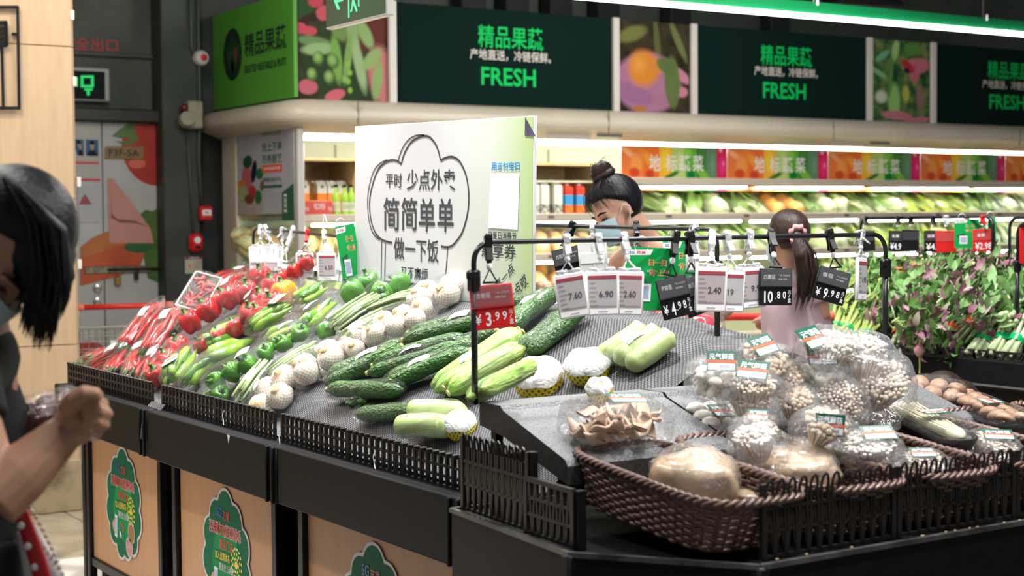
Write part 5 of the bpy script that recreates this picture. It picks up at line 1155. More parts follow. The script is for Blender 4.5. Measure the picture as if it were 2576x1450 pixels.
M_(2,'flat labelled bag at the front of the third basket behind the arches',2320,1165,120,.03,seed=18,lab=.0,lp=(0,0,.06),flat_=.6)
M_(2,'flat labelled bag at the front of the fourth basket, right',2490,1125,140,.04,seed=19,lab=-.1,lp=(.02,0,.06),flat_=.6)
M_('wrap','crumpled empty clear bag end beside the nearest wrapped bag',1885,1248,60,.0,seed=3,flat_=.6)
def traypack(label,A,B,lift,w,kind,lab=None,h=.03,up=None):
    a=on(A[0],A[1],Y=A[2]);b=on(B[0],B[1],Y=B[2]);x=(b-a).normalized();L=(b-a).length;z=V((-.25,-.45,.85));z=(z-x*z.dot(x)).normalized();y=z.cross(x)
    t=thing('mushroom_tray',label,'mushroom pack','mushroom trays on the stand',basis((a+b)/2,x,y,z))
    mb=MB();n=28;R0=ring(w*.8,L*.9,.4,n);R1=ring(w,L,.4,n);vs=[(x_,y_,-h) for x_,y_ in R0]+[(x_,y_,0) for x_,y_ in R1]+[(x_*.96,y_*.96,0) for x_,y_ in R1]+[(x_*.95,y_*.95,-h+.003) for x_,y_ in R0]
    mb.add((vs,[tuple(range(n))[::-1],tuple(range(3*n,4*n))]+[(k*n+i,k*n+(i+1)%n,(k+1)*n+(i+1)%n,(k+1)*n+i) for k in range(3) for i in range(n)]))
    obj('tray',mb,TRB,t,smooth='all');random.seed(len(label))
    if kind=='brown':
        nn=int(L/.05)
        for i in range(nn):
            for j in (-1,1): put(brn,t,-L/2+L*(i+.5)/nn,j*w*.2,.008,random.random()*6,random.uniform(-.5,.5),random.uniform(-.4,.4),w/.115,name='brown_mushroom')
    elif kind=='enoki':
        mb=MB()
        for i in range(60):
            yy=random.uniform(-w*.33,w*.33);zz=random.uniform(-.01,.015);mb.add(tube([(-L*.36+random.uniform(-.02,.01),yy,zz),(L*.05,yy*.8,zz),(L*.40,yy*.4,zz)],[.0022,.0022,.0025],5,False),1);mb.add(ball(.0045,.0045,.0045,(-L*.37+random.uniform(-.03,.01),yy,zz),6,4),0)
        mb.add(ball(L*.09,w*.2,.018,(L*.38,0,.003),12,8,1),1);obj('enoki_bunch',mb,[mat('enoki_white',(.80,.76,.62),.45),mat('enoki_stem',(.66,.62,.44),.4)],t,kind='stuff')
    elif kind=='btn':
        for i in range(9): put(btn,t,-L*.32+L*.32*(i%3),(-.03+.03*(i//3)),.008,i,random.uniform(-.6,.6),0,1.25,name='button_mushroom')
    obj('film',hull(L*1.0,w*1.0,.055,3,e=.45,jit=.05),None,t,TR(0,0,.002))
    if lab is not None: brandlabel(t,TR(lab[0],0,.031)@RZ(lab[1]),w*.62,w*.5)
    return t
traypack('black tray of white mushrooms left of the baskets',(1745,1062,2.86),(1862,1060,2.86),0,.10,'btn',(0,0),.035)
traypack('black tray of enoki with green label slanting over the fourth basket',(2262,1022,2.80),(2425,1108,2.42),0,.105,'enoki',(.03,-1.5),.03)
traypack('black tray of brown mushrooms behind the enoki tray',(2285,975,3.0),(2425,1000,2.86),0,.10,'brown',None,.03)
traypack('long black tray of brown mushrooms with green label at the right edge',(2405,1000,2.92),(2560,1070,2.55),0,.10,'brown',(.04,0.1),.03)
# oyster mushroom punnet on the left riser
p=surf(1550,1062,.045);k=1
t=thing('oyster_mushroom_punnet','clear punnet of tan oyster mushrooms with green label on the left riser','mushroom pack',None,TR(p.x,p.y,p.z)@RZ(-.12)@RX(.3))
OYM=mat('oyster_skin',(.50,.33,.22),.5,(.66,.50,.38),16);random.seed(3)
def fan(seed):
    random.seed(seed);vs=[(0,0,-.01)];n=10
    for i in range(n+1): a=-1.3+2.6*i/n;vs.append((.032*math.cos(a),.032*math.sin(a),.005*math.sin(i*1.1+seed)))
    vs2=[(x*.97,y*.97,z-.005) for x,y,z in vs];m=len(vs)
    fs=[(0,i,i+1) for i in range(1,m-1)]+[(m,m+i+1,m+i) for i in range(1,m-1)]+[(i,m+i,m+i+1,i+1) for i in range(1,m-1)]
    return mesh('oyster_mushroom',MB().add((vs+vs2,fs)),OYM,'all')
FN=[fan(s) for s in range(4)]
for i in range(44): put(random.choice(FN),t,random.uniform(-.085,.085),random.uniform(-.045,.045),random.uniform(-.022,.025),random.random()*6,random.uniform(-.9,.9),random.uniform(-.7,.7),random.uniform(.9,1.3),name='oyster_mushroom')
obj('film',hull(.245,.15,.085,2,e=.4,jit=.10),None,t);brandlabel(t,TR(.03,.02,.047)@RZ(-.15),.085,.05)
# ================= PRICE FRAMES, CLIPS AND CARDS =================
RAILM=mat('black_rail',(.010,.011,.013),.25,spec=.6)
def ubend(a,b,za,zb,zl,r=.0062,R_=.045,post=True):
    """inverted U rail between two ground points; returns path"""
    a=V(a);b=V(b);d=(b-a).normalized();P=[V((a.x,a.y,zl))]
    for k in range(7):
        an=math.pi/2*k/6;q=a+d*(R_*(1-math.cos(an)));P.append(V((q.x,q.y,za-R_+R_*math.sin(an))))
    for k in range(7):
        an=math.pi/2*(1-k/6);q=b-d*(R_*(1-math.cos(an)));P.append(V((q.x,q.y,zb-R_+R_*math.sin(an))))
    P.append(V((b.x,b.y,zl)));return tube(P,r,12)
def frame(label,a,b,za,zb,zbase,r=.0062,zl=1.37,group=None):
    t=thing('price_rack',label,'price rail',group or 'price card frames',I())
    obj('top_rail',MB().add(ubend((*a,0),(*b,0),za,zb,zl,r)),RAILM,t,smooth='all')
    for q in (a,b):
        obj('post',tube([(q[0],q[1],zbase),(q[0],q[1],zl+.02)],r*1.25,12),RAILM,t,smooth='all')
        obj('post_clamp',MB().add(box(.024,.026,.05,(q[0],q[1],zl-.005),b=.004)).add(box(.018,.012,.02,(q[0]-.014,q[1]-.008,zl+.008),b=.003)),BLKP,t)
    return t
frame('black price frame on mushroom stand, front one with red price card',(1.834,3.05),(3.128,3.05),1.452,1.456,1.085)
frame('black price frame on the ridge behind the white board, right one',(2.68,5.15),(2.68,3.215),1.50,1.474,1.15)
frame('black price frame at the left end of ridge with white tag backs',(2.68,6.28),(2.68,5.33),1.476,1.442,1.13)
CLR=film_mat('clear_clip_plastic',.42,.22,.12,40)
def clipmesh():
    mb=MB();mb.add(box(.013,.022,.012,(0,0,.006),b=.003))
    mb.add(bar((0,-.008,.004),(0,-.004,-.022),.012,.004)).add(bar((0,.008,.004),(0,.004,-.022),.012,.004))
    mb.add(bar((0,-.006,-.012),(0,-.018,-.034),.010,.003)).add(bar((0,.006,-.012),(0,.012,-.03),.010,.003)).add(box(.009,.009,.022,(0,0,-.026),b=.002))
    return mesh('clip_body',mb,BLKP)
CLP=clipmesh();CLPC=mesh('clip_body',MB().add((list(map(lambda v:tuple(v.co),CLP.vertices)),[tuple(p.vertices) for p in CLP.polygons])),CLR);CLPR=mesh('clip_body',MB().add((list(map(lambda v:tuple(v.co),CLP.vertices)),[tuple(p.vertices) for p in CLP.polygons])),RED)
SWV=mesh('swivel',MB().add(ball(.0052,.0052,.007,(0,0,-.042),10,8)),WHT,'all')
def hookmesh(m): return mesh('hook',MB().add(bar((-.001,0,-.048),(-.012,0,-.068),.004,.002)).add(bar((.001,0,-.048),(.012,0,-.068),.004,.002)).add(bar((-.013,0,-.068),(.013,0,-.068),.005,.003)),m,False)
HKB=hookmesh(BLKP);HKC=hookmesh(CLR)
SCRN=mat('eink_screen',(.40,.395,.40),.35,(.43,.42,.43),50);SCR2=mat('eink_pink_screen',(.42,.37,.385),.35);BAND=mat('eink_red',(.33,.05,.07),.45);NUM=mat('eink_ink',(.06,.06,.07),.5)
GHOST=mat('white_numeral',(.85,.85,.88),.4);CGREY=mat('card_grey',(.04,.04,.045),.3);CGR2=mat('red_card_light',(.50,.06,.06),.3)
def esl(t,w,h,price,yaw=0,tint=0,back=False,dx=0):
    b=obj('tag_body',box(w,h,.010,(0,0,0),b=.004),WHT,t)
    obj('tag_top',MB().add(box(w*.3,.012,.008,(-w*.25,h/2+.003,0),b=.003)).add(box(w*.3,.012,.008,(w*.25,h/2+.003,0),b=.003)),CLR,t)
    if back:
        for x,y,a,c in ((0,0,w*.86,h*.3),(0,h*.3,w*.02,h*.3),(w*.02,-h*.32,w*.02,h*.3)): obj('back_plate',box(a,c,.006,(x,y,.006),b=.001),WHT if a>w*.5 else mat('tag_groove',(.45,.45,.48),.5),t)
        return
    obj('screen',box(w*.84,h*.72,.001,(0,h*.04,.0052)),SCR2 if tint else SCRN,t);obj('red_band',box(w*.84,h*.08,.001,(0,h*.36,.0058)),BAND,t)
    letters([fit(price,dx+w*.10,-h*.02,w*.42*min(1,len(price)/4),h*.15,.012)],NUM,t,z=.0066)
    mb=MB()
    for k in range(6): mb.add(poly([(-w*.38,h*(.24-.1*k)),(-w*.38+w*(.16+.04*(k%3)),h*(.24-.1*k)),(-w*.38+w*(.16+.04*(k%3)),h*(.225-.1*k)),(-w*.38,h*(.225-.1*k))],.0066))
    mb.add(poly([(-w*.38,-h*.30),(w*.38,-h*.30),(w*.38,-h*.285),(-w*.38,-h*.285)],.0066)).add(poly([(-w*.14,-h*.42),(w*.14,-h*.42),(w*.14,-h*.405),(-w*.14,-h*.405)],.0062))
    obj('fine_print',mb,mat('fine_grey',(.20,.20,.22),.6),t,smooth=False,kind='stuff')
def card(t,w,h,name,price,red=False,yuan=True):
    obj('card_body',box(w,h,.005,(0,0,0),b=.0015),RED if red else BLKP,t)
    obj('name_panel',box(w*.9,h*.42,.002,(0,h*.25,.003)),CGR2 if red else CGREY,t);obj('clear_cover',box(w*.96,h*.48,.0012,(0,h*.25,.0062)),CLEAR,t)
    obj('digit_rail',box(w*.98,.003,.004,(0,-h*.0,.004)),RED if red else BLKM,t)
    letters([fit(name,-w*.2,h*.27,w*.34,h*.13,.015),fit('产地 江苏徐州',w*.24,h*.31,w*.34,h*.05,.005),fit('规格 散装',w*.20,h*.21,w*.25,h*.05,.005)],GHOST,t,z=.0045)
    a,b=price.split('.');x=-w*.42
    it=[]
    if yuan and len(a)==1: it.append(fit('¥',-w*.36,-h*.26,w*.15,h*.24,.01))
    k=len(a);it.append(fit(a,-w*.12 if k==1 else -w*.22,-h*.27,w*.13*k,h*.32,.02));it.append(fit('.',w*.0,-h*.32,w*.025,h*.03,.0))
    if b.strip():
        it.append(fit(b[0],w*.09,-h*.22,w*.10,h*.20,.015));
        if len(b)>1:it.append(fit(b[1],w*.26,-h*.22,w*.10,h*.20,.015))
    it.append(fit('元',w*.41,-h*.14,w*.09,h*.10,.006));it.append(fit('/',w*.40,-h*.25,w*.05,h*.08,.0));it.append(fit('盒',w*.41,-h*.36,w*.10,h*.12,.006))
    letters(it,GHOST,t,z=.0032)
def hang(kind,label,uc,u,v,tilt,price='',name='',rail='front',yaw=None,w=.075,h=.105,tint=0,dx=0,red=False,clip='clear',group=None,yy=3.03):
    if rail=='front': c=on(uc,600,Y=3.05);c.z=1.452+.004*(c.x-1.834)/1.3;p=on(u,v,Y=yy)
    elif rail=='rear': c=on(uc,570,X=2.68);c.z=lerp(c.y,[(3.2,1.474),(5.15,1.5)]);p=on(u,v,X=2.66)
    elif rail=='left': c=on(uc,585,X=2.68);c.z=lerp(c.y,[(5.33,1.442),(6.28,1.476)]);p=on(u,v,X=2.66)
    else: c=on(uc,550,X=rail[0]);c.z=rail[1];p=on(u,v,X=rail[0]-.02)
    face=-TH*.75 if yaw is None else yaw
    t=thing({'esl':'electronic_price_tag','card':'price_card'}[kind],label,'price tag',group or 'hanging price tags',TR(p.x,p.y,p.z)@RZ(face)@RX(math.pi/2)@RZ(math.radians(tilt)))
    inv=(TR(p.x,p.y,p.z)@RZ(face)@RX(math.pi/2)@RZ(math.radians(tilt))).inverted()
    cl={'clear':CLPC,'black':CLP,'red':CLPR}[clip]
    # clip stays level on the rail and hangs straight above the card
    topc=TR(p.x,p.y,p.z)@RZ(face)@RX(math.pi/2)@RZ(math.radians(tilt))@V((0,h/2,0))
    Tc=inv@TR(c.x,c.y,c.z)@RZ(face if rail=='front' else face)
    d=(c-topc).length;s=max(.7,min(1.9,d/.070))
    zz=(c-topc).normalized();xx=V((math.cos(face),math.sin(face),0));xx=(xx-zz*xx.dot(zz)).normalized();yy=zz.cross(xx)
    Tc=inv@basis(c+zz*.002,xx,yy,zz)@Mx.Diagonal((1.35,1.35,s,1))
    obj('clip',cl,None,t,Tc);obj('swivel',SWV,None,t,Tc);obj('hook',HKB if clip!='clear' else HKC,None,t,Tc)
    if kind=='esl': esl(t,w,h,price,tint=tint,back=(price==''),dx=dx)
    else: card(t,w,h,name,price,red)
    return t
h_=hang
h_('card','red price card reading 3.99 at the left end of the front frame',1228,1239,772,5,'3.99','杏鲍菇',w=.098,h=.100,red=True,clip='black')
h_('esl','electronic price tag reading 7.60, tilted, leftmost of three on front frame',1425,1438,743,9,'7.60')
h_('esl','electronic price tag reading 6.90, middle of three beside the red card',1505,1515,738,1,'6.90',w=.082)
h_('esl','electronic price tag reading 2.60, right of the 6.90 tag',1570,1582,738,-2,'2.60',tint=1,dx=-.006,w=.070,yy=3.015)
h_('card','black price card reading 4.98, tilted in front of green card',1700,1697,748,13,'4.98','海鲜菇',w=.078,h=.100,clip='black')
h_('card','black price card half hidden behind the 4.98 card',1735,1752,742,16,'3. ','蟹味菇',w=.075,h=.10,clip='black',yaw=-.1)
h_('esl','electronic price tag reading 2.40, in front of the 19 tag',1790,1788,728,-2,'2.40',w=.080,h=.110,tint=1,yy=2.995)
h_('esl','electronic price tag reading 19, tucked behind the 2.40 tag',1828,1838,733,-3,'19',w=.075,yaw=-.25,h=.105,dx=-.01)
h_('esl','electronic price tag reading 9.90 left of the 10.80 card',1885,1888,724,4,'9.90',tint=1,dx=.008,w=.078,yaw=-.30)
h_('card','black price card reading 10.80, hanging before the girl',1940,1951,722,-1,'10.80','白蘑菇',w=.086,h=.093,clip='black',yy=2.995)
h_('card','black price card reading 9.98, strongly tilted, near the right post',2087,2091,719,-16,'9.98','香菇',w=.088,h=.088,clip='black')
h_('esl','narrow turned electronic price tag beside the right post, reading 4.90',2163,2166,702,-3,'4.90',w=.062,h=.115,yaw=.38)
h_('card','black price card reading 8, half hidden behind the 7.60 tag',1440,1430,665,13,'8. ','西葫芦',rail='rear',w=.09,h=.10,clip='black',yaw=-TH-.4)
h_('esl','white tag back hanging on ridge frame behind the 6.90 tag',1492,1492,650,4,'',rail='rear',w=.085,h=.10,yaw=-TH-.2)
h_('esl','white tag back high on the ridge frame near its right bend',1745,1742,640,0,'',rail='rear',w=.05,h=.09,yaw=-TH+.7)
h_('card','black price card on the ridge frame hidden behind the woman and green card',1600,1608,672,5,'5. ','黄瓜',rail='rear',w=.05,h=.09,clip='black',yaw=-TH)
h_('esl','square white tag back, leftmost on the left frame',655,655,652,0,'',rail='left',w=.095,h=.105,yaw=-TH)
h_('esl','white tag back second on the left frame, turned sideways',668,686,652,-2,'',rail='left',w=.075,h=.105,yaw=-TH+.6)
h_('esl','thin edge-on white tag third on the left frame',712,706,662,-6,'',rail='left',w=.03,h=.12,yaw=-TH-.9)
h_('esl','electronic tag under the red clip on the left frame',773,767,668,0,'5.80',rail='left',w=.07,h=.10,tint=1,clip='red')
h_('esl','electronic tag with pink screen behind the highest pepper pack',815,822,672,0,'6.50',rail='left',w=.075,h=.11,tint=1)
h_('esl','thin white tag at the right end of the left frame by the board',855,858,668,-8,'',rail='left',w=.042,h=.13,yaw=-TH-.7)
h_('esl','white tag lying level on ridge behind chili packs',735,735,676,88,'',rail='left',w=.03,h=.09,yaw=-TH)
# green scan cards
GC=mat('card_green',(.0,.36,.075),.35,(.0,.31,.06),4);GCT=mat('card_orange_text',(.85,.22,.03),.4)
def greencard(label,u,v,wpx,hpx,tilt,X=None,Y=None,yaw=-TH,small=False):
    p=on(u,v,X=X,Y=Y);d=(p-CP).dot(FW);w=wpx*d/FPX;h=hpx*d/FPX
    t=thing('green_scan_card',label,'sign card','green scan cards',TR(p.x,p.y,p.z)@RZ(yaw)@RX(math.pi/2)@RZ(math.radians(tilt)))
    obj('card_sheet',box(w,h,.0025,(0,0,0)),GC,t)
    obj('white_flash',poly([(-w/2,h*.36),(-w*.02,h*.38),(w*.03,h*.47),(-w/2,h*.45)],.0016),WHT,t,smooth=False)
    letters([fit('SG',-w*.38,h*.41,w*.1,h*.04,.02)],STB,t,z=.002);letters([fit('苏果',-w*.2,h*.415,w*.18,h*.045,.02)],STR,t,z=.002)
    letters([fit('扫一扫',w*.12,h*.26,w*.36,h*.11,.02),fit('“码”上购',w*.14,h*.10,w*.42,h*.11,.02)],WHT,t,z=.0022);letters([fit('扫一扫',w*.12,h*.262,w*.34,h*.10,.012),fit('“码”上购',w*.14,h*.102,w*.40,h*.10,.012)],GCT,t,z=.0026)
    obj('phone_picture',poly([(-w*.40,-h*.05),(-w*.1,.02*h),(-w*.02,-h*.22),(-w*.30,-h*.30)],.0018),mat('dark_green_phone',(.015,.10,.05),.4),t,smooth=False)
    obj('tag_picture',poly([(-w*.30,-h*.36),(w*.02,-h*.36),(w*.02,-h*.08),(-w*.30,-h*.08)],.0024),WHT,t,smooth=False);obj('tag_screen',poly([(-w*.27,-h*.31),(-w*.02,-h*.31),(-w*.02,-h*.12),(-w*.27,-h*.12)],.0030),mat('tag_blue',(.35,.42,.6),.4),t,smooth=False)
    obj('ring',closedtube([(-w*.2+.018*math.cos(a*.5236),0,h/2+.006+.02*math.sin(a*.5236)) for a in range(12)],.0018,6),WHT,t,RX(-math.pi/2),smooth='all')
    return t
greencard('green scan card on a white ring behind the 4.98 price card',1636,702,130,158,-3,Y=3.09)
greencard('green scan card half hidden behind the two black clips',1712,688,92,170,-1,X=2.70)
greencard('slanted green scan card left of the white board',878,640,50,150,8,X=2.62,yaw=-TH+.35)
p=on(777,590,X=2.67);tag(obj('zip_tie',tube([(0,-.04,.0),(0,-.01,.05),(0,.0,.055),(0,.01,.0),(0,-.005,-.01)],.0014,6),WHT,None,TR(*on(815,575,X=2.69))),'white zip tie with long tails on the left price frame','cable tie')
# ================= RIGHT ISLAND OF LEAFY BUNCHES =================
RX0=5.20
t=thing('leafy_island','black island of leafy bunches across the aisle at right','display table',T=I())
obj('island_body',box(1.5,4.6,.80,(RX0+.78,3.6,.42),b=.01),BLKM,t);obj('island_band',box(1.56,4.66,.12,(RX0+.76,3.6,.845),b=.006),BLK,t)
obj('band_edge',box(.012,4.66,.008,(RX0-.02,3.6,.80)),mat('band_highlight',(.12,.12,.12),.4),t)  # grey strip stands in for the highlight line along the band
vs=[(RX0+.02,1.4,.90),(RX0+.02,5.85,.90),(RX0+.8,5.85,1.16),(RX0+.8,1.4,1.16),(RX0+1.5,1.4,.9),(RX0+1.5,5.85,.9)]
obj('sloping_bed',MB().add((vs,[(0,3,2,1),(3,4,5,2),(0,4,3),(1,2,5)])),BLKM,t,smooth=False)
FW2=2.6
for i,(a,b,lab) in enumerate(((5.70,5.12,'black diamond lattice crate front under the celery bunches'),(5.10,4.55,'black lattice crate front beneath the drooping amaranth'),(4.53,3.95,'black lattice crate front under the taped green bunches'))):
    Lq=a-b;mb=MB();n=12
    for r in range(3): mb.add(box(Lq,.01,.008,(0,0,.035*r)))
    for k in range(n+1): mb.add(bar((-Lq/2+k*Lq/n,0,0),(-Lq/2+min(k+1,n)*Lq/n,0,.07),.007)).add(bar((-Lq/2+k*Lq/n,0,.07),(-Lq/2+min(k+1,n)*Lq/n,0,0),.007))
    tag(obj('lattice_crate',mb,LAT,None,TR(RX0-.01,(a+b)/2,.872)@RZ(-math.pi/2),smooth=False),lab,'crate','crates on the leafy island')
LG=mat('leaf_green',(.07,.20,.03),.5,(.13,.30,.06),25);LG2=mat('leaf_mid_green',(.10,.26,.06),.5,(.22,.38,.14),25);LGL=mat('leaf_pale_pink',(.45,.28,.34),.5,(.30,.38,.20),20);LGP=mat('leaf_purple',(.20,.05,.09),.5,(.33,.16,.22),25);LGD=mat('leaf_dark',(.04,.13,.03),.5,(.08,.19,.05),25)
CEL=mat('celery_stalk',(.36,.47,.10),.4,(.46,.56,.20),30);CHOY=mat('choy_stalk',(.42,.54,.28),.4,(.55,.64,.40),30);TAPE=mat('green_tape',(.0,.38,.11),.25);RTAPE=mat('red_tie',(.75,.12,.05),.4)
def leafgeo(L,W,curl,mb,T,mi,n=5):
    vs=[];fs=[]
    for i in range(n+1):
        s=i/n;w=W*math.sin(math.pi*min(1,s*.93+.05))**.8;z=curl*s*s
        vs+=[(L*s,-w,z+.15*w),(L*s,0,z-.1*w),(L*s,w,z+.15*w)]
    for i in range(n): 
        for k in (0,1): fs.append((i*3+k,(i+1)*3+k,(i+1)*3+k+1,i*3+k+1))
    mb.add((vs,fs),mi,T)
def bunch(name,stalk,leafs,seed,L=.16,n=14,r=.007,nl=26,LL=.12,W=.022,spread=.10,tape=True,tapem=None,droop=0):
    """stalk bundle along +x with leaves fanning at the tip"""
    random.seed(seed);mb=MB();ml=MB()
    for i in range(n):
        a=i*2.4;q=.028*math.sqrt((i+.5)/n)
        y,z=q*math.cos(a),q*math.sin(a);k=1.5+spread*10
        mb.add(tube([(-.03+random.uniform(-.012,.012),y*1.25,z*1.25),(.05,y*.9,z*.9),(L,y*k,z*k+.01)],[r*1.25,r,r*.6],6))
    for i in range(nl):
        a=random.random()*6.28;q=spread*.55*math.sqrt(random.random())
        T=TR(L*random.uniform(.55,1.1),q*math.cos(a),q*math.sin(a)+.01)@RZ(random.uniform(-.9,.9))@RY(random.uniform(-.9,.5)+droop)@RX(random.uniform(-1.3,1.3))
        leafgeo(LL*random.uniform(.6,1.2),W*random.uniform(.7,1.2),random.uniform(-.04,.02),ml,T,random.randrange(len(leafs)))
    s=mesh('stalks',mb,stalk,'all');l=mesh('leaves',ml,leafs,'all')
    tp=mesh('tape',MB().add(tube([(.035,0,0),(.062,0,0)],.034,18,False)),tapem or TAPE,'all') if tape else None
    return s,l,tp
BM1=[bunch('c',CEL,[LG,LG2],s,L=.20,n=18,r=.010,nl=50,LL=.06,W=.014) for s in (1,2)]
BM2=[bunch('h',CHOY,[LGD,LG,LG2],s,L=.17,n=15,r=.009,nl=30,LL=.12,W=.022,spread=.12) for s in (3,4)]
BM3=[bunch('a',CHOY,[LGP,LG2,LG2,LG,LGL],s,L=.13,n=12,r=.0035,nl=110,LL=.055,W=.013,spread=.22,tapem=RTAPE,tape=(s==5)) for s in (5,6,7)]
BM4=[bunch('g',CEL,[LG,LG2,LG],s,L=.10,n=10,r=.004,nl=90,LL=.055,W=.015,spread=.20,tape=False) for s in (8,9)]
def HT2(X): return .93+max(0,min(.8,X-RX0))*.36
def pt2(u,v,h=0):
    r=ray(u,v);t=4.5
    while t<9:
        p=CP+r*t
        if p.x>RX0+.03 and p.z<HT2(p.x)+h or p.x>RX0+.95:return p
        t+=.01
    return p
def bput(nm,lab,BMx,A,B,lift,sc,grp,roll=0,flop=0):
    a=pt2(*A,lift);b=pt2(*B,lift);
    if (b-a).length<.05:b=a+V((.1,.05,.1))
    x=(b-a).normalized();z=V((-.5,-.2,.8));z=(z-x*z.dot(x)).normalized();y=z.cross(x)
    t=thing(nm,lab,'leafy bunch',grp,basis(a,x,y,z)@RX(roll)@Mx.Diagonal((sc,sc,sc,1)))
    obj('stalks',BMx[0],None,t);obj('leaves',BMx[1],None,t,kind='stuff')
    if BMx[2]:obj('tape',BMx[2],None,t)
    return t
for i,(A,B,lab) in enumerate((((2092,838),(2132,760),'celery bunch with green tape, nearest the girl'),((2120,845),(2168,765),'celery bunch with green tape, middle of the three left ones'),((2140,868),(2205,745),'celery bunch hanging lowest by the right frame post'),((2172,862),(2228,760),'celery bunch directly left of the right frame post'))):
    bput('celery_bunch',lab,BM1[i%2],A,B,.06,1.05,'celery bunches with green tape',roll=i)
GL='leafy greens behind the celery bunches'
for i,(u,v,w) in enumerate(((2140,735,'above the leftmost celery'),(2190,700,'above the middle celery'),(2240,690,'left of the orange wicker tray'),(2285,740,'below the orange wicker tray'),(2240,765,'right of the frame post clamp'),(2290,790,'above the red tied bunch'),(2205,735,'behind the 4.90 tag'))):
    bput('leafy_green_bunch','bushy green leaf bunch '+w,BM4[i%2],(u-20,v+25),(u+25,v-20),.10,1.15,GL,roll=i*1.3)
AM='purple green amaranth bunches'
for i,(u,v,w) in enumerate(((2350,690,'at the very top of the pile'),(2400,665,'on the crest right of the orange wicker tray'),(2450,690,'on the crest below the red far price card'),(2320,760,'left middle of the pile'),(2380,745,'centre of the pile'),(2440,750,'right of centre of the pile'),(2500,720,'towards the far frame posts'),(2550,735,'upper right edge of the pile'),(2340,830,'low left, drooping over the crate'),(2400,820,'low centre, above the hanging roots'),(2300,870,'hanging over the crate beside the post'),(2360,880,'hanging over the crate with pink roots'),(2440,815,'above the leftmost taped lettuce bunch'),(2290,820,'behind the frame post at left edge'))):
    bput('amaranth_bunch','amaranth bunch of purple and green leaves, '+w,BM3[i%3],(u-12,v+22),(u+22,v-16),.12,1.2,AM,roll=i*1.1)
bput('amaranth_bunch','amaranth bunch tied with red band beside the frame post',BM3[0],(2262,862),(2275,800),.07,1.2,AM)
for i,(A,B,lab) in enumerate((((2402,865),(2455,800),'green choy bunch with tape, leftmost of the right row'),((2462,880),(2500,812),'green choy bunch with tape, second of the right row'),((2512,880),(2545,815),'green choy bunch with tape, third of the right row'),((2545,884),(2580,822),'green choy bunch with tape, at the right edge'))):
    bput('choy_bunch',lab,BM2[i%2],A,B,.07,1.12,'choy bunches with green tape',roll=i*.9)
for i,(A,B) in enumerate((((2480,800),(2540,745)),((2540,800),(2590,735)))):
    bput('choy_bunch','long leaved green bunch behind the taped row, '+('left one','right one')[i],BM2[i],A,B,.12,1.1,'choy bunches with green tape',roll=i)
p=on(2313,882,X=RX0-.06);t=thing('hanging_radish','pink root with thin tail hanging from the amaranth pile','vegetable',None,TR(p.x,p.y,p.z))
obj('root',lathe([(.001,-.03),(.012,-.026),(.024,-.008),(.024,.008),(.012,.024),(.001,.028)],14),mat('radish_pink',(.42,.13,.16),.4,(.55,.35,.30),20),t,smooth='all');obj('tail',tube([(0,0,-.028),(.003,0,-.07),(0,0,-.10)],[.004,.003,.004],6),CEL,t);obj('leaf_stem',tube([(0,0,.026),(.006,0,.08),(.03,.02,.12)],.003,6),CEL,t)
p=on(2320,690,X=RX0+.85);t=thing('wicker_tray','orange brown wicker tray standing upright behind the leafy greens','tray',None,TR(p.x,p.y,p.z)@RZ(-.4))
WO=mat('orange_wicker',(.42,.17,.05),.5,(.30,.11,.03),50)
for k in range(7): obj('woven_strip',tube([(-.17,0,-.06+.018*k),(-.08,.004*(-1)**k,-.06+.018*k),(0,-.004*(-1)**k,-.06+.018*k),(.08,.004*(-1)**k,-.06+.018*k),(.17,0,-.06+.018*k)],.009,6),WO,t,smooth='all')
obj('tray_back',box(.36,.01,.13,(0,.015,-.005)),WO,t)
# far price frames on the leafy island
FXR=5.62
def fpt(u,v): return on(u,v,X=FXR)
a=fpt(2165,550);b=fpt(2498,545);frame('far price frame above the leafy bunches with red and green cards',(FXR,a.y),(FXR,b.y),a.z,b.z,1.1,r=.008,zl=1.3,group='far price frames')
a=fpt(2540,548);frame('thin far price frame left one at the right edge',(FXR,a.y),(FXR,a.y-.6),a.z,a.z,1.1,r=.007,zl=1.3,group='far price frames')
a=on(2560,562,X=5.3);frame('thin far price frame right one at the right edge, slightly lower',(5.3,a.y),(5.3,a.y-.6),a.z,a.z,1.0,r=.007,zl=1.3,group='far price frames')
zr=fpt(2330,548).z
for (u,v,nm,pr,red,lab) in ((2180,607,' ',' . ',0,'blank black price card leftmost on the far frame'),(2257,607,'生菜','4.98',0,'black price card reading 4.98 on far frame'),(2290,605,' ',' . ',0,'blank black price card right of the far 4.98 card'),(2347,607,'菠菜','4.5',0,'black price card left of the plain red far card'),(2380,608,' ',' . ',1,'plain red card in the middle of the far frame'),(2473,605,'韭菜','2.98',1,'red price card reading 2.98 at the right of the far frame')):
    p=on(u,v,X=FXR-.02);t=thing('price_card',lab,'price tag','price cards on the far frame',TR(p.x,p.y,p.z)@RZ(-TH*.9)@RX(math.pi/2)@RZ(random.uniform(-.05,.05)))
    cw=.095 if red else .085
    obj('card_body',box(cw,.10,.005,(0,0,0),b=.0015),RED if red else BLKP,t);obj('name_panel',box(cw*.9,.042,.002,(0,.022,.003)),CGR2 if red else CGREY,t)
    if pr.strip(' .'): letters([fit('¥'+pr,0,-.025,cw*.8,.032,.02)],GHOST,t,z=.004)
    if nm.strip(): letters([fit(nm,-.01,.024,.035,.014,.01)],GHOST,t,z=.0045)
    Tq=TR(0,zr-p.z,0)@RX(-math.pi/2)@Mx.Diagonal((1.5,1.5,(zr-p.z-.05)/.065,1))
    obj('clip',CLPR if pr=='2.98' else CLP if not red else CLPC,None,t,Tq);obj('swivel',SWV,None,t,Tq)
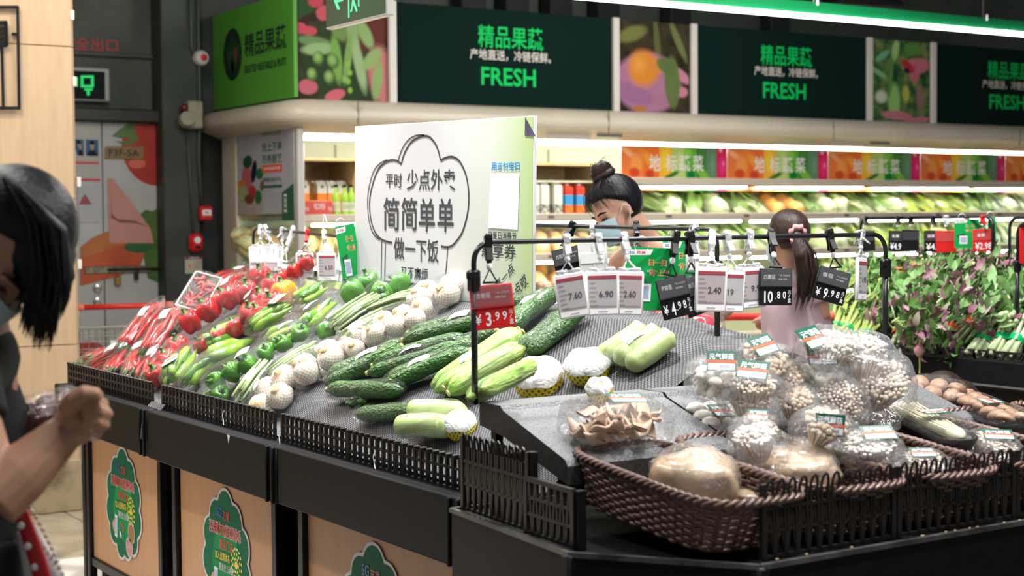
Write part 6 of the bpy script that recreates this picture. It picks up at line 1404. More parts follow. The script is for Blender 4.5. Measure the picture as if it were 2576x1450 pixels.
greencard('green scan card on the far frame left of the red card',2432,588,62,72,0,X=FXR-.01)
greencard('narrow green scan card at the end of the far frame',2495,580,20,64,0,X=FXR+.03)
p=on(2574,615,X=5.3);tag(obj('red_card',box(.06,.004,.16,b=.001),RED,None,TR(p.x+.02,p.y,p.z)@RZ(-TH)),'red card cut off by the right edge of the photo','price tag')
# ================= SHOPPING CARTS =================
WIRE=mat('cart_wire',(.42,.40,.34),.3,metal=.8);CRED=mat('cart_red',(.62,.02,.015),.35);CREDL=mat('cart_cap',(.72,.16,.10),.4)
def cart(label,T):
    t=thing('shopping_cart',label,'shopping cart','shopping carts',T)
    obj('handle',tube([(-.26,0,1.02),(.26,0,1.02)],.016,12),CRED,t,smooth='all')
    for s in (-1,1):
        obj('handle_cap',tube([(s*.235,0,1.02),(s*.275,0,1.02)],.021,12),CREDL,t,smooth='all')
        obj('handle_arm',tube([(s*.262,0,1.02),(s*.262,.03,.93),(s*.25,.10,.80),(s*.24,.14,.30),(s*.24,.7,.22)],.010,8),WIRE,t,smooth='all')
        obj('front_leg',tube([(s*.20,.8,.52),(s*.22,.78,.14)],.009,8),WIRE,t,smooth='all')
    def P(sx,y,z): return (sx*(.25-.05*y/.85),y+.05,z)
    mb=MB();top=lambda y:.90-.06*y;bot=lambda y:.50+.05*y
    for z in (0,.12,.3,.5,.7,.88,1):
        q=[]
        for (sx,y) in ((-1,0),(-1,.85),(1,.85),(1,0)): q.append(P(sx,y,bot(y)+(top(y)-bot(y))*z))
        r=.005 if z in(0,1) else .0025
        for a,b in zip(q,q[1:]+q[:1]): mb.add(tube([a,b],r,5,False))
    for k in range(17):
        y=.85*k/16
        for sx in(-1,1): mb.add(tube([P(sx,y,bot(y)),P(sx,y,top(y))],.0022,4,False))
        mb.add(tube([P(-1,y,bot(y)),P(1,y,bot(y))],.0022,4,False))
    for k in range(11):
        sx=-1+2*k/10
        for y in (0,.85): mb.add(tube([P(sx,y,bot(y)),P(sx,y,top(y))],.0022,4,False))
    obj('wire_basket',mb,WIRE,t,smooth='all')
    obj('red_flap',box(.34,.006,.09,(0,.055,.62),b=.002),CRED,t);obj('name_plate',box(.16,.004,.05,(0,.04,.80),b=.002),WHT,t)
    for s in(-1,1):
        for y in(.14,.76): obj('wheel',tube([(s*.22-.012,y,.06),(s*.22+.012,y,.06)],.06,16),BLKM,t,smooth='all')
    return t
p=on(300,770,Zz=1.02);p=on(315,771,d=9.05);cart('shopping cart with red handle parked before the fire door',TR(p.x,p.y,0)@RZ(-.12)@Mx.Diagonal((1.0,1,p.z/1.02,1)))
p=on(1948,797,d=7.12);cart('shopping cart with red handle pushed by the girl in pink',TR(p.x,p.y,0)@RZ(-.55)@Mx.Diagonal((.98,1,p.z/1.02,1)))
# ================= GOODS IN THE FRIDGE =================
def fx(u,Y=FY+.3): return on(u,560,Y=Y).x
def carton(name,label,u,cols,z=1.532,w=.068,h=.235,Y=None,group=None,v=0):
    Y=Y or FY+.32;t=thing(name,label,'drink carton',group,TR(fx(u,Y),Y,z)@RZ(.0))
    top,mid,bot=cols;hb=h*.86
    mb=MB().add(box(w,w,hb*.40,(0,0,hb*.20)),0).add(box(w,w,hb*.36,(0,0,hb*.58)),1).add(box(w,w,hb*.24,(0,0,hb*.88)),2)
    mb.add(([(-w/2,-w/2,hb),(w/2,-w/2,hb),(w/2,w/2,hb),(-w/2,w/2,hb),(-w/2,0,h),(w/2,0,h)],[(0,1,5,4),(2,3,4,5),(1,2,5),(3,0,4)]),2)
    obj('carton_body',mb,[bot,mid,top],t,smooth=False);obj('screw_cap',lathe([(.012,0),(.012,.012),(.001,.013)],14),WHT,t,TR(0,-.005,h-.012))
    return t
OR=mat('juice_orange',(.85,.25,.02),.35);OY_=mat('juice_yellow',(.90,.45,.02),.35);CW=mat('carton_white',(.70,.70,.64),.35);CBK=mat('carton_black_print',(.02,.03,.03),.4,(.6,.6,.55),40);CBL=mat('carton_blue',(.05,.30,.65),.35);CRD=mat('carton_red',(.65,.05,.03),.35);DK=mat('leaf_mark',(.02,.18,.05),.5)
JG='orange juice cartons'
for i,(u,lab,y) in enumerate(((762,'orange juice carton leftmost, showing a sliced orange',0),(787,'dark gold juice carton turned sideways, second from left',.06),(806,'mango juice carton, first of three alike beside the dark gold one',0),(832,'mango juice carton, second of three alike',0),(858,'mango juice carton, third of three alike, above the green bottles',0),(893,'juice carton partly hidden by the left edge of the white board',0))):
    t=carton('juice_carton',lab,u,(CW,OR,OY_) if i!=1 else (mat('dark_gold',(.40,.20,.02),.4),mat('dark_gold',(.4,.2,.02),.4),OY_),Y=FY+.42+y,group=JG,h=.245)
    obj('leaf_print',poly(ell(0,.205-.0,.014,.008,0,10),0),DK,t,TR(0,-.0355,0)@RX(math.pi/2),smooth=False);obj('fruit_print',poly(ell(.0,.06,.024,.024,0,16),0),OR if i==0 else OY_,t,TR(0,-.0358,0)@RX(math.pi/2),smooth=False)
for i,(u,lab) in enumerate(((1342,'white plant milk carton beside the right edge of the board'),(1366,'white plant milk carton with black leaves at its foot, middle'),(1399,'white plant milk carton with black leaves, left of red cartons'))):
    carton('milk_carton',lab,u,(CW,CW,CBK),Y=FY+.34,group='white plant milk cartons',h=.25)
for i,(u,lab) in enumerate(((1426,'red and blue juice carton, left one near the woman'),(1455,'red and blue juice carton, right one near the woman'))):
    t=carton('juice_carton',lab,u,(CRD,CBL,mat('carton_fruit',(.85,.25,.04),.4,(.7,.1,.03),30)),Y=FY+.34,group='red and blue juice cartons',h=.235);t.children[1].active_material
WD_=mat('crate_wood',(.50,.36,.18),.5,(.42,.29,.14),12,stretch=(1,1,5))
def wcrate(lab,u0,u1,v0,Y=FY+.28,div=()):
    x0,x1=fx(u0,Y),fx(u1,Y);zt=on((u0+u1)/2,v0,Y=Y).z;t=thing('wooden_crate',lab,'crate','wooden display crates',TR((x0+x1)/2,Y,1.536));w=x1-x0;h=zt-1.536
    obj('top_board',box(w,.45,.02,(0,.22,h)),WD_,t);obj('back_board',box(w,.02,h,(0,.45,h/2)),WD_,t)
    for x in (-w/2+.01,w/2-.01)+tuple(div): obj('side_board',box(.02,.44,h-.01,(x,.21,h/2)),WD_,t)
wcrate('wooden crate shelf around the orange juice cartons',735,905,401,div=(.36,));wcrate('wooden crate shelf around white plant milk cartons',1290,1508,413)
t=thing('soda_pack','red soda multipack in front of the juice cartons','drink pack',None,TR(fx(792,FY+.16),FY+.16,1.54));obj('pack_body',box(.215,.1,.10,(0,0,.05),b=.006),CRD,t);letters([fit('可口可乐',.01,.062,.08,.04,.02),fit('汽水',-.08,.045,.03,.03,.01),fit('汽水',.085,.045,.03,.03,.01)],GHOST,t,TR(0,-.052,0)@RX(math.pi/2))
LIME=mat('lime_drink',(.40,.68,.06),.15);
for i,u in enumerate((846,868,884)):
    t=thing('lime_bottle','bright green soda bottle, %s of the three beside red multipack'%('left','middle','right')[i],'bottle','lime green soda bottles',TR(fx(u,FY+.17),FY+.17,1.54))
    obj('bottle_body',lathe([(.022,0),(.026,.004),(.026,.12),(.020,.145),(.010,.165),(.010,.19),(.001,.191)],18),LIME,t,smooth='all');obj('bottle_cap',lathe([(.012,.19),(.012,.205),(.001,.206)],14),BLKM,t);obj('bottle_label',lathe([(.0265,.03),(.0265,.09)],18,cap=False),CW,t);letters([fit('FFFO',0,.06,.035,.03,.01)],LIME,t,TR(0,-.0272,0)@RX(math.pi/2))
t=thing('pink_box','small pink and white gift box beside the first vegetable banner','box',None,TR(fx(1532,FY+.2),FY+.2,1.79));obj('box_body',box(.19,.1,.14,(0,0,-.07+.0)),mat('pink_white_box',(.72,.45,.42),.5,(.75,.70,.66),20),t);obj('box_lid',box(.2,.11,.03,(0,0,.015)),mat('pink_lid',(.72,.40,.36),.5),t)
struct('trim_20',box(1.7,.5,.012,(fx(1420,FY+.3)-.1,FY+.55,1.783)),CRMW)
# bagged vegetables
FWH=mat('fridge_white',(.66,.70,.52),.5,(.50,.62,.30),14);FGR=mat('fridge_green',(.16,.34,.06),.5,(.34,.50,.14),18);FYG=mat('fridge_bright',(.38,.62,.03),.4,(.62,.66,.08),9);FDK=mat('fridge_dark',(.06,.17,.05),.5,(.20,.32,.12),18);FOR=mat('fridge_orange',(.85,.34,.05),.4,(.90,.52,.15),7);FTE=mat('fridge_teal',(.10,.30,.22),.4,(.5,.55,.4),16);FPK=mat('fridge_cream',(.78,.60,.36),.5,(.80,.40,.12),7);FYE=mat('fridge_yellow',(.75,.62,.28),.5,(.6,.6,.3),10)
def vegbag(seed,mats,kind='leaf'):
    random.seed(seed);mb=MB()
    if kind=='leaf':
        for i in range(26):
            y=random.uniform(-.05,.05);T=TR(-.12+random.uniform(-.02,.05),y,random.uniform(-.02,.03))@RZ(random.uniform(-.3,.3))@RX(random.uniform(-1.2,1.2))@RY(random.uniform(-.25,.1))
            leafgeo(random.uniform(.16,.27),random.uniform(.012,.030),random.uniform(-.02,.03),mb,T,random.randrange(len(mats)))
        for i in range(7): y=-.045+.015*i;mb.add(tube([(-.15,y,0),(-.05,y*.9,.01),(.04,y*1.1,.012)],[.009,.008,.004],6),0)
    elif kind=='round':
        for i in range(3): mb.add(ball(.055,.05,.05,(-.08+.08*i,random.uniform(-.01,.01),0),16,10,1,.15,seed+i),i%len(mats))
    elif kind=='head': mb.add(ball(.13,.065,.06,(0,0,0),22,14,.9,.35,seed),0);[mb.add(ball(.10,.05,.045,(.03*i-.03,.01*i,.015),14,10,.9,.5,seed+i),i%len(mats)) for i in range(3)]
    return mesh('vegetables',mb,mats,'all')
VB={'A':[vegbag(s,[FWH,FGR,FGR]) for s in(1,2)],'F':[vegbag(s,[FWH,FWH,FGR],'head') for s in (3,4)],'C':[vegbag(s,[FYG,FWH,FYG]) for s in(5,6)],'B':[vegbag(s,[FDK,FGR]) for s in(7,8)],'D':[vegbag(9,[FOR,FOR],'round')],'E':[vegbag(s,[FTE,FWH,FTE]) for s in(10,11)],'P':[vegbag(s,[FPK,FPK],'round') for s in(12,13)],'Y':[vegbag(14,[FYE,FWH],'head')]}
VFILM=[bagmesh(s,.155,.075,.062,0) for s in (21,22)]
for m_ in VFILM: m_.materials[0]=FILM
KN={'A':('romaine_bag','romaine lettuce bag'),'F':('cabbage_bag','white cabbage heart bag'),'C':('bright_greens_bag','bright green vegetable bag'),'B':('dark_greens_bag','dark green leafy bag'),'D':('orange_pumpkin_bag','orange pumpkin bag'),'E':('teal_vegetable_bag','teal wrapped vegetable bag'),'P':('pumpkin_slice_pack','cream orange pumpkin slice pack'),'Y':('melon_bag','pale yellow melon bag')}
ROWS=[('upper vegetable shelf',1.535,'upper',[(1648,'A'),(1690,'F'),(1735,'A'),(1790,'F'),(1840,'A'),(1885,'A'),(1938,'D'),(1982,'D'),(2025,'B'),(2060,'F'),(2105,'F'),(2150,'A'),(2192,'A'),(2232,'F'),(2272,'C'),(2312,'C'),(2350,'C'),(2388,'C'),(2425,'A'),(2458,'B'),(2490,'E'),(2522,'F'),(2556,'E')]),
 ('middle shelf',1.255,'middle',[(640,'Y'),(690,'P'),(770,'Y'),(820,'P'),(868,'Y'),(1362,'P'),(1400,'P'),(1440,'P'),(1480,'P'),(1520,'F'),(1625,'F'),(1680,'A'),(1730,'F'),(1785,'F'),(1835,'F'),(1880,'A'),(1925,'F'),(2060,'F'),(2105,'F'),(2150,'C'),(2195,'C'),(2240,'C'),(2285,'B'),(2325,'C'),(2365,'Y'),(2405,'C'),(2445,'F'),(2485,'E'),(2522,'E'),(2556,'Y')]),
 ('lower shelf',.965,'lower',[(640,'B'),(700,'C'),(770,'F'),(830,'B'),(870,'C'),(1360,'P'),(1400,'D'),(1440,'P'),(1480,'P'),(1530,'Y'),(1640,'C'),(1700,'C'),(1760,'F'),(1810,'C'),(1860,'C'),(1905,'F'),(2085,'F'),(2130,'C'),(2175,'C'),(2220,'E'),(2265,'C'),(2310,'F'),(2350,'C'),(2395,'E'),(2440,'Y'),(2480,'E'),(2520,'E'),(2556,'Y')])]
ORDN=['first','second','third','fourth','fifth','sixth','seventh','eighth','ninth','tenth','eleventh','twelfth']
for rn,z,gs,its in ROWS:
    cnt={}
    for k,(u,c) in enumerate(its):
        cnt[c]=cnt.get(c,0)+1;nm,lb=KN[c];Y=FY+.30;x=fx(u,Y);ran=random.Random(k*7+int(z*100))
        t=thing(nm,'%s, front row, %s from the left on %s'%(lb,ORDN[cnt[c]-1],rn),'vegetable bag','bagged vegetables on the %s fridge shelf'%gs,TR(x,Y,z+.075)@RZ(ran.uniform(.9,1.9))@RY(-.35)@Mx.Diagonal((1.15,1.15,1.2,1)))
        vb=VB[c][k%len(VB[c])];obj('vegetables',vb,None,t,kind='stuff');obj('film',VFILM[k%2],None,t,RX(ran.uniform(-.3,.3)))
        if k%3==0 and c in 'AFE': obj('pack_label',box(.05,.04,.002,(.0,.0,.073)),PAPER,t)
        t2=dup(t,TR(x+ran.uniform(-.05,.05),Y+.25,z+.13)@RZ(ran.uniform(.9,1.9))@RY(-.4)@Mx.Diagonal((1.1,1.1,1.1,1)),'%s, rear row, %s from the left on %s'%(lb,ORDN[cnt[c]-1],rn))
# ================= PEOPLE =================
def bake(name,mb,mt,vox=.007,sm=6,parent=None,T=None,sub=0):
    me=mesh('tmp',mb,mt,'all');o=bpy.data.objects.new('tmp',me);SC.collection.objects.link(o)
    r=o.modifiers.new('r','REMESH');r.mode='VOXEL';r.voxel_size=vox;r.use_smooth_shade=True
    s=o.modifiers.new('s','SMOOTH');s.iterations=sm;s.factor=.5
    dg=bpy.context.evaluated_depsgraph_get();m2=bpy.data.meshes.new_from_object(o.evaluated_get(dg));m2.name=name
    bpy.data.objects.remove(o);m2.materials.clear();m2.materials.append(mt);m2.polygons.foreach_set('use_smooth',[True]*len(m2.polygons))
    return obj(name,m2,None,parent,T)
SKIN=mat('skin',(.60,.33,.23),.45,(.66,.37,.26),12,sss=.08);SKIN2=mat('skin_tan',(.46,.24,.15),.5,(.52,.28,.18),10,sss=.05)
HAIR=mat('black_hair',(.006,.006,.009),.42,(.011,.010,.013),30,stretch=(1,1,.15),bump=.25,bs=120,spec=.28);HAIRB=mat('brown_hair',(.022,.013,.011),.42,(.042,.026,.022),60,stretch=(1,1,.1),bump=.3,bs=150,spec=.3)
MASKM=mat('mask_blue',(.42,.62,.70),.6,(.50,.68,.75),20,stretch=(1,1,8));MASKW=mat('mask_white',(.75,.77,.80),.6)
def headgeo(mb,T):
    for g in (ball(.092,.076,.090,(-.012,0,.035),20,14),ball(.060,.060,.088,(.032,0,-.022),18,12),ball(.045,.048,.034,(.034,0,-.082),14,10),ball(.020,.022,.018,(.064,0,-.098),10,8),ball(.022,.020,.020,(.062,.032,-.03),10,8),ball(.022,.020,.020,(.062,-.032,-.03),10,8),
        tube([(.085,0,.012),(.098,0,-.012),(.104,0,-.028),(.092,0,-.036)],[.006,.009,.013,.010],10),ball(.012,.022,.006,(.082,0,-.058),10,6),ball(.011,.020,.006,(.080,0,-.068),10,6),
        ball(.016,.006,.028,(-.006,.080,-.012),10,8),ball(.016,.006,.028,(-.006,-.080,-.012),10,8),tube([(.072,.05,.018),(.084,.02,.024),(.084,-.02,.024),(.072,-.05,.018)],.008,8)): mb.add(g,0,T)
def headparts(t,T,mask=True,lids=True):
    for s in(-1,1):
        o=obj('eye',MB().add(ball(.011,.013,.009,(.072,s*.030,.002),12,8)),mat('eye_white',(.6,.57,.54),.3),t,T,smooth='all');obj('iris',MB().add(ball(.005,.006,.006,(.080,s*.030,.000),10,6)),mat('eye_dark',(.02,.012,.01),.2),o,smooth='all')
        obj('eyelid',MB().add(tube([(.074,s*.046,.002),(.085,s*.032,.006),(.084,s*.016,.002)],.0035,6)),mat('lash_dark',(.05,.03,.025),.5),t,T,smooth='all')
        obj('eyebrow',MB().add(tube([(.070,s*.054,.022),(.085,s*.036,.030),(.089,s*.014,.025)],[.002,.0042,.003],6)),HAIR,t,T,smooth='all')
    if mask:
        n=12;vs=[]
        for j in range(9):
            z=-.012-.098*j/8
            for i in range(n+1):
                a=-1.25+2.5*i/n;r=.072+.010*math.sin(j/8*math.pi);x=.030+ (r+.012)*math.cos(a)*1.0-(.012 if j>6 else 0);vs.append((x,.068*math.sin(a)*(1-.12*j/8),z+.012*math.cos(a)))
        o=obj('face_mask',MB().add((vs,[(j*(n+1)+i,j*(n+1)+i+1,(j+1)*(n+1)+i+1,(j+1)*(n+1)+i) for j in range(8) for i in range(n)])),MASKM,t,T,smooth='all')
        for s in(-1,1): obj('ear_loop',tube([(.045,s*.068,-.02),(.01,s*.083,.018),(-.012,s*.086,.0),(.01,s*.082,-.04),(.045,s*.064,-.095)],.0016,6),MASKW,o,smooth='all')
def haircap(seed,T,t,m,front=.045,nm='hair'):
    vs,fs=ball(.108,.092,.106,(-.020,0,.042),64,44)
    o=[]
    for x,y,z in vs:
        f=1
        dd_=min(x+.012,(.080-(.062-min(x,.062))*.80)-z)
        if dd_>-.006: f=.74+.26*max(0,1-(dd_+.006)/.012)
        if z<-.045: f*=.85
        r_=1+.006*noise.noise(V((y*45,x*5,seed)))
        o.append((-.02+(x+.02)*f*r_,y*f*r_,.03+(z-.03)*(f if f<1 else r_)))
    return obj(nm,MB().add((o,fs)),m,t,T,smooth='all')
def hp(pos,f,up):
    x=f.normalized();z=(up-x*up.dot(x)).normalized();y=z.cross(x);return basis(pos,x,y,z)
def at(u,v,d): return on(u,v,d=d)
def seg(pts,rs,n=14,ry=None): return tube(pts,rs,n,True,ry,RI.copy() if ry else None)
def strands(t,m,lines,T=None,nm='hair_strands'):
    mb=MB()
    for pts,r in lines: mb.add(tube(pts,[r*.7,r,r,r*.6,r*.15][:len(pts)] if len(pts)==5 else r,6))
    return obj(nm,mb,m,t,T,smooth='all')
W0=I()
def person(label,loc): return thing('person',label,'person',None,W0)
def shoes(t,pts,m=BLKM):
    for p in pts: obj('shoe',MB().add(ball(.13,.05,.05,(p[0]-.04,p[1]-.03,.05),14,8,.8)),m,t,smooth='all')
# --- woman with hair bun behind the island
t=person('woman with a black hair bun and blue mask looking down behind the island',None)
hc=at(1553,535,6.0);f=(RI*-.78-FW*.42-UP*.46);Th=hp(hc,f,UP+RI*-.28+FW*.1)
nb=at(1625,622,6.05);ch=at(1645,760,6.15);pe=at(1665,980,6.3);sL=at(1712,662,5.95);sR=at(1560,668,6.30)
mb=MB();headgeo(mb,Th)
mb.add(seg([Th@V((-.025,0,-.05)),Th@V((-.05,0,-.11)),nb],[.055,.052,.062]))
mb.add(seg([nb,(nb+ch)/2,ch,(ch+pe)/2,pe],[.07,.125,.15,.135,.16],18,ry=.72)).add(seg([sR,nb,sL],[.055,.07,.055]))
el=at(1825,775,6.05);wr=at(1735,828,5.75);mb.add(seg([sL,(sL+el)/2,el],[.052,.046,.038])).add(seg([el,(el+wr)/2,wr],[.038,.036,.026]))
el2=at(1530,800,6.1);wr2=at(1600,870,5.8);mb.add(seg([sR,el2],[.050,.038])).add(seg([el2,wr2],[.038,.026]))
def hand(mb,w,d,up,s=1,curl=.6):
    d=d.normalized();side=d.cross(up).normalized();n=side.cross(d)
    mb.add(seg([w-d*.01,w+d*.035*s,w+d*.075*s],[.024*s,.034*s,.030*s],12,ry=.55))
    for i,(o_,l) in enumerate(((-.030,.062),(-.010,.072),(.010,.068),(.029,.052))):
        b=w+d*.078*s+side*o_*s;c=curl
        p1=b+(d*math.cos(c)-n*math.sin(c))*l*.45*s;p2=p1+(d*math.cos(2*c)-n*math.sin(2*c))*l*.33*s;p3=p2+(d*math.cos(2.8*c)-n*math.sin(2.8*c))*l*.25*s
        mb.add(seg([b-d*.012,b,p1,p2,p3],[.010*s,.0105*s,.0095*s,.0085*s,.0065*s],8))
    b=w+d*.02*s-side*.028*s;p1=b+(d*.5-side*.6-n*.3)*.04*s;p2=p1+(d*.9-side*.0-n*.4)*.03*s;mb.add(seg([b,p1,p2],[.014*s,.0115*s,.008*s],8))
hand(mb,wr,(wr-el),V((0,0,1)));hand(mb,wr2,(wr2-el2),V((0,0,1)))
for s in (-1,1):
    hpnt=pe+RI*(.09*s);kn=V((hpnt.x,hpnt.y,.5));mb.add(seg([hpnt,kn,V((kn.x,kn.y,.08))],[.09,.06,.045]))
bake('body',mb,SKIN,.009,5,t)
headparts(t,Th);haircap(1,Th,t,HAIR,.05)
obj('hair_bun',MB().add(ball(.042,.042,.036,(-.03,0,.170),16,12,1,.25,2)).add(closedtube([(-.03+.036*math.cos(a*.5236),.036*math.sin(a*.5236),.148) for a in range(12)],.014,8)),HAIRB,t,Th,smooth='all')
random.seed(3);L=[]
for i in range(34):
    y=random.uniform(-.08,.08);q=abs(y);L.append(([(.0,y*.5,.148),(.055,y*.9,.118),(.083-q*.2,y*1.05,.085),(.088-q*.35,y*1.12,.062),(.086-q*.45,y*1.14,.045-random.random()*(.07 if q>.06 else .02))],.0011))
for i in range(5): a=random.random()*6;L.append(([(-.03,0,.19),(-.03+.04*math.cos(a),.04*math.sin(a),.21),(-.03+.06*math.cos(a),.06*math.sin(a),.20)],.0008))
strands(t,HAIR,L,Th)
mb=MB().add(seg([(nb*.4+ch*.6),ch,(ch+pe)/2,pe+V((0,0,-.05))],[.150,.163,.150,.175],20,ry=.76)).add(seg([nb*.55+ch*.45+RI*.05,ch+RI*.03],[.10,.14],16,ry=.8))
bake('tank_top',mb,mat('floral_top',(.30,.28,.25),.7,(.10,.085,.075),26,lo=.42,hi=.55),.010,4,t)
for a,b in ((nb+RI*.085-FW*.04,ch+RI*.07-FW*.12),(nb-RI*.05-FW*.06,ch-RI*.06-FW*.12)): obj('teal_strap',MB().add(seg([a+UP*.03,(a+b)/2-FW*.03,b],.008,8)),mat('teal_strap',(.22,.38,.38),.6),t,smooth='all')
mb=MB()
for s in (-1,1):
    hpnt=pe+RI*(.09*s);mb.add(seg([hpnt+V((0,0,.02)),V((hpnt.x,hpnt.y,.5)),V((hpnt.x,hpnt.y,.12))],[.115,.085,.07],14))
bake('trousers',mb,mat('dark_trousers',(.02,.022,.03),.8),.012,3,t);shoes(t,[pe+RI*.09,pe-RI*.09])
# --- girl in pink with ponytail
t=person('girl with long ponytail in pale pink shirt, seen from behind',None)
hc=at(1980,606,6.75);f=(RI*-.52+FW*.82-UP*.12);Th=hp(hc,f,UP)@Mx.Diagonal((.92,.92,.92,1))
nb=at(1990,680,6.75);ch=at(2000,770,6.78);wa=at(2003,860,6.8);pe=at(2003,960,6.8);sL=at(2048,712,6.7);sR=at(1950,708,6.85)
mb=MB();headgeo(mb,Th);mb.add(seg([Th@V((-.02,0,-.05)),nb],[.048,.05])).add(seg([nb,ch,wa,pe],[.06,.115,.105,.13],16,ry=.75)).add(seg([sR,nb,sL],[.045,.055,.045]))
for s_,e_,w_ in ((sL,at(2072,800,6.75),at(2060,805,6.95)),(sR,at(1935,800,6.95),at(1925,802,7.05))):
    mb.add(seg([s_,e_],[.045,.033])).add(seg([e_,w_],[.033,.024]));hand(mb,w_,w_-e_+V((.001,0,0)),V((0,0,1)),.9,.9)
for s in(-1,1):
    q=pe+RI*(.08*s);mb.add(seg([q,V((q.x,q.y,.45)),V((q.x,q.y,.08))],[.08,.055,.04]))
bake('body',mb,SKIN,.009,5,t);headparts(t,Th);haircap(4,Th,t,HAIRB,.05)
pb=at(2006,592,6.60);pts=[at(1992,588,6.66),pb,at(2022,640,6.58),at(2028,690,6.60),at(2024,735,6.62),at(2014,758,6.63)]
mb=MB().add(seg(pts,[.03,.034,.046,.046,.028,.004],14,ry=.7));o=bake('ponytail',mb,HAIRB,.008,3,t)
random.seed(9);L=[]
for i in range(26):
    o_=RI*random.uniform(-.04,.04)-FW*random.uniform(0,.03);L.append(([pts[1]+o_*.5,pts[2]+o_*1.1,pts[3]+o_*1.2,pts[4]+o_,pts[5]+o_*.9+V((0,0,random.uniform(-.05,.03)))],.0045))
strands(t,HAIRB,L)
obj('pink_scrunchie',MB().add(closedtube([tuple(pb+RI*(.034+.006*math.sin(k*2.5))*math.cos(k*.35)+UP*(.034+.006*math.sin(k*2.5))*math.sin(k*.35)-FW*.012) for k in range(18)],.012,8)),mat('scrunchie_pink',(.60,.30,.30),.7),t,smooth='all')
PKS=mat('pink_shirt',(.55,.39,.45),.8,(.60,.44,.50),4)
mb=MB().add(seg([nb+V((0,0,-.02)),(nb+ch)/2,ch,wa,pe,pe+V((0,0,-.06))],[.075,.135,.150,.148,.155,.158],20,ry=.66)).add(seg([sR+RI*.01,nb+V((0,0,-.03)),sL-RI*.01],[.058,.07,.058])).add(seg([sL,sL*.55+at(2072,800,6.75)*.45],[.058,.062])).add(seg([sR,sR*.55+at(1935,800,6.95)*.45],[.058,.062]))
for i in range(7): a=i*.9;mb.add(seg([ch+RI*.12*math.cos(a)-FW*.07*math.sin(a),pe+RI*.145*math.cos(a)-FW*.11*math.sin(a)],[.008,.022],8))
bake('pink_shirt',mb,PKS,.009,4,t)
mb=MB()
for s in(-1,1): q=pe+RI*(.08*s);mb.add(seg([q,V((q.x,q.y,.5))],[.10,.09],12))
bake('shorts',mb,mat('dark_shorts',(.03,.03,.05),.8),.012,3,t);shoes(t,[pe+RI*.08,pe-RI*.08],WHT)
# --- small figure crouching by the leafy island
t=person('brown haired person crouching low beside the leafy island',None)
hc=at(2374,1012,6.25);f=(RI*-.8+FW*.3-UP*.5);Th=hp(hc,f,UP)@Mx.Diagonal((.82,.82,.82,1));nb=Th@V((-.04,0,-.13));pe=V((nb.x+.12,nb.y-.05,.38))
mb=MB();headgeo(mb,Th);mb.add(seg([Th@V((-.02,0,-.05)),nb],[.045,.05])).add(seg([nb,(nb+pe)/2,pe],[.08,.13,.15],14,ry=.8));kn=V((pe.x-.28,pe.y+.1,.45))
for s in(-1,1): mb.add(seg([pe+RI*.07*s,kn+RI*.09*s,V((kn.x+.1,kn.y,.08))+RI*.09*s],[.09,.06,.045]));mb.add(seg([nb+RI*.13*s-V((0,0,.05)),nb+RI*.16*s-V((.1,0,.28)),nb-V((.3,0,.25))+RI*.05*s],[.045,.035,.025]))
bake('body',mb,SKIN,.010,5,t);headparts(t,Th,False);haircap(7,Th,t,HAIRB,.05)
obj('long_hair',MB().add(seg([Th@V((-.05,0,.09)),Th@V((-.10,0,.0)),Th@V((-.12,0,-.12)),Th@V((-.12,0,-.22))],[.03,.055,.05,.02],16,ry=.9)),HAIRB,t,smooth='all')
bake('dark_shirt',MB().add(seg([nb-V((0,0,.04)),(nb+pe)/2,pe],[.10,.145,.165],14,ry=.85)),mat('dark_shirt',(.02,.02,.025),.8),.012,3,t);shoes(t,[V((kn.x+.1,kn.y,0))+RI*.09,V((kn.x+.1,kn.y,0))-RI*.09])
# --- foreground woman at left edge
t=person('woman in black at the left edge with chin length hair, holding a tray pack',None)
D0=2.55
hc=at(-16,630,D0);f=(RI*.38-FW*.30-UP*.85);Th=hp(hc,f,UP*.5+RI*.8)
nb=at(-75,840,D0+.03);sh=at(-120,960,D0-.10);sh2=at(-85,930,D0+.22);ch=at(-175,1080,D0+.05);pe=at(-215,1420,D0+.05)
el=at(-22,1262,D0-.16);wr=at(160,1092,D0-.10);mb=MB();headgeo(mb,Th)
mb.add(seg([Th@V((-.035,0,-.04)),(Th@V((-.05,0,-.09)))*.6+nb*.4,nb],[.055,.052,.06])).add(seg([nb,ch,pe],[.08,.15,.16],18,ry=.8)).add(seg([sh,nb,sh2],[.055,.065,.055]))
mb.add(seg([sh,(sh+el)/2,el],[.054,.052,.047])).add(seg([el,el*.6+wr*.4,wr],[.047,.046,.031]))
hd=(wr-el).normalized()
P_=at(206,1052,D0-.09)
mb.add(seg([wr,wr*.35+P_*.65,P_+hd*.018],[.030,.036,.034],14,ry=.8))
# fist: back of hand below, four fingers curled over, thumb laid on top against the index finger
for i,(u,v,l) in enumerate(((236,1012,1.0),(246,1038,1.06),(240,1066,1.0),(222,1090,.88))):
    b=at(u-34,v+6,D0-.120);k1=at(u+4,v-4,D0-.125);k2=at(u+24,v+4,D0-.090);k3=at(u+12,v+10,D0-.055);k4=at(u-12,v+8,D0-.048)
    mb.add(seg([b,k1,k2,k3,k4],[.0085*l,.0100*l,.0092*l,.0085*l,.0070*l],10))
mb.add(seg([at(168,1034,D0-.12),at(190,1004,D0-.140),at(214,988,D0-.145),at(240,992,D0-.140),at(252,1002,D0-.132)],[.017,.0155,.0130,.0115,.0085],10))
el2=at(-60,1190,D0+.20);wr2=at(45,1108,D0+.10);mb.add(seg([sh2,el2],[.052,.042])).add(seg([el2,wr2],[.042,.028]))
hd2=(at(110,1092,D0+.08)-wr2);hand(mb,wr2,hd2,UP*.6-FW*.8,.85,.45)
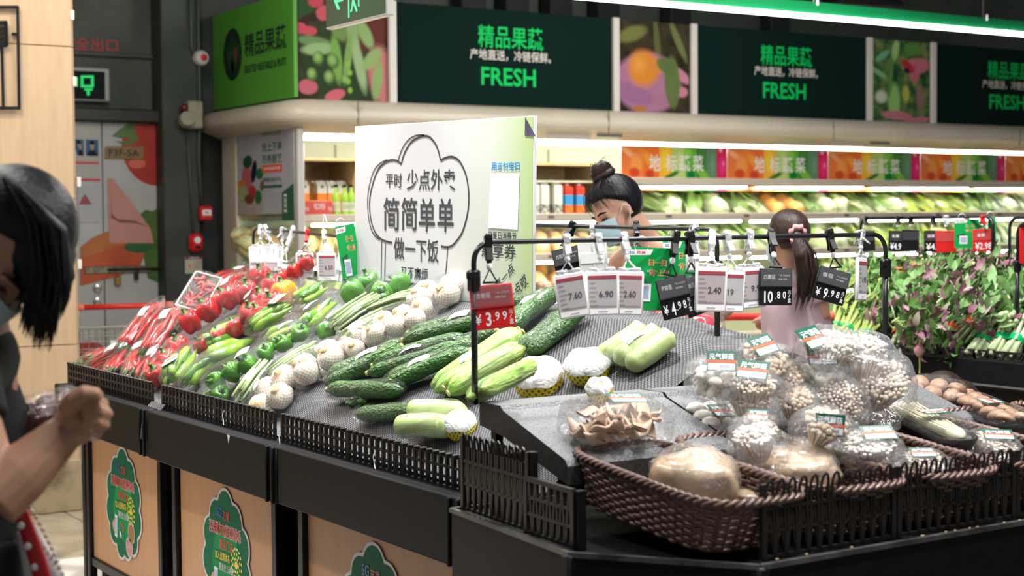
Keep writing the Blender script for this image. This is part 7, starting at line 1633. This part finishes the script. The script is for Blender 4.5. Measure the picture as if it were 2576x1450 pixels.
for s in(-1,1): q=pe+RI*(.09*s);mb.add(seg([q,V((q.x,q.y,.5)),V((q.x,q.y,.08))],[.09,.06,.045]))
bake('body',mb,SKIN2,.0035,2,t)
obj('finger_nail',MB().add(ball(.005,.002,.0045,(0,0,0),8,6)),mat('nail_pink',(.55,.32,.26),.3),t,TR(*at(250,1000,D0-.142)),smooth='all')
headparts(t,Th);haircap(11,Th,t,HAIR,.075)
# hair: many fine locks falling from the parting down past the chin
random.seed(21)
def lock(a,k,dd,r,n=7):
    """a: start along crown, k: 0 front .. 1 back of the head"""
    top=(10+40*k,445+25*k);mid=(62+104*k,560+25*k);low=(78+98*k,690+10*k)
    tipv=(820+70*math.sin(k*2.6))-(95*max(0,k-.62)/.38)-random.random()*55
    tip=(50+112*k+random.uniform(-16,10),tipv)
    j=lambda q,s=7:(q[0]+random.uniform(-s,s),q[1]+random.uniform(-s,s))
    P=[top,j(mid),j(low),j(((low[0]+tip[0])/2+3,(low[1]+tip[1])/2)),tip]
    return [at(u,v,dd+(0 if i else -.01)) for i,(u,v) in enumerate(P)],r
for nm,cnt,r,sp in (('hair_locks',150,.0042,.085),('hair_strands',240,.0014,.10)):
    mb=MB()
    for i in range(cnt):
        k=random.random();pts,rr=lock(0,k if nm=='hair_locks' else min(1.04,k*1.06),D0+random.uniform(-sp,sp*.6),r*random.uniform(.7,1.3))
        mb.add(tube(pts,[rr,rr*1.1,rr,rr*.7,rr*.12],5))
    obj(nm,mb,HAIR,t,smooth='all',kind='stuff')
mb=MB().add(seg([at(15,470,D0),at(75,560,D0),at(100,650,D0),at(96,720,D0),at(84,780,D0)],[.03,.058,.060,.045,.012],18,ry=1.25));bake('hair_mass',mb,HAIR,.007,4,t)
L=[]
for i in range(7): L.append(([at(10+i*2,456,D0),at(34+i*4,436-i*1.2,D0),at(58+i*5,432+i*2,D0),at(74+i*4,448+i*4,D0),at(86+i*3,486+i*3,D0)],.0008))
for i in range(3): L.append(([at(62,474,D0),at(78,472-2*i,D0),at(92,468-4*i,D0),at(100+i,460-7*i,D0),at(104+2*i,450-9*i,D0)],.0006))
strands(t,HAIR,L,None,'loose_strands')
BT=mat('black_tshirt',(.006,.006,.007),.85)
mb=MB().add(seg([nb+V((0,0,-.03)),(nb+ch)/2,ch,pe,pe+V((0,0,-.05))],[.085,.145,.172,.178,.18],20,ry=.82)).add(seg([sh+UP*.01,sh*.62+el*.38],[.070,.066],14)).add(seg([sh,nb-V((0,0,.04)),sh2],[.07,.08,.07])).add(seg([sh2,sh2*.5+el2*.5],[.068,.066]))
bake('black_shirt',mb,BT,.008,4,t)
mb=MB()
for s in(-1,1): q=pe+RI*(.085*s);mb.add(seg([q+V((0,0,.05)),V((q.x,q.y,.45)),V((q.x,q.y,.12))],[.105,.09,.07],14))
bake('black_trousers',mb,BT,.012,3,t);shoes(t,[pe+RI*.09,pe-RI*.09])
# tray pack in her hand
c=at(118,1040,D0+.07);t=thing('meat_tray','film wrapped tray of dark red meat held by the woman in black','food pack',None,hp(c,RI*.95+UP*.28+FW*.1,UP-FW*.6))
obj('tray',box(.10,.075,.014,(0,0,-.012),b=.005),mat('clear_tray',(.30,.27,.27),.15),t)
mb=MB()
for i in range(9): mb.add(tube([(-.04,-.028+.007*i,.0),(0,-.026+.007*i,.010),(.04,-.028+.007*i,.0)],.006,6))
obj('meat_slices',mb,mat('dark_meat',(.16,.03,.03),.3,(.10,.03,.04),40),t,smooth='all',kind='stuff');obj('film',H_(.12,.09,.05,1,e=.5),None,t)
# red bag with pearls
p=at(120,1360,D0+.0);t=thing('hand_bag','red and white patterned bag with bead chain on the arm of woman in black','bag',None,hp(p,RI,UP))
RW=mat('red_bag_print',(.55,.01,.015),.4);obj('bag_body',MB().add(seg([(-.035,0,.02),(-.01,0,-.05),(.02,0,-.13)],[.022,.040,.055],16,ry=.5)),mat('grey_white_bag',(.45,.45,.48),.5,(.75,.74,.74),9),t,smooth='all')
obj('red_strap',MB().add(seg([(-.055,-.01,.085),(-.03,-.03,.04),(-.005,-.035,-.03),(.02,-.035,-.13)],[.012,.016,.018,.020],10,ry=.4)),RW,t,smooth='all')
for i in range(5): obj('white_dot',ball(.006,.003,.006,(-.030+.011*i,-.042,.03-.033*i),8,6),WHT,t)
for i in range(18): obj('bead',ball(.0042,.0042,.0042,(-.02+.075*(i/17)**.8,-.02,.05-.17*i/17),8,6),mat('pearl',(.75,.72,.70),.2),t)
